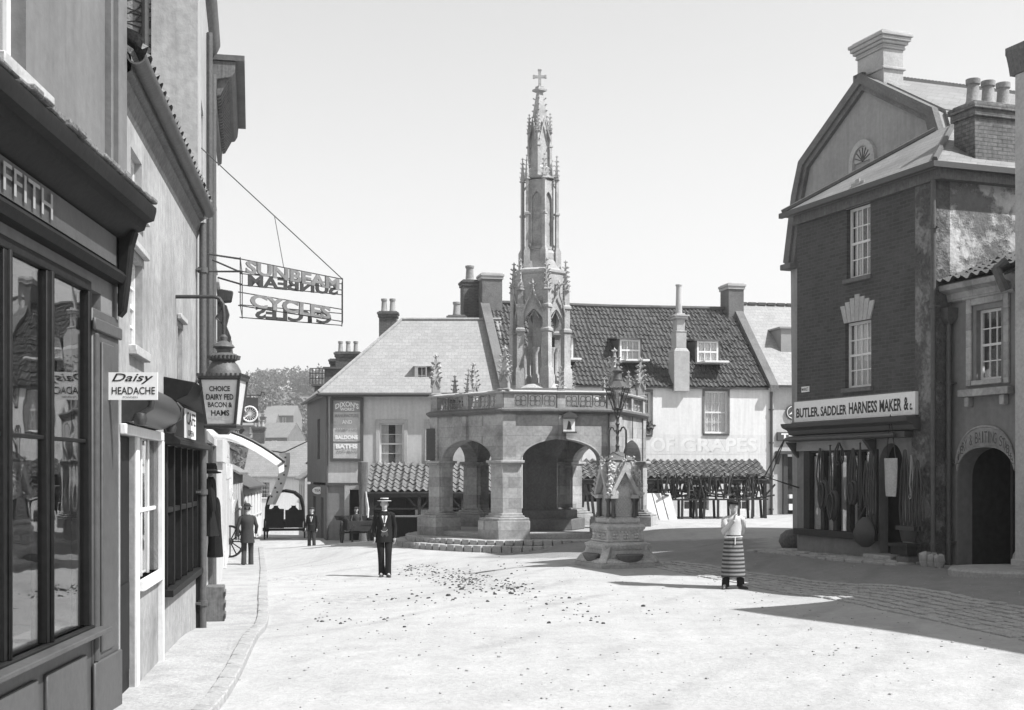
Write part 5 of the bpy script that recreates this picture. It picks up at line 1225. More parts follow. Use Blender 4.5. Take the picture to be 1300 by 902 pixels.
# door surround
m = MB(); q0, q1, zt_ = Df.x(444), Df.x(458), Df.z(450, 622); m.box(q0-.22,q0-.002,-.08,-.002,-1.2,zt_+.22); m.box(q1+.002,q1+.22,-.08,-.002,-1.2,zt_+.22); m.box(q0-.001,q1+.001,-.08,-.002,zt_,zt_+.22); m.build('door_surround', M['stone_pale'], dx, bevel=.01)
m = MB(); m.box(q0,q1,.2,.25,-1.2,zt_); m.build('door', M['dpaint'], dx)
# roof: hip at the left
ov = .28; rx0 = Df.x(510, 3.5); e0 = Vector((-ov-.05, -ov, ED)); e1 = Vector((LD+.02, -ov, ED)); r0 = Vector((rx0, 3.5, RD)); r1 = Vector((LD+.02, 3.5, RD))
e2 = Vector((sv.x-ov, DD+ov, ED)); e3 = Vector((LD+.02, DD+ov, ED)); m = MB(); dz = Vector((0,0,.1))
m.add([e0,e1,r1,r0,e2,e3,e0-dz,e1-dz,e2-dz,e3-dz], [(0,1,2,3),(4,0,3),(5,4,3,2),(1,5,2),(6,7,1,0),(8,6,0,4),(9,8,4,5),(7,9,5,1),(6,8,9,7)])
rf = m.build('roof', M['slate2'], dx, sharp=20)
m = MB(); m.tube([e0+Vector((0,0,.04)), r0+Vector((0,0,.04))], .07, 6); m.tube([r0+Vector((0,0,.03)), r1+Vector((0,0,.03))], .08, 6); m.build('ridge_tiles', M['slate2'], rf)
m = MB(); m.tube([e0+Vector((0,-.06,-.1)), e1+Vector((0,-.06,-.1))], .07, 8); m.tube([e0+Vector((-.06,0,-.1)), e2+Vector((-.06,0,-.1))], .07, 8); m.build('gutter', M['iron'], dx)
# skylight dormer, one casement open
x0_, x1_ = Df.x(528, .6), Df.x(556, .6); z0_ = Df.z(540, 497, .4); z1_ = Df.z(540, 466, .8)
m = MB(); m.box(x0_-.05,x0_+.05,.5,3.0,z0_,z1_); m.box(x1_-.05,x1_+.05,.5,3.0,z0_,z1_); m.box(x0_-.12,x1_+.12,.38,3.2,z1_,z1_+.08); m.box(x0_,x1_,.55,.62,z0_,z0_+.3); o = m.build('dormer', M['wpaint'], rf)
window(o, x0_+.05, (x0_+x1_)/2, z0_+.3, z1_, y=.5, cols=2, rows=2, sill=False, sash=False, name='casement')
m = MB(); m.box(x0_,x1_,1.2,1.25,z0_,z1_); m.build('dormer_back', M['inside'], o)
chimney(rf, Df.x(493, 6.5), 6.5, RD-2.6, EYE+(600-396)/FPX*62.5, .85, .6, 'brickc', 2, .62, .14)
chimney(rf, Df.x(580, 4.5), 4.2, RD-.8, EYE+(600-400)/FPX*60, .75, .5, 'stone_dark', 1, .62, .17)
# advertising board
bx0, bx1, bz0, bz1 = Df.x(419.5), Df.x(461.5), Df.z(440, 586), Df.z(440, 505)
t = thing('advertising_board', 'tall framed advertising board with faded lettering on the pale corner house', 'hoarding', tuple(Df.w(bx0, -.03, bz0)), Df.rz)
w_, h_ = bx1-bx0, bz1-bz0
m = MB(); f = .13; m.box(0,f,-.09,-.0,0,h_); m.box(w_-f,w_,-.09,0,0,h_); m.box(f,w_-f,-.09,0,0,f); m.box(f,w_-f,-.09,0,h_-f,h_); m.build('frame', M['mark'], t, bevel=.01)
m = MB(); m.box(f,w_-f,-.04,-.0,f,h_-f); m.build('panel', M['faded'], t)
m = MB(); m.box(f,w_-f,-.05,-.041,h_*.77,h_-f); m.build('panel_head', M['signg'], t)
m = MB()
def TT(st, a, b, z0_, z1_, mi=0, arch=0, y_=-.055, bold=.03): text(m, st, f+(w_-2*f)*a, f+(w_-2*f)*b, h_*z0_, h_*z1_, y_, mi, bold=bold, arch=arch)
TT("DIXON'S", .08, .94, .855, .94, 0, .12); TT('WORKS', .25, .78, .79, .84, 0)
TT('MANUFACTURE', .06, .94, .69, .74, 1); TT('AND', .32, .7, .585, .65, 0, bold=.05); TT('HAMPTON', .1, .9, .47, .52, 1); TT('BALDONE', .08, .92, .345, .41, 0, bold=.05); TT('BATHS', .1, .9, .2, .27, 0, bold=.05); TT('AND MATS', .1, .9, .13, .17, 1)
m.build('lettering', [M['signw'], M['signg']], t)
m = MB(); m.box(f, w_-f, -.05, -.041, h_*.295, h_*.31); m.build('rule', M['mark'], t)
# hanging oval sign on the street side
p = P(404, 623, 58); t = thing('oval_sign', 'small white oval sign on the side wall down the street', 'sign', (p.x, p.y, p.z))
m = MB(); m.extr([(.27*math.cos(a_), .17*math.sin(a_)) for a_ in [2*math.pi*i/20 for i in range(20)]], -.02, .02); m.build('plate', M['signw'], t)
m = MB(); m.extr([(.30*math.cos(a_), .20*math.sin(a_)) for a_ in [2*math.pi*i/20 for i in range(20)]], -.0, .03); m.bar((0,0,.1),(.1,.1,.35),.02); m.build('rim', M['iron'], t)
m = MB(); text(m, 'TEAS', -.17, .17, -.05, .06, -.024); m.build('lettering', M['signd'], t)

# buildings behind it on the left: roof terrace with railings and pots
bb = Fr((393-650)/FPX*66, 66, 1, .02)
t = thing('railed_roof_building', 'dark brick building with railed flat roof and triple chimney behind the corner house', 'building', bb.loc, bb.rz)
zt1 = EYE+(600-468)/FPX*66; L_ = bb.x(470)
m = MB(); m.box(.25, L_, 0, 6, -3, zt1-.9); m.box(bb.x(411), L_, .3, 6, zt1-.9, zt1); m.build('wall', M['brickc'], t)
m = MB(); m.box(.1, L_, -.1, 6, zt1-.899, zt1-.8) ; m.box(bb.x(411)-.08, L_, .2, 6, zt1+.001, zt1+.1); m.build('roof', M['lead'], t)
m = MB(); 
for px_ in (393.5, 397, 401, 405, 409): m.bar((bb.x(px_),0,zt1-.8),(bb.x(px_),0,zt1+.0),.04)
for z_ in (zt1-.5, zt1-.25, zt1): m.bar((bb.x(393),0,z_),(bb.x(411),0,z_),.04)
m.build('railing', M['iron'], t)
chimney(t, bb.x(442, 1.5), 1.5, zt1-.5, EYE+(600-447)/FPX*67.5, 1.25, .6, 'brickc', 3, .55, .12); chimney(t, bb.x(427, 2.5), 2.5, zt1-.5, EYE+(600-455)/FPX*68, .6, .6, 'brickc', 0)

# ---------------------------------------------------------------- THE INN WITH THE LONG PANTILED ROOF
ga = R(12); Gf = Fr(-.54+.0, 56.2, math.cos(ga), math.sin(ga)); LG = Gf.x(982); EG = 5.85; RG = 9.85; DG = 4.4
inn = thing('inn', 'whitewashed inn with faint painted lettering under a long dark pantiled roof', 'inn', Gf.loc, Gf.rz)
wg = [(Gf.x(894.5), Gf.x(923.5), Gf.z(909,550.5), Gf.z(909,497)), (Gf.x(815), Gf.x(826), Gf.z(820,552), Gf.z(820,498)), (Gf.x(690), Gf.x(716), Gf.z(700,550), Gf.z(700,498))]
lowin = [(Gf.x(868), Gf.x(900), Gf.z(880,648), Gf.z(880,606)), (Gf.x(925), Gf.x(952), Gf.z(935,648), Gf.z(935,606)), (Gf.x(822), Gf.x(842), -.2, 2.0), (Gf.x(735), Gf.x(765), .7, 2.1)]
m = MB(); m.wall(0, LG, -1.5, EG, 0, .35, wg+lowin); m.box(0, .3, .351, 2*DG, -1.5, EG); m.box(LG-.3, LG, .351, 2*DG, -1.5, EG); m.box(.301, LG-.301, 2*DG-.3, 2*DG, -1.5, EG)
m.extx([(.0,EG),(2*DG,EG),(DG,RG-.1)], .002, .34); m.extx([(.0,EG),(2*DG,EG),(DG,RG-.1)], LG-.34, LG-.002); m.build('wall', M['white'], inn)
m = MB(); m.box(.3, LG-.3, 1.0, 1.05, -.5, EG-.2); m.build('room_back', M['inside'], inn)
for i, q in enumerate(wg):
    window(inn, *q, y=.12, cols=3, rows=4, fw=.08, curtain=1 if i else 2, sm='mpaint')
    m = MB(); m.box(q[0]-.1,q[0]-.002,-.03,-.002,q[2],q[3]+.12); m.box(q[1]+.002,q[1]+.1,-.03,-.002,q[2],q[3]+.12); m.box(q[0]-.001,q[1]+.001,-.03,-.002,q[3]+.002,q[3]+.12); m.build('window_surround', M['stone_dark'], inn)
for q in lowin[:2]: window(inn, *q, y=.1, cols=3, rows=4, fw=.06, sill=False)
m = MB(); q = lowin[2]; m.box(q[0],q[1],.2,.25,q[2],q[3]); m.build('door', M['dpaint'], inn)
rf = None
m = MB(); sl = math.hypot(DG+.25, RG-EG); pantiles(m, (.25, -.12, EG-.0), (1,0,0), LG-.5, (0, DG+.12, RG-EG), sl-.1, tw=.2, cr=.31, amp=.035, sag=.05)
m.add([(0,2*DG,EG),(LG,2*DG,EG),(LG,DG,RG),(0,DG,RG)], [(0,1,2,3)]); rf = m.build('roof', M['tile'], inn)
m = MB(); m.tube([(.2,DG,RG+.08),(LG*.5,DG,RG+.03),(LG-.2,DG,RG+.08)], .11, 8); m.build('ridge_tiles', M['tile'], rf)
m = MB()
def coping(m, x0, x1):
    m.add([(x0,-.35,EG-.15),(x1,-.35,EG-.15),(x1,DG,RG+.22),(x0,DG,RG+.22),(x0,-.35,EG+.08),(x1,-.35,EG+.08),(x1,DG,RG+.42),(x0,DG,RG+.42)], [(0,3,2,1),(4,5,6,7),(0,1,5,4),(1,2,6,5),(2,3,7,6),(3,0,4,7)])
coping(m, -.1, .32); m.build('gable_coping', M['stone_dark'], rf, bevel=.01); m = MB(); coping(m, LG-.3, LG+.1); m.build('gable_coping', M['stone_dark'], rf, bevel=.01)
m = MB(); m.box(.3,LG-.3,-.15,-.05,EG-.12,EG-.03); m.build('gutter', M['mark'], inn)
for (pa, pb, nm_) in ((786, 813, 0), (884, 912, 1), (714, 728, 2)):
    ly = 1.15; xa, xb = Gf.x(pa, ly), Gf.x(pb, ly); z1_ = EYE+(600-431)/FPX*58.5; z0_ = z1_-.98
    m = MB(); m.box(xa-.06,xa+.02,ly-.02,ly+2.2,z0_-.1,z1_); m.box(xb-.02,xb+.06,ly-.02,ly+2.2,z0_-.1,z1_); o = m.build('dormer', M['mark'], rf)
    m = MB(); m.add([(xa-.15,ly-.15,z1_),(xb+.15,ly-.15,z1_),(xb+.15,ly+2.6,z1_+.25),(xa-.15,ly+2.6,z1_+.25),(xa-.15,ly-.15,z1_+.07),(xb+.15,ly-.15,z1_+.07),(xb+.15,ly+2.6,z1_+.32),(xa-.15,ly+2.6,z1_+.32)], [(0,3,2,1),(4,5,6,7),(0,1,5,4),(1,2,6,5),(2,3,7,6),(3,0,4,7)]); m.build('dormer_roof', M['lead'], o)
    window(o, xa+.02, xb-.02, z0_, z1_, y=ly-.04, cols=3, rows=2, fw=.09, bw=.035, curtain=2, sm='wpaint')
    m = MB(); m.box(xa,xb,ly+.5,ly+.54,z0_-.1,z1_); m.build('dormer_back', M['inside'], o)
# chimneys of the inn
xs_, ys_ = Gf.x(862, .1), .1
m = MB(); z_ = lambda py: EYE+(600-py)/FPX*57.5
m.box(xs_-.36,xs_+.36,-.28,.5,EG-.25,z_(446)); m.add([(xs_-.36,-.28,z_(446)),(xs_+.36,-.28,z_(446)),(xs_+.36,.5,z_(446)),(xs_-.36,.5,z_(446)),(xs_-.24,-.2,z_(441)),(xs_+.24,-.2,z_(441)),(xs_+.24,.45,z_(441)),(xs_-.24,.45,z_(441))],[(0,1,5,4),(1,2,6,5),(2,3,7,6),(3,0,4,7),(4,5,6,7)])
m.box(xs_-.24,xs_+.24,-.2,.45,z_(441),z_(421)); m.box(xs_-.19,xs_+.19,-.15,.4,z_(421),z_(404)); m.box(xs_-.26,xs_+.26,-.22,.47,z_(421)-.0,z_(419.5)); m.box(xs_-.3,xs_+.3,-.26,.5,z_(404),z_(401)); m.box(xs_-.36,xs_+.36,-.3,.54,z_(401),z_(399.5)); m.box(xs_-.2,xs_+.2,-.16,.4,z_(399.5),z_(397))
c = m.build('chimney', M['stone_pale'], rf, bevel=.015)
m = MB(); m.lathe([(.16,z_(397)),(.15,z_(395)),(.12,z_(362)),(.15,z_(361)),(.15,z_(359.5)),(.1,z_(359.5))], 14, (xs_,.12,0)); m.build('chimney_pot', M['stone_pale'], c)
chimney(rf, Gf.x(935, 4.2)-.15, 4.4, RG-1.6, EYE+(600-359)/FPX*62.4, .78, 1.1, 'stone_dark', 0, capm='stone_pale')
chimney(rf, Gf.x(617, 4.4)+.2, 4.4, RG-2.2, EYE+(600-348)/FPX*60.5, .95, 1.0, 'stone_dark', 0, capm='stone_pale')
chimney(rf, Gf.x(595, 5.2)+.05, 5.2, RG-3.2, EYE+(600-358)/FPX*61.5, .75, .9, 'brickc', 1, .7, .2)
# painted name
zt_, zb_ = Gf.z(890, 556), Gf.z(890, 574)
m = MB(); m.box(Gf.x(806), Gf.x(975), -.004, -.0015, zb_-.12, zt_+.14); m.build('painted_band', mat('sign_band_paint', .585, .05, 3, bump=.05, kind='paint', stain=.1), inn)
m = MB()
for st, a, b in (('OF', 826, 856), ('GRAPES', 864, 961)):
    text(m, st, Gf.x(a)+.03, Gf.x(b)+.03, zb_-.02, zt_-.02, -.005, 1, bold=.04); text(m, st, Gf.x(a), Gf.x(b), zb_, zt_, -.0065, 0, bold=.03)
m.build('painted_lettering', [mat('worn_letter_white', .66, .06, 6, bump=.05, stain=.2), mat('worn_letter_shadow', .5, .1, 6, bump=.05, stain=.3)], inn)
drainpipe(inn, LG-.12, -.1, EG-.2, r=.06)

# right-hand slate roofed building with the tea shop
Hf = Fr(*Gf.w(LG+.05, .1)[:2], math.cos(ga), math.sin(ga)); LH = 7.5; EH = 6.0
te = thing('tea_shop', 'pale rendered tea shop with bright slate roof between the inn and the saddler', 'shop', Hf.loc, Hf.rz)
hz = lambda px, py: Hf.z(px, py); xd0, xd1 = Hf.x(1000), Hf.x(1000)+2.6
m = MB(); m.wall(0, LH, -1, EH, 0, .3, [(Hf.x(994), xd1, -.5, hz(1000, 577))]); m.box(0,.3,.301,9,-1,EH); m.box(LH-.3,LH,.301,9,-1,EH); m.box(.3,LH-.3,8.7,9,-1,EH); m.build('wall', M['cream'], te)
m = MB(); a = [(-.02,-.3,EH-.05),(LH+.1,-.3,EH-.05),(LH+.1,4.5,EH+4.2),(-.02,4.5,EH+4.2),(-.02,9.3,EH-.05),(LH+.1,9.3,EH-.05)]; b = [(x_,y_,z_-.1) for x_,y_,z_ in a]; m.add(a+b, [(0,1,2,3),(3,2,5,4),(6,0,3,9),(9,3,4,10),(7,8,2,1),(8,11,5,2),(6,7,1,0),(6,9,8,7),(9,10,11,8)]); rf = m.build('roof', M['slate2'], te)
m = MB(); m.box(0, LH, -.38, -.3, EH-.16, EH-.06); m.build('gutter', M['iron'], te)
m = MB(); 
for i in range(14): m.box(.1+i*.5, .5+i*.5, 4.38, 4.62, EH+4.18, EH+4.30)
m.build('ridge_tiles', M['mpaint'], rf)
xq = Hf.x(1010, 2.2); m = MB(); zq = EYE+(600-424)/FPX*63; m.box(xq-1.0, xq+.8, 1.6, 4.0, zq-1.6, zq); m.box(xq-1.1, xq+.9, 1.5, 4.1, zq, zq+.08); m.build('dormer', M['signg'], rf)
m = MB(); m.box(Hf.x(985.5), Hf.x(985.5)+3, -.12, -.002, hz(995,560), hz(995,549)); fb = m.build('fascia_board', M['mark'], te, bevel=.02)
m = MB(); text(m, 'TEA', Hf.x(990.5), Hf.x(990.5)+1.0, hz(995,558.5), hz(995,550.5), -.125, bold=.04); m.build('lettering', M['signw'], fb)
m = MB(); m.box(Hf.x(984), Hf.x(984)+3, -.35, -.002, hz(995,577), hz(995,573)); m.box(Hf.x(993), Hf.x(998.5), -.14, -.002, -.5, hz(995,577)); m.extx([(-.002,hz(995,590)),(-.3,hz(995,577)),(-.002,hz(995,577))], Hf.x(984), Hf.x(989)); m.build('shopfront', M['mpaint'], te, bevel=.01)
m = MB(); m.box(Hf.x(994), xd1, .25, .3, -.5, hz(1000,605)); m.box(Hf.x(1000), xd1, .12, .14, hz(1000,605), hz(1000,580)); m.build('shop_window', M['inside'], te)
m = MB(); m.box(Hf.x(1001), xd1, -.1, .1, hz(1000,633), hz(1000,628)); m.box(Hf.x(1001), xd1, -.05, .1, hz(1000,648), hz(1000,640)); m.build('window_ledge', M['signw'], te)
c = Hf.w(Hf.x(1005.5), -.06, hz(1005, 524)); t = thing('round_club_sign', 'round cast sign with a winged triangle emblem on the tea shop wall', 'sign', tuple(c), Hf.rz)
m = MB(); m.extr([(.33*math.cos(a_), .33*math.sin(a_)) for a_ in [2*math.pi*i/24 for i in range(24)]], -.02, .02); m.build('disc', M['mark'], t)
m = MB(); m.tube([(.27*math.cos(a_), -.025, .27*math.sin(a_)) for a_ in [2*math.pi*i/24 for i in range(25)]], .018, 6, cap=False)
for a_ in (90, 210, 330): m.extr([(.22*math.cos(R(a_)), .22*math.sin(R(a_))), (.06*math.cos(R(a_+60)), .06*math.sin(R(a_+60))), (.06*math.cos(R(a_-60)), .06*math.sin(R(a_-60)))], -.03, -.021)
m.build('emblem', M['signw'], t)
p = Hf.w(Hf.x(1013)+.1, -1.2); t = thing('bill_board', 'tall grey boarding pasted with bills beside the tea shop window', 'notice board', (p.x-.1, p.y-.2, G(p.x, p.y)-.05), Hf.rz)
m = MB(); m.box(-.42,.5,0,.06,.3,3.1); m.build('board', M['gwood'], t)
m = MB()
for i in range(13): m.box(-.36,.45,-.006,-.001,.45+i*.2,.58+i*.2)
m.build('bills', M['signg'], t); m = MB(); m.box(-.4,-.32,0,.06,-.1,.3); m.box(.4,.48,0,.06,-.1,.3); m.build('post', M['gwood'], t)

# ---------------------------------------------------------------- MARKET SHEDS
def shed(fr, x0, x1, ztop, zeav, dep, zg0, lab, posts, mt='tile_old'):
    t = thing('market_shed', lab, 'market shed', tuple(fr.w(x0, 0, 0)), fr.rz, 'tiled market sheds'); L = x1-x0
    m = MB(); pantiles(m, (0, 0, zeav), (1,0,0), L, (0, dep, ztop-zeav), math.hypot(dep, ztop-zeav), tw=.30, cr=.34, amp=.055); m.build('roof', M[mt], t)
    m = MB(); m.bar((0,.1,zeav-.14),(L,.1,zeav-.14),.12,.16); m.bar((0,dep-.1,ztop-.2),(L,dep-.1,ztop-.2),.12,.14)
    for i in range(int(L/1.2)+1): m.bar((i*1.2,.05,zeav-.05),(i*1.2,dep-.05,ztop-.1),.07,.09)
    m.build('roof_timbers', M['dwood'], t)
    for q in posts:
        m = MB(); a_ = .13; m.bar((q,.12,zg0-.3),(q,.12,zeav-.2),a_); m.bar((q,.12,zeav-.75),(q+.45,.12,zeav-.25),.07); m.bar((q,.12,zeav-.75),(q-.45,.12,zeav-.25),.07); m.build('post', M['dwood'], t)
        m = MB(); m.bar((q,dep-.15,zg0-.3),(q,dep-.15,ztop-.25),.11); m.build('post', M['dwood'], t)
    m = MB(); m.bar((posts[0],.12,zg0+1.25),(posts[-1],.12,zg0+1.25),.05,.07); m.build('rail', M['dwood'], t)
    return t
dl = -2.6                 # left shed stands clear of the corner house
SL = Fr(*Df.w(0, dl)[:2], 1, .0)
zl = lambda py, ly=0: EYE+(600-py)/FPX*(SL.oy+ly)
sh1 = shed(SL, SL.x(464), SL.x(656), zl(589, 2.3), zl(625), 2.3, -.75, 'left tiled market shed in front of the pale corner house', [.25, 2.2, 4.0, 5.8])
Sr = Fr(*Gf.w(0, -2.5)[:2], math.cos(ga)*1.0, math.sin(ga)*.6)
sh2 = shed(Sr, Sr.x(700), Sr.x(977), Sr.z(850,585,1.9), Sr.z(850,608), 1.9, .0, 'right tiled market shed full of stacked trestles in front of the inn', [.3, 3.1, 4.0, 6.4, Sr.x(972)-Sr.x(700)])
# old carved post by the left shed
p = Vector(((461-650)/FPX*52.6, 52.6, 0)); g0 = G(p.x, p.y); t = thing('old_post', 'thick weathered timber post standing at the left end of the left shed', 'post', (p.x, p.y, g0))
hh = EYE+(600-587)/FPX*52.6-g0
m = MB(); r_ = random.Random(8); m.ell([(r_.uniform(-.02,.02), 0, hh*i/14-.2*(i==0), .16+r_.uniform(-.03,.03)+.04*(i>9), .14) for i in range(15)], 9); m.build('trunk', M['gwood'], t)
m = MB(); m.tube([(.15,-.1,hh*.2),(.22,-.15,hh*.45),(.12,-.12,hh*.65)], [.06,.05,.03], 6); m.build('split_bark', M['pwood'], t)
# counters, tables and goods
def table(p, rz, L, W, H, lab, name='trestle_table', cat='table', mt='gwood', top='gwood', grp=None):
    t = thing(name, lab, cat, (p.x, p.y, G(p.x, p.y)), rz, grp)
    m = MB(); m.box(-L/2,L/2,-W/2,W/2,H-.05,H); m.build('tabletop', M[top], t, bevel=.006)
    for x_ in (-L/2+.25, L/2-.25):
        m = MB(); m.bar((x_-.3,-W/2+.08,0),(x_+.3,-W/2+.08,H-.05),.06); m.bar((x_+.3,-W/2+.12,0),(x_-.3,-W/2+.12,H-.05),.06); m.bar((x_-.3,W/2-.08,0),(x_+.3,W/2-.08,H-.05),.06); m.build('leg', M[mt], t)
    return t
table(SL.w(3.3, -.4), .05, 2.6, .7, .95, 'long trestle table with crossed legs behind the man in the straw boater', mt='dwood')
table(SL.w(5.4, .5), 0, 1.6, .7, .9, 'shorter dark trestle table deeper under the left shed beside the cross', mt='dwood', top='dwood')
t = thing('stall_counter', 'dark boarded stall counter and back wall under the left shed', 'stall', tuple(SL.w(1.9, 1.4, -.75)), 0)
m = MB(); m.box(0,4.6,.3,.36,0,2.2); m.box(0,4.6,-.35,.29,.9,.97); m.box(0,4.6,.0,.05,0,.899)
for i in range(7): m.box(i*.75,i*.75+.05,.24,.299,.97,2.2)
m.build('boarding', M['dwood'], t); m = MB(); m.box(.2,3.2,-.34,-.30,1.75,1.80); m.box(2.0,2.9,-.4,-.1,.971,1.2); m.build('shelf', M['pwood'], t)
# stacked trestle legs in the right shed
def trestle_mesh(r):
    m = MB(); w_, h_ = .5, .95
    m.bar((-.55,0,h_),(.55,0,h_),.09,.07)
    for s_ in (-1, 1):
        m.bar((s_*.45,-.28,0),(s_*.38,0,h_),.06); m.bar((s_*.45,.28,0),(s_*.38,0,h_),.06); m.bar((s_*.43,-.2,.35),(s_*.43,.2,.35),.035)
    return m
LS = Sr.x(975)-Sr.x(700); r_ = random.Random(21); base = [trestle_mesh(r_).me('trestle', [M['dwood']]), trestle_mesh(r_).me('trestle', [M['mpaint']])]
zbench = 1.0
m = MB(); bx = Sr.x(842)-Sr.x(700)
for i, (a, b) in enumerate(((842, 885), (888, 930), (932, 972))):
    p0, p1 = Sr.x(a), Sr.x(b); p = Sr.w((p0+p1)/2, -.05); g0 = G(p.x, p.y)
    t = thing('market_bench', ['dark bench carrying the left third of the trestle jumble', 'dark bench carrying the middle of the trestle jumble', 'dark bench carrying the right end of the trestle jumble'][i], 'bench', (p.x, p.y, g0), Sr.rz, 'benches under the right shed')
    L_ = p1-p0; m = MB(); m.box(-L_/2,L_/2,-.3,.35,.78,.84); m.build('top', M['dwood'], t)
    for x_ in (-L_/2+.1, 0, L_/2-.1):
        for y_ in (-.25, .3): m = MB(); m.bar((x_,y_,0),(x_+r_.uniform(-.06,.06),y_,.78),.09); m.build('leg', M['dwood'], t)
for i in range(26):
    x_ = Sr.x(838)+(Sr.x(970)-Sr.x(838))*(i+.5)/26+r_.uniform(-.06,.06); p = Sr.w(x_, r_.uniform(-.1,.35)); z_ = G(p.x, p.y)+.84+r_.uniform(0,.08)
    up = r_.random() < .6; o = link('trestle', base[r_.random() < .35], loc=(p.x, p.y, z_+(.5 if up else .0)))
    if up: o.rotation_euler = (math.pi+r_.uniform(-.15,.15), r_.uniform(-.2,.2), Sr.rz+r_.uniform(-.8,.8)); o.location.z = z_+.97
    else: o.rotation_euler = (r_.uniform(-.1,.1), r_.uniform(-.2,.2), Sr.rz+r_.uniform(-1.2,1.2))
    o.scale = (.8, .8, r_.uniform(.85, 1.0))
    tag(o, 'dark wooden trestle in the jumble heaped on the benches under the right shed', 'trestle', 'trestles heaped under the right shed')
t = thing('leaning_boards', 'three pale boards leaning against the front of the right shed', 'boards', tuple(Sr.w(Sr.x(833), -.35, G(*Sr.w(Sr.x(833), -.35)[:2]))), Sr.rz)
for i in range(3): m = MB(); m.add([(-.42+i*.4,-.35,0),(-.06+i*.4,-.35,0),(-.26+i*.4,.1,1.1),(-.62+i*.4,.1,1.1)]+[(-.42+i*.4,-.32,0),(-.06+i*.4,-.32,0),(-.26+i*.4,.13,1.1),(-.62+i*.4,.13,1.1)], [(0,1,2,3),(4,7,6,5),(0,4,5,1),(1,5,6,2),(2,6,7,3),(3,7,4,0)]); m.build('board', M['pwood'], t)
t = thing('board_strut', 'dark batten propping the leaning boards from behind', 'batten', tuple(Sr.w(Sr.x(833)+.15, .35, G(*Sr.w(Sr.x(833), .35)[:2]))), Sr.rz); m = MB(); m.bar((0,0,0),(0,-.25,1.05),.05); m.build('batten', M['dwood'], t)
for i, (px, lab) in enumerate(((740, 'tall dark post figure board standing beneath the right shed seen through the cross'), (747, 'dark trestle board leaning in the shed seen through the right arch'))):
    p = Sr.w(Sr.x(px), -.1+.2*i); t = thing('trestle_stand', lab, 'frame', (p.x, p.y, G(p.x, p.y)), .2*i); m = MB(); m.bar((-.3,0,0),(-.15,0,1.7),.1); m.bar((.3,0,0),(.1,0,1.7),.1); m.bar((-.25,0,.5),(.25,0,.5),.07); m.bar((-.2,0,1.4),(.2,0,1.3),.12); m.build('frame_bars', M['dwood'], t)
# window plant by the cross
p = Gf.w(Gf.x(822), -.2, Gf.z(822, 552)+.02); t = thing('window_plant', 'small potted plant on a window ledge of the inn beside the cross', 'plant', tuple(p)); m = MB(); m.lathe([(.07,0),(.1,.16),(.08,.16)], 10); m.build('pot', M['pot'], t)
m = MB(); crown(m, (0,0,.32), .25, .2, 90, .07, random.Random(4)); m.build('leaves', [M['leaf'], M['leaf2']], t, sharp=20)
# ---------------------------------------------------------------- SADDLER'S SHOP
Sf = Fr(6.384, 29.1, .345, -.938); LS_ = 4.8; ES = 7.82; DS = 4.2
sd = thing('saddler_shop', 'dark brick saddler shop with a hipped slate roof and harness hung outside', 'shop', Sf.loc, Sf.rz)
sz = Sf.z; sx = Sf.x
w1 = (sx(1075), sx(1105), sz(1090,352), sz(1090,262)); w2 = (sx(1073), sx(1106), sz(1090,492), sz(1090,408))
zsill = sz(1060, 674); zhead = sz(1060, 572); sw = (sx(1023.5), sx(1114), zsill, zhead)
dr0, dr1 = sx(1117), sx(1146); ztop = sz(1130, 563)
m = MB(); m.wall(0, LS_-.62, 3.6, ES, 0, .3, [w1, w2]); m.build('brick_front', M['brick'], sd)
m = MB(); m.wall(0, dr0-.25, -.1, 3.6, 0, .3, [sw]); m.archwall(dr0-.25, dr1+.3, -.1, 3.6, 0, .3, dr0, dr1, ztop-.4, .4, pw=2); m.build('shop_wall', M['buff'], sd)
m = MB(); m.box(LS_-.62, LS_, -.02, .3, 3.6, ES); m.box(dr1+.3, LS_, -.02, .3, -.1, 3.6); m.build('quoin_strip', mat('patched_corner', .2, .2, 4, bump=.4, kind='patchy', v2=.09, stain=.3), sd)
m = MB(); m.box(LS_-.3, LS_, .301, DS, -.1, ES); m.box(0, .3, .301, DS, -.1, ES); m.box(.3, LS_-.3, DS-.25, DS, -.1, ES); m.build('side_wall', M['oldwall'], sd)
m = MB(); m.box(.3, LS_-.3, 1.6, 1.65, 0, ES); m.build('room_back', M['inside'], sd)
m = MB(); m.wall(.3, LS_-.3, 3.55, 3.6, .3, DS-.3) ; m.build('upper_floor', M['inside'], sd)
for q in (w1, w2):
    window(sd, *q, y=.09, cols=4, rows=4, fw=.055, bw=.024, curtain=2 if q is w2 else 1, sm='stone_dark')
    xc = (q[0]+q[1])/2; hw = (q[1]-q[0])/2; h0 = q[3]+.0; m = MB(); n = 7       # fanned stepped lintel
    for i in range(n):
        f0, f1 = -1+2*i/n, -1+2*(i+1)/n; k_ = 1-abs((f0+f1)/2); top_ = h0+.34+.22*k_
        m.extr([(xc+f0*hw*1.02+.006, h0+.002), (xc+f1*hw*1.02-.006, h0+.002), (xc+f1*hw*1.32-.006, top_), (xc+f0*hw*1.32+.006, top_)], -.03, -.001)
    m.build('lintel', M['stone_pale'], sd)
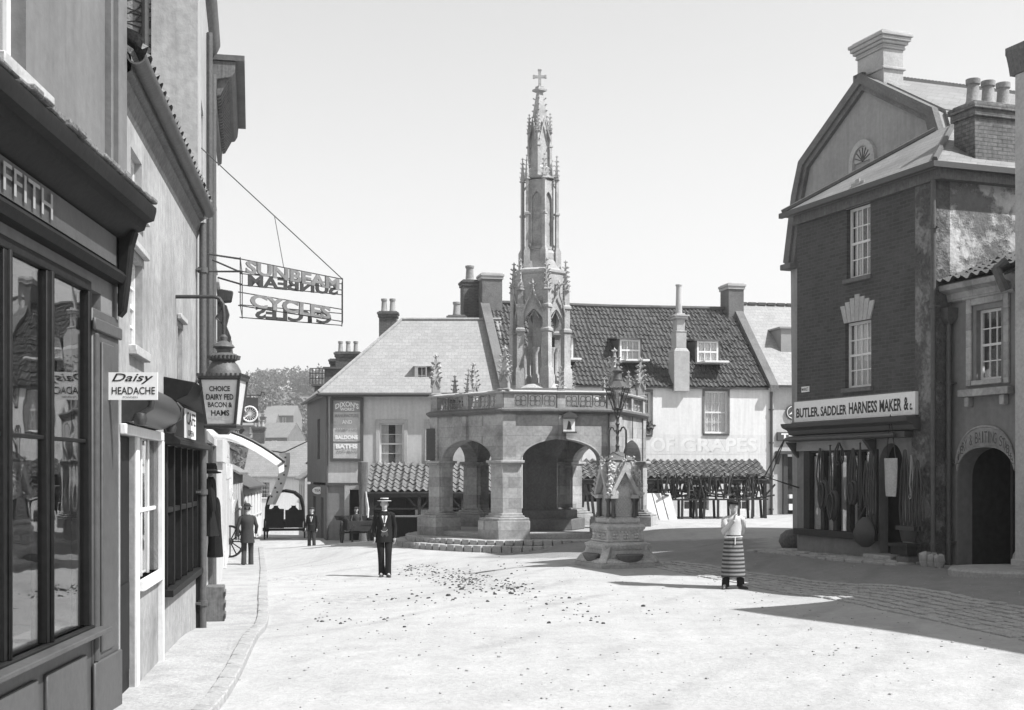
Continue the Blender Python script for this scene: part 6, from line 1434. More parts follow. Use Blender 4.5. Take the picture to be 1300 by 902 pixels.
# roof
m = MB(); o_ = .24; a = [Vector(q) for q in ((-o_,-o_,ES),(LS_+o_,-o_,ES),(LS_+o_,DS,ES),(-o_,DS,ES),(2.1,2.1,ES+1.5),(2.7,2.1,ES+1.5))]
dz = Vector((0,0,.09)); b = [q-dz for q in a[:4]]
a.append(Vector((2.7, DS, ES+1.5))); a.append(Vector((2.1, DS, ES+1.5)))
m.add(a+b, [(0,1,5,4),(1,2,6,5),(3,0,4,7),(4,5,6,7),(0,8,9,1),(1,9,10,2),(3,11,8,0),(8,11,10,9),(2,10,11,3)]); rf = m.build('roof', mat('saddler_slate', .21, .10, 3, rough=.6, bump=.25, kind='slate', bs=(.35,.13,.006), v2=.14, stain=.3, p=1.0), sd, sharp=15)
m = MB(); m.tube([(LS_+o_,-o_,ES+.03),(2.7,2.1,ES+1.53)], .06, 6); m.tube([(-o_,-o_,ES+.03),(2.1,2.1,ES+1.53)], .06, 6); m.build('hip_tiles', M['lead'], rf)
m = MB(); m.box(-o_,LS_+o_,-o_-.09,-o_-.002,ES-.12,ES-.01); m.box(LS_+o_+.002,LS_+o_+.09,-o_-.09,DS,ES-.12,ES-.01); m.build('gutter', M['mark'], sd)
m = MB(); m.box(0,LS_+.0,-.1,-.002,ES-.3,ES-.1); m.box(LS_+.001,LS_+.2,-.1,DS,ES-.3,ES-.1); m.build('eaves_board', M['gwood'], sd)
chimney(rf, LS_-.42, 1.55, ES-.6, EYE+(600-132)/FPX*25.3, .62, 1.15, 'brickp', 3, .5, .13, along='y')
drainpipe(sd, LS_+.02, .2, ES-.3, y=-.1, r=.05, hop=False)
# shop front: fascia sign, cornice, blind box, window
m = MB(); z0_, z1_ = sz(1090, 532), sz(1090, 504); m.box(.03, sx(1167), -.10, -.002, z0_, z1_); o = m.build('name_board', M['signw'], sd, bevel=.01)
m = MB(); h_ = z1_-z0_
X = lambda p: sx(p)
for st, a, b, k_ in (('BUTLER.', 1016, 1045, .82), ('SADDLER', 1047, 1080, .82), ('HARNESS', 1083, 1119, .95), ('MAKER', 1122, 1150, .95), ('&', 1153, 1159, 1.0), ('c.', 1160.5, 1164, .5)):
    m = MB(); text(m, st, X(a), X(b), z0_+.1, z0_+.1+(h_-.2)*k_, -.105, bold=.028); m.build('lettering', M['signd'], o)
m = MB(); m.box(0.0, sx(1169), -.16, -.1005, z0_-.03, z0_+.0); m.extx([(0,z0_-.30),(-.16,z0_-.28),(-.2,z0_-.18),(-.34,z0_-.12),(-.38,z0_-.03),(0,z0_-.03)], -.1, sx(1170)); m.build('cornice', M['mark'], sd, bevel=.008)
m = MB(); zb_ = z0_-.3; m.box(-.02, sx(1160), -.22, -.002, zb_-.13, zb_-.004); m.tube([(0,-.3,zb_-.08),(sx(1152),-.3,zb_-.08)], .045, 8); m.build('blind_box', M['mpaint'], sd, bevel=.008)
m = MB(); m.box(.12, sx(1112), -.1, -.002, zhead, zb_-.13); m.build('window_fascia', M['signg'], sd)
m = MB()
cols_ = [sx(1023.5), sx(1031), sx(1047), sx(1063), sx(1080), sx(1094), sx(1110)]
m.box(.02, sw[1]+.03, -.12, .1, zsill-.14, zsill); m.box(sw[0], sw[1], -.04, .1, zhead-.05, zhead)
m.box(sw[0]-.02, sw[0]+.22, -.06, .1, zsill, zhead)
for q in cols_[2:6]: m.box(q-.09, q+.05, -.05, .1, zsill, zhead)
m.box(sw[1]-.05, sw[1]+.04, -.05, .1, zsill, zhead)
o = m.build('shop_window', M['dwood'], sd, bevel=.01)
m = MB(); m.box(sw[0], sw[1], .03, .035, zsill, zhead); m.build('pane', glass('saddler_plate_glass', .9, .003, 3.2), o)
m = MB(); m.box(sw[0]-.0, sw[1], .07, .09, zsill, zhead-.12); m.build('reflection_sheet', M['signw'], o)  # pale sheet behind the pane, standing in for bright reflections in the glass
for q in (-.02, sx(1109)):
    m = MB(); m.extx([(-.0,zhead-.15),(-.1,zhead-.05),(-.3,zb_-.14),(-.0,zb_-.14)], q, q+.1); m.build('console_bracket', M['mark'], sd, bevel=.01)
m = MB(); m.box(dr0, dr1, .2, .25, .2, ztop+.02); m.box(dr0+.1,dr1-.1,.19,.199,.4,1.1); m.box(dr0+.1,dr1-.1,.19,.199,1.3,2.1); m.build('door', M['dpaint'], sd)
m = MB(); m.box(dr0-.1, dr1+.1, -.35, .28, -.1, .37); m.build('door_step', M['step'], sd, bevel=.02)
m = MB(); m.box(.2, .5, -.02, -.002, sz(1019,498.5), sz(1019,491.5)); o = m.build('street_plate', M['signw'], sd)
m = MB(); text(m, 'MARKET', .22, .48, sz(1019,497), sz(1019,493), -.024, bold=.01); m.build('lettering', M['signd'], o)
m = MB(); 
for a_ in (0,): m.tube([(-.05,-.3,zb_-.08),(.1,-.9,zb_-.9),(.1,-.02,zsill+.9)], .018, 6); m.tube([(-.05,-.3,zb_-.1),(.0,-.7,zb_-.95)], .012, 6)
m.build('blind_arm', M['iron'], sd)
# harness and goods
def hang(lab, nm, build, px, py, ly=-.2, cat=None):
    x_ = sx(px, ly); p = Sf.w(x_, ly, sz(px, py, ly)); t = tag(build(nm), lab, cat or nm.replace('_', ' ')); t.location = p; t.rotation_euler = (0,0,Sf.rz); return t
r_ = random.Random(5)
def strap_b(h, mt='leather', loops=2, w_=.1):
    def f(nm):
        m = MB()
        for i in range(loops):
            x_ = (i-.5*(loops-1))*w_; m.tube([(x_*.2,0,0),(x_+.03,-.03,-h*.3),(x_-.02,-.02,-h*.7),(x_+.05,-.03,-h),(x_+.09,-.03,-h*.85),(x_+.05,0,-h*.4),(0,0,0)], .018, 5)
        m.lathe([(0,-.02),(.03,0),(0,.02)], 6, (0,0,-.0)); m.tube([(.04*math.cos(q), -.03, -h+.04*math.sin(q)) for q in [2*math.pi*i/8 for i in range(9)]], .012, 5)
        return m.build(nm, M[mt])
    return f
def collar_b(s_, mt='leather'):
    def f(nm):
        m = MB(); m.tube([(s_*.5*math.sin(q)*(.75+.25*math.cos(q)), -.03, -s_+s_*math.cos(q)*.95+.02) for q in [2*math.pi*i/16 for i in range(17)]], s_*.17, 8); m.tube([(s_*.42*math.sin(q)*(.75+.25*math.cos(q)), -.12, -s_+s_*math.cos(q)*.9) for q in [2*math.pi*i/16 for i in range(17)]], .02, 6); m.tube([(0,0,.1),(0,0,-.05)], .015, 5)
        return m.build(nm, M[mt])
    return f
for lab, nm, b, px, py, ly in [
  ('small triangular bridle hanging highest at the top of the second shop window pane', 'bridle', strap_b(.42, loops=2, w_=.22), 1065, 563, -.2),
  ('thin pair of long reins slanting down the leftmost saddler window pane', 'reins', strap_b(.85, loops=2, w_=.15), 1041, 570, -.16),
  ('long black rein hanging over the post between the first two saddler panes', 'reins', strap_b(1.2, loops=1), 1054, 566, -.22),
  ('dark horse collar hung low over the second saddler window pane', 'horse_collar', collar_b(.3), 1060, 625, -.22),
  ('dark horse collar hung in the leftmost saddler window pane', 'horse_collar', collar_b(.3), 1048, 612, -.2),
  ('tangled bridle hanging in the middle of the third saddler window pane', 'bridle', strap_b(1.1, loops=3, w_=.1), 1083, 570, -.2),
  ('single leather strap hanging from the top of the window beside the third pane', 'strap', strap_b(1.3, loops=1), 1092, 563, -.24),
  ('small dark horse collar hanging over the rightmost saddler window pane', 'horse_collar', collar_b(.24), 1086, 612, -.2),
  ('bundle of brown straps hanging between the shop window and the door', 'strap_bundle', strap_b(1.5, loops=4, w_=.07), 1106, 572, -.25),
  ('black coiled whip hanging left of the white bag, near the window edge', 'whip', strap_b(.9, loops=2, w_=.12), 1100, 585, -.25),
  ('long thin harness straps hanging just right of the door', 'harness', strap_b(1.6, loops=3, w_=.12), 1149, 572, -.18),
  ('pale buckled strap hanging right of the saddler door', 'strap', strap_b(.8, 'signg', 1), 1157, 578, -.18),
  ('brown harness loops hanging farthest right on the saddler wall', 'harness', strap_b(1.35, loops=3, w_=.12), 1165, 585, -.2)]:
    hang(lab, nm, b, px, py, ly)
def bag(nm):
    m = MB(); m.ell([(0,0,-.75,.15,.05),(0,0,-.55,.17,.07),(.01,0,-.2,.19,.07),(0,0,0,.2,.06)], 12); m.v = [(x_+.01*math.sin(z_*30), y_, z_) for x_, y_, z_ in m.v]; return m.build(nm, mat('nosebag_canvas', .42, .12, 8, bump=.3, stain=.3))
t = hang('white canvas nosebag hanging in the arch of the saddler door', 'nosebag', bag, 1131, 586, -.25)
t.location.z = sz(1131, 582, -.25); m = MB(); m.tube([(-.15,0,0),(-.02,0,.85),(.15,0,0)], .012, 5); m.build('strap', M['leather'], t)
def saddle(nm):
    m = MB(); m.ell([(0,-.1,-.55,.12,.05),(0,-.12,-.45,.3,.1),(0,-.12,-.25,.34,.13),(0,-.1,-.05,.26,.1),(0,-.08,.05,.1,.05)], 14); m.tube([(-.22,-.1,0),(0,-.05,.35),(.2,-.1,0)], .018, 6); return m.build(nm, M['leather'])
hang('round dark leather pad hung low beside the shop window corner', 'saddle_pad', saddle, 1104, 660, -.2)
def brush(nm):
    m = MB(); m.box(-.28,.28,-.12,.06,-.08,.0); m.ell([(0,-.03,-.3,.2,.06),(0,-.03,-.08,.27,.09)], 12); m.tube([(-.05,0,0),(-.1,.02,.6),(.02,.02,1.0)], .015, 5); return m.build(nm, M['leather'])
hang('broad driving saddle hanging on the wall right of the door', 'driving_saddle', brush, 1155, 668, -.2)
def brush2(nm):
    m = MB(); m.box(-.3,.3,-.2,.1,-.06,.0); m.box(-.26,.26,-.16,.06,-.22,-.061); return m.build(nm, M['dwood'])
hang('dark shelf of goods standing by the saddler doorstep', 'goods_shelf', brush2, 1150, 690, -.35)
x_ = sx(1152, -.35); p = Sf.w(x_, -.35); t = thing('stone_block', 'squat stone block carrying the dark goods shelf by the saddler door', 'stone block', (p.x, p.y, G(p.x,p.y)), Sf.rz); m = MB(); m.box(-.18,.18,-.15,.15,-.1,sz(1150,690,-.35)-.23-G(p.x,p.y)); m.build('block', M['stone_dark'], t, bevel=.03)
def stone(px, py, rx, ry, rz_, lab, nm='loose_stone', seed=0, ly=-.5):
    p = Sf.w(sx(px, ly), ly); q = random.Random(seed); m = MB(); m.lathe([(0,-rz_),(rx*.8,-rz_*.8),(rx,-rz_*.1),(rx*.85,rz_*.6),(rx*.5,rz_*.8),(0,rz_*.85)], 7); m.v = [(a+q.uniform(-.02,.02), b+q.uniform(-.02,.02), c+q.uniform(-.025,.025)) for a, b, c in m.v]
    m.v = [(a*(1+.12*math.sin(c*9+seed)+.06*math.sin(a*13)), b*ry/rx*(1+.1*math.cos(a*11+seed)), c*(1+.08*math.sin(a*8))) for a, b, c in m.v]
    return tag(m.build(nm, M['stone_dark' if nm == 'boulder' else 'stone'], loc=(p.x, p.y, G(p.x,p.y)+rz_*.75)), lab, nm.replace('_', ' '))
stone(1176, 717, .13, .12, .17, 'pale round stone nearest the saddler door on the footway end', seed=1, ly=-.42)
stone(1184, 717, .11, .12, .16, 'pale round stone in the middle of three beside the drainpipe', seed=2, ly=-.4)
stone(1192, 717, .11, .11, .15, 'pale round stone closest to the drainpipe foot', seed=3, ly=-.38)
p = Vector(((1012-650)/FPX*30.4, 30.4, 0)); m = MB(); m.ell([(0,0,-.1,.15,.15),(0,0,.0,.24,.24),(0,0,.15,.30,.28),(0,0,.3,.28,.26),(0,0,.4,.16,.15),(0,0,.43,.02,.02)], 16); m.v = [(a*(1+.06*math.sin(c*12)), b, c) for a, b, c in m.v]
tag(m.build('boulder', M['gwood'], loc=(p.x-.12, p.y, G(p.x, p.y))), 'large rounded boulder at the far corner of the saddler shop', 'boulder')

# ---------------------------------------------------------------- STABLE WING
ly0 = .33; st0, st1 = LS_+.01, sx(1291, ly0); EW = 5.32
sb = thing('stable_wing', 'grey rendered stable wing with an arched gateway lettered Stables', 'stable', tuple(Sf.w(st0, ly0)), Sf.rz)
X = lambda px: sx(px, ly0)-st0
Z = lambda px, py: sz(px, py, ly0)
LW = st1-st0
wq = (X(1239.5), X(1271), Z(1255,482), Z(1255,392)); ax0, ax1 = X(1215), X(1290); zsp = Z(1250, 612); zap = Z(1252, 568)
m = MB(); m.wall(0, LW, zap+.2, EW, 0, .35, [wq]); m.archwall(0, LW, -.1, zap+.2, 0, .35, ax0, ax1, zsp, zap-zsp, pw=2.4); m.build('front_wall', M['buff'], sb)
m = MB(); m.box(LW-.02,LW,.351,5,0,EW) ; m.box(ax0-.05,ax0,.351,2.2,-.1,zap+.2); m.build('passage_wall', M['inside'], sb); m = MB(); m.box(0,LW-.021,3.0,3.1,-.1,EW); m.box(0,LW-.021,.36,2.99,zap+.25,zap+.3); m.build('passage_back', M['inside'], sb)
m = MB(); m.box(ax0+.45,ax0+1.3,1.0,1.06,.3,zap-.1); m.box(ax0+.4,ax0+.46,.9,1.1,.3,zap-.1); m.build('gate', M['mpaint'], sb)
window(sb, *wq, y=.1, cols=3, rows=4, fw=.05, sm='stone_pale')
m = MB()
for dx_, w_ in ((.06,.12),): 
    m.box(wq[0]-.24,wq[0]-.1,-.05,-.002,wq[2]-.1,wq[3]+.25); m.box(wq[1]+.1,wq[1]+.24,-.05,-.002,wq[2]-.1,wq[3]+.25); m.box(wq[0]-.1,wq[1]+.1,-.05,-.002,wq[3]+.1,wq[3]+.25)
m.box(wq[0]-.34,wq[1]+.34,-.16,-.002,wq[2]-.30,wq[2]-.16)
for q in (wq[0]-.2, wq[1]+.08): m.box(q,q+.12,-.12,-.002,wq[2]-.48,wq[2]-.301)
m.build('window_surround', M['stone'], sb, bevel=.012)
# arch label band with cut lettering
n = 28; cx_ = (ax0+ax1)/2; hw = (ax1-ax0)/2; m = MB(); inn_, out_ = [], []
for i in range(n+1):
    th = math.pi*i/n; c_ = -math.cos(th); s_ = (max(0, 1-abs(c_)**2.4))**(1/2.4)
    inn_.append((cx_+c_*hw, zsp+s_*(zap-zsp))); out_.append((cx_+c_*(hw+.02), zsp+.02+s_*(zap-zsp+.36)))
for i in range(2, n-2):
    a, b, c_, d = inn_[i], inn_[i+1], out_[i+1], out_[i]; m.add([(p[0],-.03,p[1]) for p in (a,b,c_,d)]+[(p[0],-.001,p[1]) for p in (a,b,c_,d)], [(0,1,2,3),(4,7,6,5),(0,4,5,1),(2,6,7,3)])
m.tube([(p[0],-.03,p[1]) for p in out_[2:-2]], .025, 6)
o = m.build('arch_band', M['stone'], sb)
m = MB(); st_ = 'LIVERY & BAITING STABLES'; nn = len(st_)
for i, ch in enumerate(st_):
    if ch == ' ': continue
    f = .10+.80*(i+.5)/nn; g = MB(); hw_ = .018 if ch == 'I' else .040; text(g, ch, -hw_, hw_, 0, .2, 0, bold=.0); k_ = f*n; j = int(k_); fr_ = k_-j
    a = Vector(inn_[j]).lerp(Vector(inn_[j+1]), fr_); b = Vector(out_[j]).lerp(Vector(out_[j+1]), fr_); up_ = (b-a); L_ = up_.length; up_.normalize(); rt = Vector((up_.y, -up_.x)); b0 = a+up_*L_*.22; k2 = L_*.55/.2
    g.v = [(b0.x+rt.x*x_+up_.x*z_*k2, -.034, b0.y+rt.y*x_+up_.y*z_*k2) for x_, _, z_ in g.v]; m.add(g.v, g.f)
m.build('lettering', M['mark'], o)
m = MB(); m.extx([(0,EW-.12),(-.08,EW-.1),(-.12,EW+.05),(-.28,EW+.1),(-.3,EW+.2),(0,EW+.22)], -.06, LW+.0); m.build('eaves_cornice', M['stone'], sb, bevel=.008)
m = MB(); pantiles(m, (-.05,-.3,EW+.22), (1,0,0), LW+.05, (0,3.1,1.15), 3.3); m.build('roof', M['tile'], sb)
drainpipe(sb, X(1211), .25, Z(1211, 412), y=-.12, r=.05, hop=True)
m = MB(); m.tube([(LW-.05,-.2,EW-.1),(LW-.12,-.35,EW+.3),(LW-.02,-.2,EW+.42)], .09, 8); m.build('rainwater_bend', M['irong'], sb)

# ---------------------------------------------------------------- CORNER BUILDING at the right edge
c0 = sx(1292, .0)+.02; Kf = Fr(*Sf.w(c0, 0)[:2], .345, -.938); KH = 6.6; 
kb = thing('pilastered_building', 'pale stone building at the right edge with a tall pilaster and moulded cap', 'building', Kf.loc, Kf.rz)
m = MB(); m.box(.0, 9, .12, 6, -.2, KH); m.build('wall', M['stone_pale'], kb)
m = MB(); m.box(-.05, 9.1, 0.02, 6.1, KH+.001, KH+.2); m.build('roof', M['lead'], kb)
m = MB(); m.box(5.75, 14, .10, 6, KH+.201, 10.5); m.box(9.001, 14, .12, 6, -.2, KH+.2); m.build('unseen_shade_storey', M['stone_pale'], kb)  # unseen taller end, added and shaped to throw its shadow on the road
zk = EYE+(600-62)/FPX*22.2
m = MB(); m.box(0, .46, -.08, .119, -.2, zk-.35); m.box(-.05, .5, -.13, .1195, -.2, .5)
m.build('pilaster', M['stone_pale'], kb, bevel=.01)
m = MB(); m.extx([(.12,zk-.35),(-.1,zk-.35),(-.12,zk-.25),(-.13,zk-.2),(-.18,zk-.02),(-.2,zk+.0),(-.2,zk+.12),(.12,zk+.16)], -.10, .6); m.build('pilaster_cap', M['gwood'], kb)
t_p = Sf.w(c0+.1, -.75)
m = MB(); nseg = 24; m.ell([(0,0,-.3,1.0,.9),(0,0,.02,1.0,.9),(0,0,.06,.96,.86)], 28); o = m.build('pavement_step', M['kerb'], loc=(t_p.x+.25, t_p.y-.35, G(t_p.x, t_p.y)+.06)); o['kind'] = 'structure'
m = MB(); m.lathe([(.22,-.1),(.24,.1),(.2,.3),(.12,.42),(0,.45)], 12); q = Sf.w(sx(1270, .2), .12); tag(m.build('guard_stone', M['stone'], loc=(q.x+.35, q.y-.4, G(q.x, q.y))), 'rounded guard stone beside the stable gateway at the right edge', 'guard stone')

# ---------------------------------------------------------------- TALL HOUSE WITH THE MANSARD GABLE
LY = 4.15; mh = thing('mansard_house', 'tall house with a rendered mansard gable and great corniced chimney behind the saddler', 'house', tuple(Sf.w(0, LY)), Sf.rz)
X = lambda px: sx(px, LY); Z = lambda px, py: sz(px, py, LY)
pk = X(1096); zpk = Z(1096, 100); bl = X(1020); zbl = Z(1020, 208); el = X(1001.5); zel = Z(1001.5, 336); br_ = 2*pk-bl; er = 2*pk-el
mid = X(1012); zmid = Z(1012, 250)
DM = 11
prof = [(el,zel),(mid-.02,zmid),(bl,zbl),(pk,zpk),(br_,zbl),(2*pk-mid+.02,zmid),(er,zel)]
m = MB(); m.extr([(el+.12,-.5),(er-.12,-.5)]+prof[::-1], .06, .4); m.build('gable_wall', mat('pale_gable_render', .27, .07, 2, bump=.2, kind='paint', stain=.2), mh)
m = MB(); m.box(el+.12, el+.4, .401, DM, -.5, zel); m.box(er-.4, er-.12, .401, DM, -.5, zel); m.box(el+.4, er-.4, DM-.3, DM, -.5, zel); m.build('body_wall', M['brickp'], mh)
m = MB()
for i in range(len(prof)-1):
    (xa, za), (xb, zb_) = prof[i], prof[i+1]; d = Vector((xb-xa, 0, zb_-za)).normalized(); nn = Vector((-d.z, 0, d.x))*.09
    q = [Vector((xa,.3,za)), Vector((xb,.3,zb_)), Vector((xb,DM,zb_)), Vector((xa,DM,za))]; m.add(q+[p+nn for p in q], [(3,2,1,0),(4,5,6,7),(0,1,5,4),(1,2,6,5),(2,3,7,6),(3,0,4,7)])
rf = m.build('roof', mat('mansard_slate', .2, .08, 3, rough=.6, bump=.2, kind='slate', bs=(.5,.22,.008), v2=.13, stain=.15, p=1.0), mh, sharp=20)
m = MB(); n = 90
for i in range(n): m.box(pk-.04, pk+.04, .9+i*(DM-1)/n, .9+(i+.6)*(DM-1)/n, zpk+.05, zpk+.17)
m.box(pk-.09, pk+.09, .3, DM, zpk+.0, zpk+.13); m.build('ridge_cresting', M['mpaint'], rf)
def band(off0, off1, y0, y1, name, mt):
    m = MB()
    for i in range(len(prof)-1):
        (xa, za), (xb, zb_) = prof[i], prof[i+1]; cen = Vector((pk, 0, zel))
        def shrink(x_, z_, k_): return (x_+(pk-x_)*k_/abs(pk-el), z_-(k_*(1.0 if abs(x_-pk) < .01 else .55)))
        a = shrink(xa, za, off0); b = shrink(xb, zb_, off0); c_ = shrink(xb, zb_, off1); d = shrink(xa, za, off1)
        vs = [(p[0], y0, p[1]) for p in (a,b,c_,d)]+[(p[0], y1, p[1]) for p in (a,b,c_,d)]
        m.add(vs, [(0,1,2,3),(4,7,6,5),(0,4,5,1),(1,5,6,2),(2,6,7,3),(3,7,4,0)])
    return m.build(name, M[mt], mh)
band(-.12, .14, -.12, .055, 'raking_cornice', 'stone_dark'); band(.141, .30, -.05, .054, 'raking_moulding', 'stone_dark')
m = MB(); m.box(el-.2,el+.35,-.18,.5,zel-.16,zel-.0); m.build('kneeler', M['stone_dark'], mh, bevel=.02)
# lunette window
xa, xb = X(1083), X(1106); zt_ = Z(1094, 186); hw = (xb-xa)/2; xc = (xa+xb)/2
m = MB(); rr = hw
for (ri, ro_, y0, y1) in ((hw, hw+.16, -.03, .059),):
    for i in range(16):
        a, b = math.pi*i/16, math.pi*(i+1)/16
        m.add([(xc+ri*math.cos(a),y0,zt_-rr+ri*math.sin(a)),(xc+ri*math.cos(b),y0,zt_-rr+ri*math.sin(b)),(xc+ro_*math.cos(b),y0,zt_-rr+ro_*math.sin(b)),(xc+ro_*math.cos(a),y0,zt_-rr+ro_*math.sin(a))]+[(xc+ri*math.cos(a),y1,zt_-rr+ri*math.sin(a)),(xc+ri*math.cos(b),y1,zt_-rr+ri*math.sin(b)),(xc+ro_*math.cos(b),y1,zt_-rr+ro_*math.sin(b)),(xc+ro_*math.cos(a),y1,zt_-rr+ro_*math.sin(a))], [(3,2,1,0),(0,1,5,4),(2,3,7,6)])
for s_ in (-1, 1): m.box(xc+s_*hw, xc+s_*(hw+.16), -.03, .059, zt_-rr-1.3, zt_-rr)
o = m.build('arched_surround', M['stone_pale'], mh)
m = MB(); m.extr([(xc+hw*.98*math.cos(a), zt_-rr+hw*.98*math.sin(a)) for a in [math.pi*i/16 for i in range(17)]], .02, .058); m.build('fan_panel', M['stone_pale'], o)
m = MB()
for i in range(1, 8): a = math.pi*i/8; m.bar((xc,.012,zt_-rr), (xc+hw*.9*math.cos(a),.012,zt_-rr+hw*.9*math.sin(a)), .02)
m.box(xa+.08, xb-.08, .03, .058, zt_-rr-1.3, zt_-rr-.2); m.build('fan_ribs', M['mpaint'], o)
# great chimney standing on the gable
cx0, cx1 = X(1081)-0, X(1128)
m = MB(); ztc = Z(1108, 42); xm = X(1112)-.0; w_ = .5; 
ca, cb_ = X(1080)+.03, X(1113)+.03; cy0, cy1 = .18, .80
m.box(ca, cb_, cy0, cy1, zpk-.9, ztc-.42)
for k_, (za, zb_) in zip((.05,.04,.03,.09,.14,.18,.10), ((-.95,-.88),(-.42,-.36),(-.36,-.30),(-.30,-.22),(-.22,-.12),(-.12,-.03),(-.03,.03))): m.box(ca-k_, cb_+k_, cy0-k_, cy1+k_, ztc+za, ztc+zb_-.001)
m.build('chimney', M['stone_pale'], rf, bevel=.015)
m = MB()
for i in range(3): m.box(pk-.42+i*.14, pk-.31+i*.14, -.02, .1, zpk+.02, zpk+.18)
m.build('gable_vent', M['mark'], mh)
# ---------------------------------------------------------------- PEOPLE
def skin_geo(pts, edges, rad, root=0, lev=2):
    me = bpy.data.meshes.new('k'); me.from_pydata([tuple(p) for p in pts], edges, []); ob = bpy.data.objects.new('k', me)
    COL.objects.link(ob)
    md = ob.modifiers.new('s', 'SKIN'); sv = me.skin_vertices[0].data
    for i, r_ in enumerate(rad): sv[i].radius = r_ if isinstance(r_, tuple) else (r_, r_)
    sv[root].use_root = True; md.use_smooth_shade = True; md.branch_smoothing = .5
    ss = ob.modifiers.new('u', 'SUBSURF'); ss.levels = lev; ss.render_levels = lev
    dg = bpy.context.evaluated_depsgraph_get(); dg.update(); e = ob.evaluated_get(dg); em = e.to_mesh()
    v = [tuple(x.co) for x in em.vertices]; f = [tuple(p.vertices) for p in em.polygons]; e.to_mesh_clear()
    bpy.data.objects.remove(ob); return v, f
def hand(mb, wrist, dirv, side, s_=1.0, curl=.5, thumb=1):
    """palm, four unequal bent fingers and a thumb; dirv along the hand, side = direction of the thumb edge"""
    w_ = Vector(wrist); d = Vector(dirv).normalized(); sd_ = Vector(side); sd_ = (sd_-d*sd_.dot(d)).normalized(); nn = d.cross(sd_)
    rings = []
    for f, a, b in ((0,.028,.02),(.03,.036,.018),(.075,.042,.016),(.095,.038,.013)):
        c = w_+d*f*s_; rings.append([tuple(c+sd_*a*s_*math.cos(t)+nn*b*s_*math.sin(t)) for t in [2*math.pi*j/10 for j in range(10)]])
    mb.loft(rings)
    for i, L in enumerate((.072,.08,.074,.058)):
        b0 = w_+d*.085*s_+sd_*(.03-.02*i)*s_; p1 = b0+(d*math.cos(curl*.5)+nn*math.sin(curl*.5))*L*.45*s_; p2 = p1+(d*math.cos(curl*1.4)+nn*math.sin(curl*1.4))*L*.33*s_; p3 = p2+(d*math.cos(curl*2.2)+nn*math.sin(curl*2.2))*L*.25*s_
        mb.tube([b0-d*.01, p1, p2, p3], [.0095*s_, .009*s_, .008*s_, .006*s_], 6)
    t0_ = w_+d*.03*s_+sd_*.03*s_; t1_ = t0_+(d*.6+sd_*.7)*.035*s_; t2_ = t1_+(d*.9+sd_*.2)*.03*s_; mb.tube([t0_-sd_*.01, t1_, t2_], [.013*s_, .011*s_, .007*s_], 6)
def head(mb, c, yaw, s_=1.0, tilt=0):
    """face towards -y before yaw; c is the chin-level neck top"""
    g = MB(); prof = [(-.012,.022,.03,-.045),(.0,.040,.048,-.032),(.018,.052,.066,-.020),(.04,.061,.078,-.012),(.07,.069,.088,-.004),(.10,.075,.094,.002),(.13,.078,.097,.006),(.165,.076,.094,.008),(.195,.066,.082,.008),(.217,.048,.062,.008),(.231,.026,.034,.007),(.236,.004,.006,.007)]
    n = 20; rings = []
    for z_, rx, ry, oy in prof:
        rg = []
        for j in range(n):
            t = 2*math.pi*j/n-math.pi/2; x_, y_ = rx*math.cos(t), ry*math.sin(t)+oy
            if y_ < 0 and abs(x_) < .035 and .095 < z_ < .12: y_ += .006
            rg.append((x_, y_, z_))
        rings.append(rg)
    g.loft(rings)
    g.loft([[(-.008,-.088,.115),(.008,-.088,.115),(0,-.094,.118)],[(-.016,-.088,.075),(.016,-.088,.075),(0,-.118,.082)],[(-.014,-.088,.068),(.014,-.088,.068),(0,-.098,.068)]])   # nose
    for s2 in (-1, 1):
        g.lathe([(0,-.012),(.008,-.008),(.0105,0),(.008,.008),(0,.012)], 8, (s2*.03,-.084,.112))
        g.tube([(s2*.05,-.080,.128),(s2*.03,-.092,.132),(s2*.014,-.092,.128)], .0045, 5)
        g.loft([[(s2*.074,.0+.012*math.cos(t),.10+.03*math.sin(t)) for t in [2*math.pi*j/8 for j in range(8)]],[(s2*.09,.012+.014*math.cos(t),.10+.034*math.sin(t)) for t in [2*math.pi*j/8 for j in range(8)]]])
    g.tube([(-.022,-.084,.045),(0,-.091,.047),(.022,-.084,.045)], .0055, 6); g.tube([(-.018,-.084,.037),(0,-.09,.036),(.018,-.084,.037)], .006, 6)
    g.lathe([(0,-.012),(.02,0),(0,.014)], 8, (0,-.072,.008))
    mt_ = Matrix.Translation(c) @ Matrix.Rotation(yaw, 4, 'Z') @ Matrix.Rotation(tilt, 4, 'X') @ Matrix.Scale(s_, 4); g.tr(mt_); mb.add(g.v, g.f); return mt_
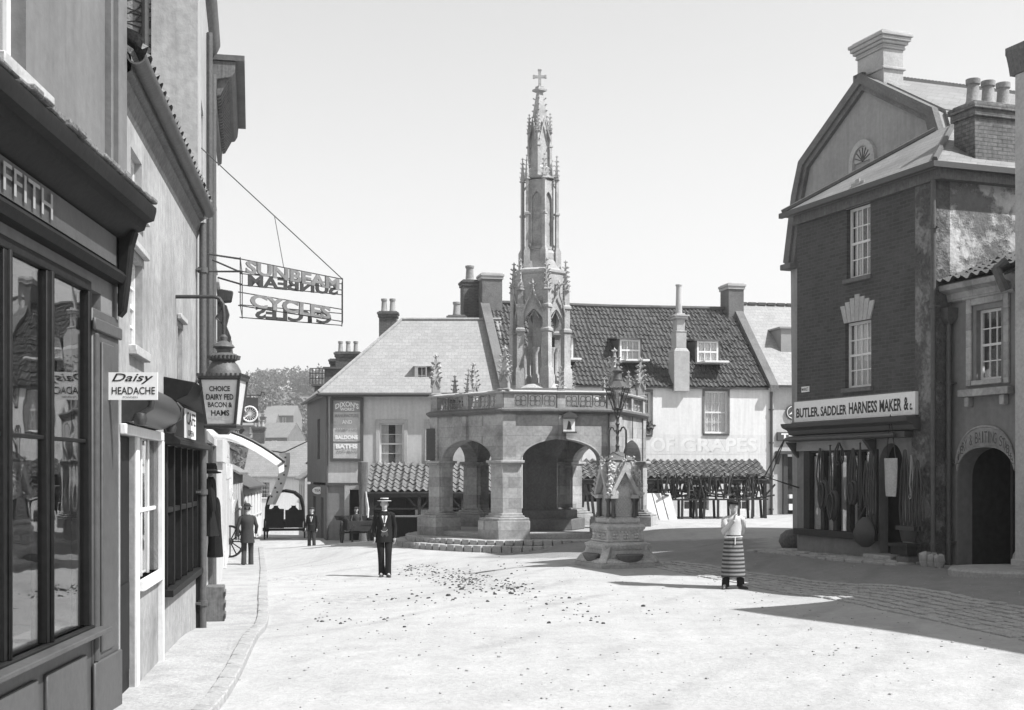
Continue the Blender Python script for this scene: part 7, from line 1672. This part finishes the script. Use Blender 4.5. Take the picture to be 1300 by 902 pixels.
def person(label, loc, yaw, h=1.75, pose=None, clothes=None, cat='person', group=None):
    """local: faces -y. pose keys give joints in metres for a 1.75 m figure"""
    P_ = dict(hipL=(-.095,0,.90), hipR=(.095,0,.90), kneeL=(-.11,-.02,.49), kneeR=(.11,-.02,.49), ankL=(-.12,.02,.09), ankR=(.12,.02,.09), footL=-10, footR=10,
              shL=(-.162,.0,1.40), shR=(.162,.0,1.40), elL=(-.225,.03,1.12), elR=(.225,.03,1.12), wrL=(-.235,-.06,.87), wrR=(.235,-.06,.87), hdL=(0,-.15,-1), hdR=(0,-.15,-1), neck=(0,.0,1.47), lean=0, headyaw=0)
    P_.update(pose or {}); k_ = h/1.75
    t = thing('person', label, cat, loc, yaw, group); t.scale = (k_, k_, k_)
    V = {a: Vector(b) for a, b in P_.items() if isinstance(b, tuple)}
    nm = ['pelv','belly','chest','neckb','neckt','hipL','kneeL','ankL','hipR','kneeR','ankR','shL','elL','wrL','shR','elR','wrR','toeL','toeR']
    V['pelv'] = (V['hipL']+V['hipR'])/2+Vector((0,.01,.06)); V['chest'] = V['neck']+Vector((0,.02,-.17)); V['belly'] = (V['pelv']+V['chest'])/2; V['neckb'] = V['neck']+Vector((0,.015,-.03)); V['neckt'] = V['neck']+Vector((0,.0,.06))
    for s_, a in (('L', P_['footL']), ('R', P_['footR'])): V['toe'+s_] = V['ank'+s_]+Vector((math.sin(R(a))*.14, -math.cos(R(a))*.14, -.055))
    E = [('pelv','belly'),('belly','chest'),('chest','neckb'),('neckb','neckt'),('pelv','hipL'),('hipL','kneeL'),('kneeL','ankL'),('ankL','toeL'),('pelv','hipR'),('hipR','kneeR'),('kneeR','ankR'),('ankR','toeR'),('chest','shL'),('shL','elL'),('elL','wrL'),('chest','shR'),('shR','elR'),('elR','wrR')]
    Rr = dict(pelv=(.13,.1), belly=(.13,.095), chest=(.15,.1), neckb=.065, neckt=.055, hipL=.085, hipR=.085, kneeL=.055, kneeR=.055, ankL=.04, ankR=.04, toeL=.035, toeR=.035, shL=.06, shR=.06, elL=.042, elR=.042, wrL=.028, wrR=.028)
    v, f = skin_geo([V[a] for a in nm], [(nm.index(a), nm.index(b)) for a, b in E], [Rr[a] for a in nm], 0, 1)
    m = MB(); m.add(v, f); m.tube([V['neckb']+Vector((0,.01,-.05)), V['neckb']+Vector((0,.005,.03)), V['neckt']+Vector((0,-.0,.05))], [.062,.054,.052], 14)
    hm = head(m, V['neckt']+Vector((0,-.012,.005)), P_['headyaw'], 1.0, P_.get('tilt', 0))
    hand(m, V['wrL'], P_['hdL'], P_.get('thL', (0,-1,0)), curl=P_.get('curl', .5)); hand(m, V['wrR'], P_['hdR'], P_.get('thR', (0,-1,0)), curl=P_.get('curl', .5))
    m.build('body', M['skin'], t, sharp=60)
    C_ = dict(jacket='suit', trousers='suit', shirt='shirt', hat='bowler', hem=.80, long=False); C_.update(clothes or {})
    # trousers
    m = MB()
    for s_ in 'LR':
        a, b, c = V['hip'+s_], V['knee'+s_], V['ank'+s_]; m.tube([a+Vector((0,0,.08)), a+Vector((0,0,-.1)), a.lerp(b,.6), b, b.lerp(c,.5), c+Vector((0,0,.02)), c+Vector((0,.0,-.045))], [.08,.092,.085,.076,.072,.076,.078], 12)
    m.ell([(V['pelv'].x,V['pelv'].y,V['pelv'].z-.12,.15,.115),(V['pelv'].x,V['pelv'].y,V['pelv'].z,.165,.12),(V['pelv'].x,V['pelv'].y,V['pelv'].z+.12,.155,.115)], 16); m.build('trousers', M[C_['trousers']], t, sharp=60)
    # shoes
    m = MB()
    for s_, a in (('L', P_['footL']), ('R', P_['footR'])):
        g = MB(); g.ell([(0,-.07,0,.045,.13),(0,-.07,.02,.05,.135),(0,-.065,.04,.046,.125),(0,-.03,.07,.042,.085),(0,.0,.11,.042,.05)], 12)
        c = V['ank'+s_]; g.tr(Matrix.Translation((c.x, c.y, c.z-.09)) @ Matrix.Rotation(R(a), 4, 'Z') @ Matrix.Rotation(P_.get('pitch'+s_, 0), 4, 'X')); m.add(g.v, g.f)
    m.build('shoes', M['shoe'], t, sharp=60)
    hipc = V['pelv']; ch = V['chest']; nk = V['neck']
    def torso(m, ex, hem, flare=.03, openw=0):
        secs = []; n = 20; hz_ = hem
        lv = [(hz_, .165+flare, .125+flare, hipc), (hipc.z+.05, .165, .118, hipc), (1.08, .155, .112, hipc.lerp(ch,.5)), (1.25, .172, .122, ch), (1.34, .178, .118, ch), (1.40, .165, .10, nk), (1.44, .125, .085, nk), (1.468, .085, .07, nk), (1.485, .062, .06, nk)]
        for z_, rx, ry, c in lv:
            ring = []
            for j in range(n):
                th = 2*math.pi*j/n-math.pi/2; ring.append((c.x+(rx+ex)*math.cos(th), c.y+.01+(ry+ex)*math.sin(th), z_+.008*math.sin(j*2.3)*(z_ == hz_)))
            secs.append(ring)
        m.loft(secs)
    def sleeves(m, ex, mt, cuff=.0):
        for s_ in 'LR':
            a, b, c = V['sh'+s_], V['el'+s_], V['wr'+s_]; sd_ = 1 if a.x > nk.x else -1; m.tube([a+Vector((-sd_*.10,0,.015)), a+Vector((-sd_*.03,0,.012)), a+Vector((sd_*.018,0,-.012)), a.lerp(b,.22)+Vector((sd_*.008,0,0)), a.lerp(b,.65), b, b.lerp(c,.5), c.lerp(b,cuff)], [.045,.057+ex,.064+ex,.064+ex,.056+ex,.053+ex,.047+ex,.042+ex], 14)
    if C_['jacket']:
        m = MB(); torso(m, .012, C_['hem']); sleeves(m, .0, C_['jacket'])
        o = m.build('jacket', M[C_['jacket']], t, sharp=60)
        if C_.get('front', True):
            y_ = ch.y-.126
            m = MB(); m.add([(nk.x-.045,y_+.045,1.465),(nk.x+.045,y_+.045,1.465),(nk.x+.062,y_-.0,1.36),(nk.x+.0,y_-.016,1.14),(nk.x-.062,y_-.0,1.36)], [(0,4,3,2,1)]); m.ell([(nk.x,nk.y-.0,1.455,.066,.066),(nk.x,nk.y-.005,1.50,.058,.058)], 14); m.build('shirt_front', M[C_['shirt']], t)
            m = MB(); m.add([(nk.x-.014,y_+.03,1.455),(nk.x+.014,y_+.03,1.455),(nk.x+.022,y_-.016,1.33),(nk.x,y_-.022,1.17),(nk.x-.022,y_-.016,1.33)], [(0,4,3,2,1)]); m.build('tie', M['mark'], t)
            m = MB()
            for s_ in (-1, 1): m.add([(nk.x+s_*.05,y_+.035,1.475),(nk.x+s_*.075,y_+.0,1.36),(nk.x+s_*.005,y_-.028,1.10),(nk.x+s_*.03,y_-.03,1.12),(nk.x+s_*.115,y_-.008,1.35),(nk.x+s_*.085,y_+.04,1.45)], [(0,1,2,3,4,5) if s_ < 0 else (5,4,3,2,1,0)])
            m.build('lapels', M[C_['jacket']], t)
            if C_.get('waistcoat'):
                m = MB(); m.add([(nk.x-.02,y_-.012,1.22),(nk.x+.02,y_-.012,1.22),(nk.x+.05,y_-.016,1.08),(nk.x+.085,y_-.012,.94),(nk.x+.03,y_-.016,.89),(nk.x,y_-.016,.92),(nk.x-.03,y_-.016,.89),(nk.x-.085,y_-.012,.94),(nk.x-.05,y_-.016,1.08)], [(0,8,2,1),(8,7,3,2),(7,6,5,3),(5,4,3)]); m.build('waistcoat', M['trous'], t)
    else:
        m = MB(); torso(m, .008, .92, 0); sleeves(m, .004, C_['shirt'], .0); m.build('shirt', M[C_['shirt']], t, sharp=60)
    # hair and hat in head space
    m = MB(); m.lathe([(.082,.085),(.086,.13),(.08,.18),(.055,.225),(0,.242)], 14, (0,.014,0)); m.tr(hm); m.build('hair', M['hair'], t, sharp=60)
    hat = C_['hat']; m = MB(); g = MB()
    if hat == 'boater':
        m.lathe([(.0,.245),(.094,.243),(.098,.185),(.155,.183),(.158,.176),(.09,.174),(0,.174)], 24, (0,.005,0)); g.lathe([(.0985,.188),(.1005,.19),(.1000,.222),(.097,.224)], 24, (0,.005,0)); 
    elif hat == 'felt':
        m.lathe([(0,.27),(.05,.272),(.085,.25),(.098,.19),(.14,.18),(.15,.168),(.13,.165),(.0,.165)], 20, (0,.005,0)); g.lathe([(.1,.188),(.101,.21),(.095,.212)], 20, (0,.005,0))
    elif hat == 'cap':
        m.ell([(0,.005,.165,.09,.105),(0,.0,.185,.105,.125),(0,.0,.21,.10,.12),(0,.01,.235,.06,.08),(0,.01,.24,.0,.0)], 18); m.ell([(0,-.1,.168,.06,.045),(0,-.1,.176,.055,.045)], 12)
    m.tr(hm); hm_ = {'boater':'straw','felt':'suit2','cap':C_.get('capm','suit2')}[hat]; o = m.build('hat', M[hm_], t, sharp=60)
    if g.v: g.tr(hm); g.build('hat_band', M['suit'], o)
    return t, V
def on_ground(px, D): x_ = (px-650)/FPX*D; return (x_, D, G(x_, D))
walk = dict(kneeL=(-.10,-.10,.50), ankL=(-.10,.0,.09), kneeR=(.10,-.02,.49), ankR=(.11,.14,.11), pitchR=.25)
t, V = person('man in a straw boater and black suit walking towards the camera', on_ground(488, 29.5), R(8), 1.76, dict(kneeL=(-.075,-.05,.49), ankL=(-.06,-.02,.09), kneeR=(.085,-.10,.50), ankR=(.075,-.12,.09), elL=(-.24,.06,1.13), wrL=(-.22,-.05,.90), elR=(.24,.05,1.12), wrR=(.23,-.04,.88)), dict(hat='boater', hem=.78, waistcoat=True))
m = MB(); m.tube([(-.08,-.138,1.05),(-.03,-.15,1.02),(.03,-.15,1.03),(.07,-.14,1.07)], .004, 5); m.build('watch_chain', M['gilt'], t)
person('man in a felt hat and dark tweed walking away down the left pavement', on_ground(314, 37.2), R(180+12), 1.76, dict(kneeL=(-.10,-.08,.50), ankL=(-.10,.02,.09), kneeR=(.09,.0,.49), ankR=(.10,.16,.13), pitchR=.4, elL=(-.26,.0,1.15), wrL=(-.24,-.14,.95), elR=(.27,.06,1.14), wrR=(.28,.02,.88)), dict(hat='felt', jacket='suit2', trousers='suit2', hem=.68, front=False))
person('man in a flat cap and open jacket standing at the corner of the falling street', on_ground(396, 52.6), R(-5), 1.68, dict(kneeR=(.10,-.08,.50), ankR=(.11,-.05,.09), wrL=(-.25,-.08,.90)), dict(hat='cap', hem=.76, trousers='suit2'))
# butcher's boy
t, V = person('boy in a flat cap and striped butcher apron standing in the road', on_ground(931, 23.6), R(6), 1.58, dict(kneeL=(-.13,.0,.49), ankL=(-.16,.0,.09), kneeR=(.12,.0,.49), ankR=(.15,.0,.09), footL=-30, footR=32, elL=(-.235,-.08,1.15), wrL=(-.045,-.185,1.39), hdL=(.25,.1,.95), thL=(0,-1,.2), elR=(.24,.10,1.15), wrR=(.12,.16,.98), hdR=(-1,.1,-.2), thR=(0,0,-1), headyaw=R(-10), curl=.8),
   dict(jacket=None, shirt='shirtg', hat='cap', capm='suit', trousers='suit'))
n = 22; rings = []
for z_, rx, ry, oy in ((.24,.245,.19,-.0),(.45,.235,.18,-.0),(.7,.215,.165,0),(.92,.19,.145,0),(1.03,.172,.128,.0),(1.06,.17,.126,0)):
    rings.append([(rx*math.sin(th)*1.0+.006*math.sin(j*2.1)*(1.2-z_), oy-ry*math.cos(th), z_+.015*math.sin(j*1.1)*(z_ < .3)) for j, th in enumerate([R(-125)+R(250)*q/n for q in range(n+1)])])
m = MB(); inner = [[(x_*.985, y_*.985, z_) for x_, y_, z_ in r_] for r_ in rings]
k = n+1; vs = [p for r_ in rings for p in r_]+[p for r_ in inner for p in r_]; o_ = len(rings)*k
m.add(vs, [(i*k+j, i*k+j+1, (i+1)*k+j+1, (i+1)*k+j) for i in range(len(rings)-1) for j in range(n)]+[(o_+(i+1)*k+j, o_+(i+1)*k+j+1, o_+i*k+j+1, o_+i*k+j) for i in range(len(rings)-1) for j in range(n)]); m.build('apron', M['apron'], t, sharp=60)
m = MB(); m.tube([(.178*math.cos(a_), .135*math.sin(a_), 1.045) for a_ in [2*math.pi*i/20 for i in range(21)]], .012, 6); m.tube([(0,-.14,1.04),(-.01,-.16,.9)], .01, 5); m.build('apron_string', M['shirt'], t)
m = MB(); m.extr([(-.0+.0, 0)]*3, 0, .01) if False else None

# ---------------------------------------------------------------- CARTS
def wheel(par, c, r_, mt='dwood', spokes=12, w_=.05, axis='x', hub=.09, name='wheel'):
    m = MB(); n = 28
    def pt(a, rr, off=0): return (c[0]+off, c[1]+rr*math.cos(a), c[2]+rr*math.sin(a))
    rings = [[pt(a, r_-.06, -w_/2), pt(a, r_, -w_/2), pt(a, r_, w_/2), pt(a, r_-.06, w_/2)] for a in [2*math.pi*i/n for i in range(n+1)]]
    m.loft(rings, cap=False); o = m.build(name, M[mt], par)
    m = MB(); m.tube([(c[0]-w_*1.6,c[1],c[2]),(c[0]+w_*1.6,c[1],c[2])], hub, 12); m.build('hub', M['iron'], o)
    m = MB()
    for i in range(spokes): a = 2*math.pi*i/spokes; m.tube([pt(a, hub*.8), pt(a, r_-.05)], .02, 6)
    m.build('spokes', M[mt], o); return o
g = on_ground(455, 47.5)
t = thing('handcart', 'dark wooden market cart with spoked wheels near the left shed', 'cart', g, R(14))
wheel(t, (-.62,-.1,.42), .42, spokes=10, w_=.06); wheel(t, (.62,-.1,.42), .42, spokes=10, w_=.06)
m = MB(); m.box(-.5,.5,-.8,.9,.5,.56); m.box(-.5,-.45,-.8,.9,.56,.92); m.box(.45,.5,-.8,.9,.56,.92); m.box(-.45,.45,-.8,-.75,.56,.86); m.box(-.45,.45,.85,.9,.56,1.0)
for i in range(6): m.box(-.53,-.501,-.75+i*.3,-.7+i*.3,.5,1.02); m.box(.501,.53,-.75+i*.3,-.7+i*.3,.5,1.02)
m.build('body', M['dwood'], t, bevel=.008); m = MB(); m.tube([(-.7,-.1,.42),(.7,-.1,.42)], .035, 8); m.build('axle', M['iron'], t)
m = MB(); m.bar((-.35,-.8,.52),(-.4,-2.0,.75),.06); m.bar((.35,-.8,.52),(.4,-2.0,.75),.06); m.bar((-.4,-1.95,.74),(.4,-1.95,.74),.04); m.build('shafts', M['dwood'], t)
m = MB(); m.bar((-.3,-.6,0),(-.3,-.6,.5),.06); m.bar((.3,-.6,0),(.3,-.6,.5),.06); m.build('prop', M['dwood'], t)
t2, _ = person('boy in a dark cap sitting up in the market cart', (g[0]-.1, g[1]+.15, g[2]+.12), R(10), 1.45, dict(hipL=(-.09,0,.62), hipR=(.09,0,.62), kneeL=(-.12,-.42,.68), kneeR=(.12,-.42,.66), ankL=(-.12,-.50,.52), ankR=(.12,-.50,.52), shL=(-.155,.0,1.10), shR=(.155,.0,1.10), neck=(0,0,1.17), elL=(-.23,-.05,.86), elR=(.23,-.05,.86), wrL=(-.14,-.3,.80), wrR=(.14,-.3,.80), hdL=(0,-1,0), hdR=(0,-1,0)), dict(hat='cap', front=False, jacket=None, shirt='suit2'))
for c in t2.children:
    if c.name.startswith('shirt'):
        bpy.data.objects.remove(c)
m = MB(); m.ell([(0,0,.58,.16,.13),(0,0,.8,.155,.12),(0,0,1.0,.18,.12),(0,0,1.12,.17,.1),(0,0,1.17,.07,.06)], 14)
for s_ in (-1, 1): m.tube([(s_*.17,0,1.11),(s_*.23,-.05,.86),(s_*.15,-.27,.8)], [.065,.055,.045], 8)
m.build('jacket', M['suit2'], t2, sharp=60)
# small barrow with round pan at its left
q = on_ground(437, 48.5); t = thing('seed_basket', 'round dark basket perched on the edge of the cart wheel', 'basket', (g[0]-.68, g[1]-.05, g[2]+.86), 0); m = MB(); m.lathe([(.12,-.0),(.19,.12),(.2,.16),(.17,.16),(.1,.04)], 16); m.build('basket_body', M['dwood'], t)
# covered wagon
g = on_ground(361, 64); t = thing('covered_wagon', 'dark hooded wagon seen from behind, open through, halfway down the street', 'wagon', g, R(8))
HW = .92; m = MB()
def arc(y_, rr=HW, t_=0): return [(x_*(rr-t_)/rr, y_, z_) for x_, z_ in [(-HW,.95),(-HW*.98,1.6),(-HW*.85,2.1),(-HW*.5,2.36),(0,2.45),(HW*.5,2.36),(HW*.85,2.1),(HW*.98,1.6),(HW,.95)]]
rg = []
for y_ in (0, .9, 1.8, 2.6):
    o_ = arc(y_); i_ = [(x_*.93, y2, .95+(z_-.95)*.95) for x_, y2, z_ in o_][::-1]; rg.append(o_+i_)
m.loft(rg); m.build('hood', M['suit2'], t)
m = MB()
for y_ in (.0, 1.3, 2.6): m.tube([(x_*1.01, y_, z_+.01) for x_, _, z_ in arc(y_)], .035, 6)
m.build('hoops', M['dwood'], t)
m = MB(); m.box(-.9,.9,0,2.7,.85,.95); m.box(-.9,-.02,-.03,.02,.6,1.55); m.box(.04,.9,-.03,.02,.62,1.5); m.box(-.93,-.88,0,2.7,.95,1.35); m.box(.88,.93,0,2.7,.95,1.35); m.build('body', M['dwood'], t, bevel=.01)
for x_ in (-.98, .98): wheel(t, (x_,.5,.52), .52, spokes=12, w_=.06); wheel(t, (x_*.95,2.2,.42), .42, spokes=10, w_=.06)
m = MB(); m.tube([(-1,.5,.52),(1,.5,.52)],.05,8); m.tube([(-1,2.2,.42),(1,2.2,.42)],.05,8); m.box(-.3,.3,.4,2.3,.6,.84); m.build('axle', M['dwood'], t)
for i, (x_, lab) in enumerate(((-.45, 'dark sack standing on the left of the covered wagon bed'), (.42, 'dark sack standing on the right of the covered wagon bed'))):
    m = MB(); m.ell([(0,0,0,.26,.22),(0,0,.3,.3,.25),(0,0,.55,.24,.2),(.02,0,.68,.1,.1),(.02,0,.74,.13,.12)], 14); p = Matrix.Rotation(R(8), 4, 'Z') @ Vector((x_, .5, .955)); tag(m.build('sack', M['suit2'], loc=(g[0]+p.x, g[1]+p.y, g[2]+p.z), sharp=60), lab, 'sack', 'sacks in the wagon')
# bicycle-like wheel and goods outside shops down the street, left
for i, (px, D, lab) in enumerate(((292, 40, 'dark spoked cartwheel leaning on the shop wall beyond the walking man'),)):
    gq = on_ground(px, D); t = thing('cart_wheel', lab, 'cartwheel', (gq[0], gq[1], gq[2]+.06), R(70)); wheel(t, (0,0,.5), .5, spokes=12, name='rim')
# dung and straw scattered on the road : one uncountable litter
m = MB(); r_ = random.Random(12)
def blob(x_, y_, s_):
    z_ = G(x_, y_); v0_ = len(m.v); m.lathe([(s_*r_.uniform(.8,1.2),-.02),(s_,s_*.3),(s_*.6,s_*.7),(0,s_*.8)], 7, (x_, y_, z_), rot=r_.uniform(0,3))
    for i in range(v0_, len(m.v)): a = m.v[i]; m.v[i] = (a[0]+r_.uniform(-.3,.3)*s_, a[1]+r_.uniform(-.3,.3)*s_, a[2]+r_.uniform(-.1,.15)*s_)
clus = [(520,722,14,10),(545,727,16,18),(575,731,18,26),(600,736,18,26),(590,745,22,16),(640,742,22,16),(650,748,20,16),(700,764,30,6),(735,782,30,4),(740,790,25,3),(820,775,12,2),(640,722,30,6),(600,760,60,8),(500,760,80,8),(450,790,60,8)]
for cx_, cy_, sp, n in clus:
    for _ in range(int(n*3.2)):
        px = r_.gauss(cx_, sp*.75); py = max(706, r_.gauss(cy_, 5)); x_, y_ = gp(px, py); blob(x_, y_, abs(r_.gauss(.012, .008))+.004)
o = m.build('road_litter', M['dung'], sharp=30); o['kind'] = 'stuff'; o['label'] = 'dark horse dung and straw strewn across the pale road'; o['category'] = 'litter'
m = MB(); r_ = random.Random(13)
for _ in range(900):
    px, py = r_.uniform(250, 1300), 690+abs(r_.gauss(0, 110))
    if py > 900: continue
    x_, y_ = gp(px, py); s_ = abs(r_.gauss(.008, .006))+.004; z_ = G(x_, y_); m.lathe([(s_,-.01),(s_*.8,s_*.6),(0,s_*.8)], 5, (x_, y_, z_), rot=r_.uniform(0,3))
o = m.build('road_gravel', M['kerb'], sharp=30); o['kind'] = 'stuff'; o['label'] = 'loose grit on the road'; o['category'] = 'gravel'

# ---------------------------------------------------------------- summer haze over the valley
m = MB(); m.box(-900, 900, -60, 1100, -14, 130); hz_ = bpy.data.materials.new('haze'); hz_.use_nodes = True; nn_ = hz_.node_tree.nodes
nn_.remove(nn_['Principled BSDF']); pv = nn_.new('ShaderNodeVolumePrincipled'); pv.inputs['Color'].default_value = (.95,.95,.95,1); pv.inputs['Density'].default_value = .0006; pv.inputs['Anisotropy'].default_value = .3
hz_.node_tree.links.new(pv.outputs[0], nn_['Material Output'].inputs['Volume'])
o = m.build('haze', hz_, sharp=20); o['kind'] = 'stuff'; o['label'] = 'thin summer haze over the valley'
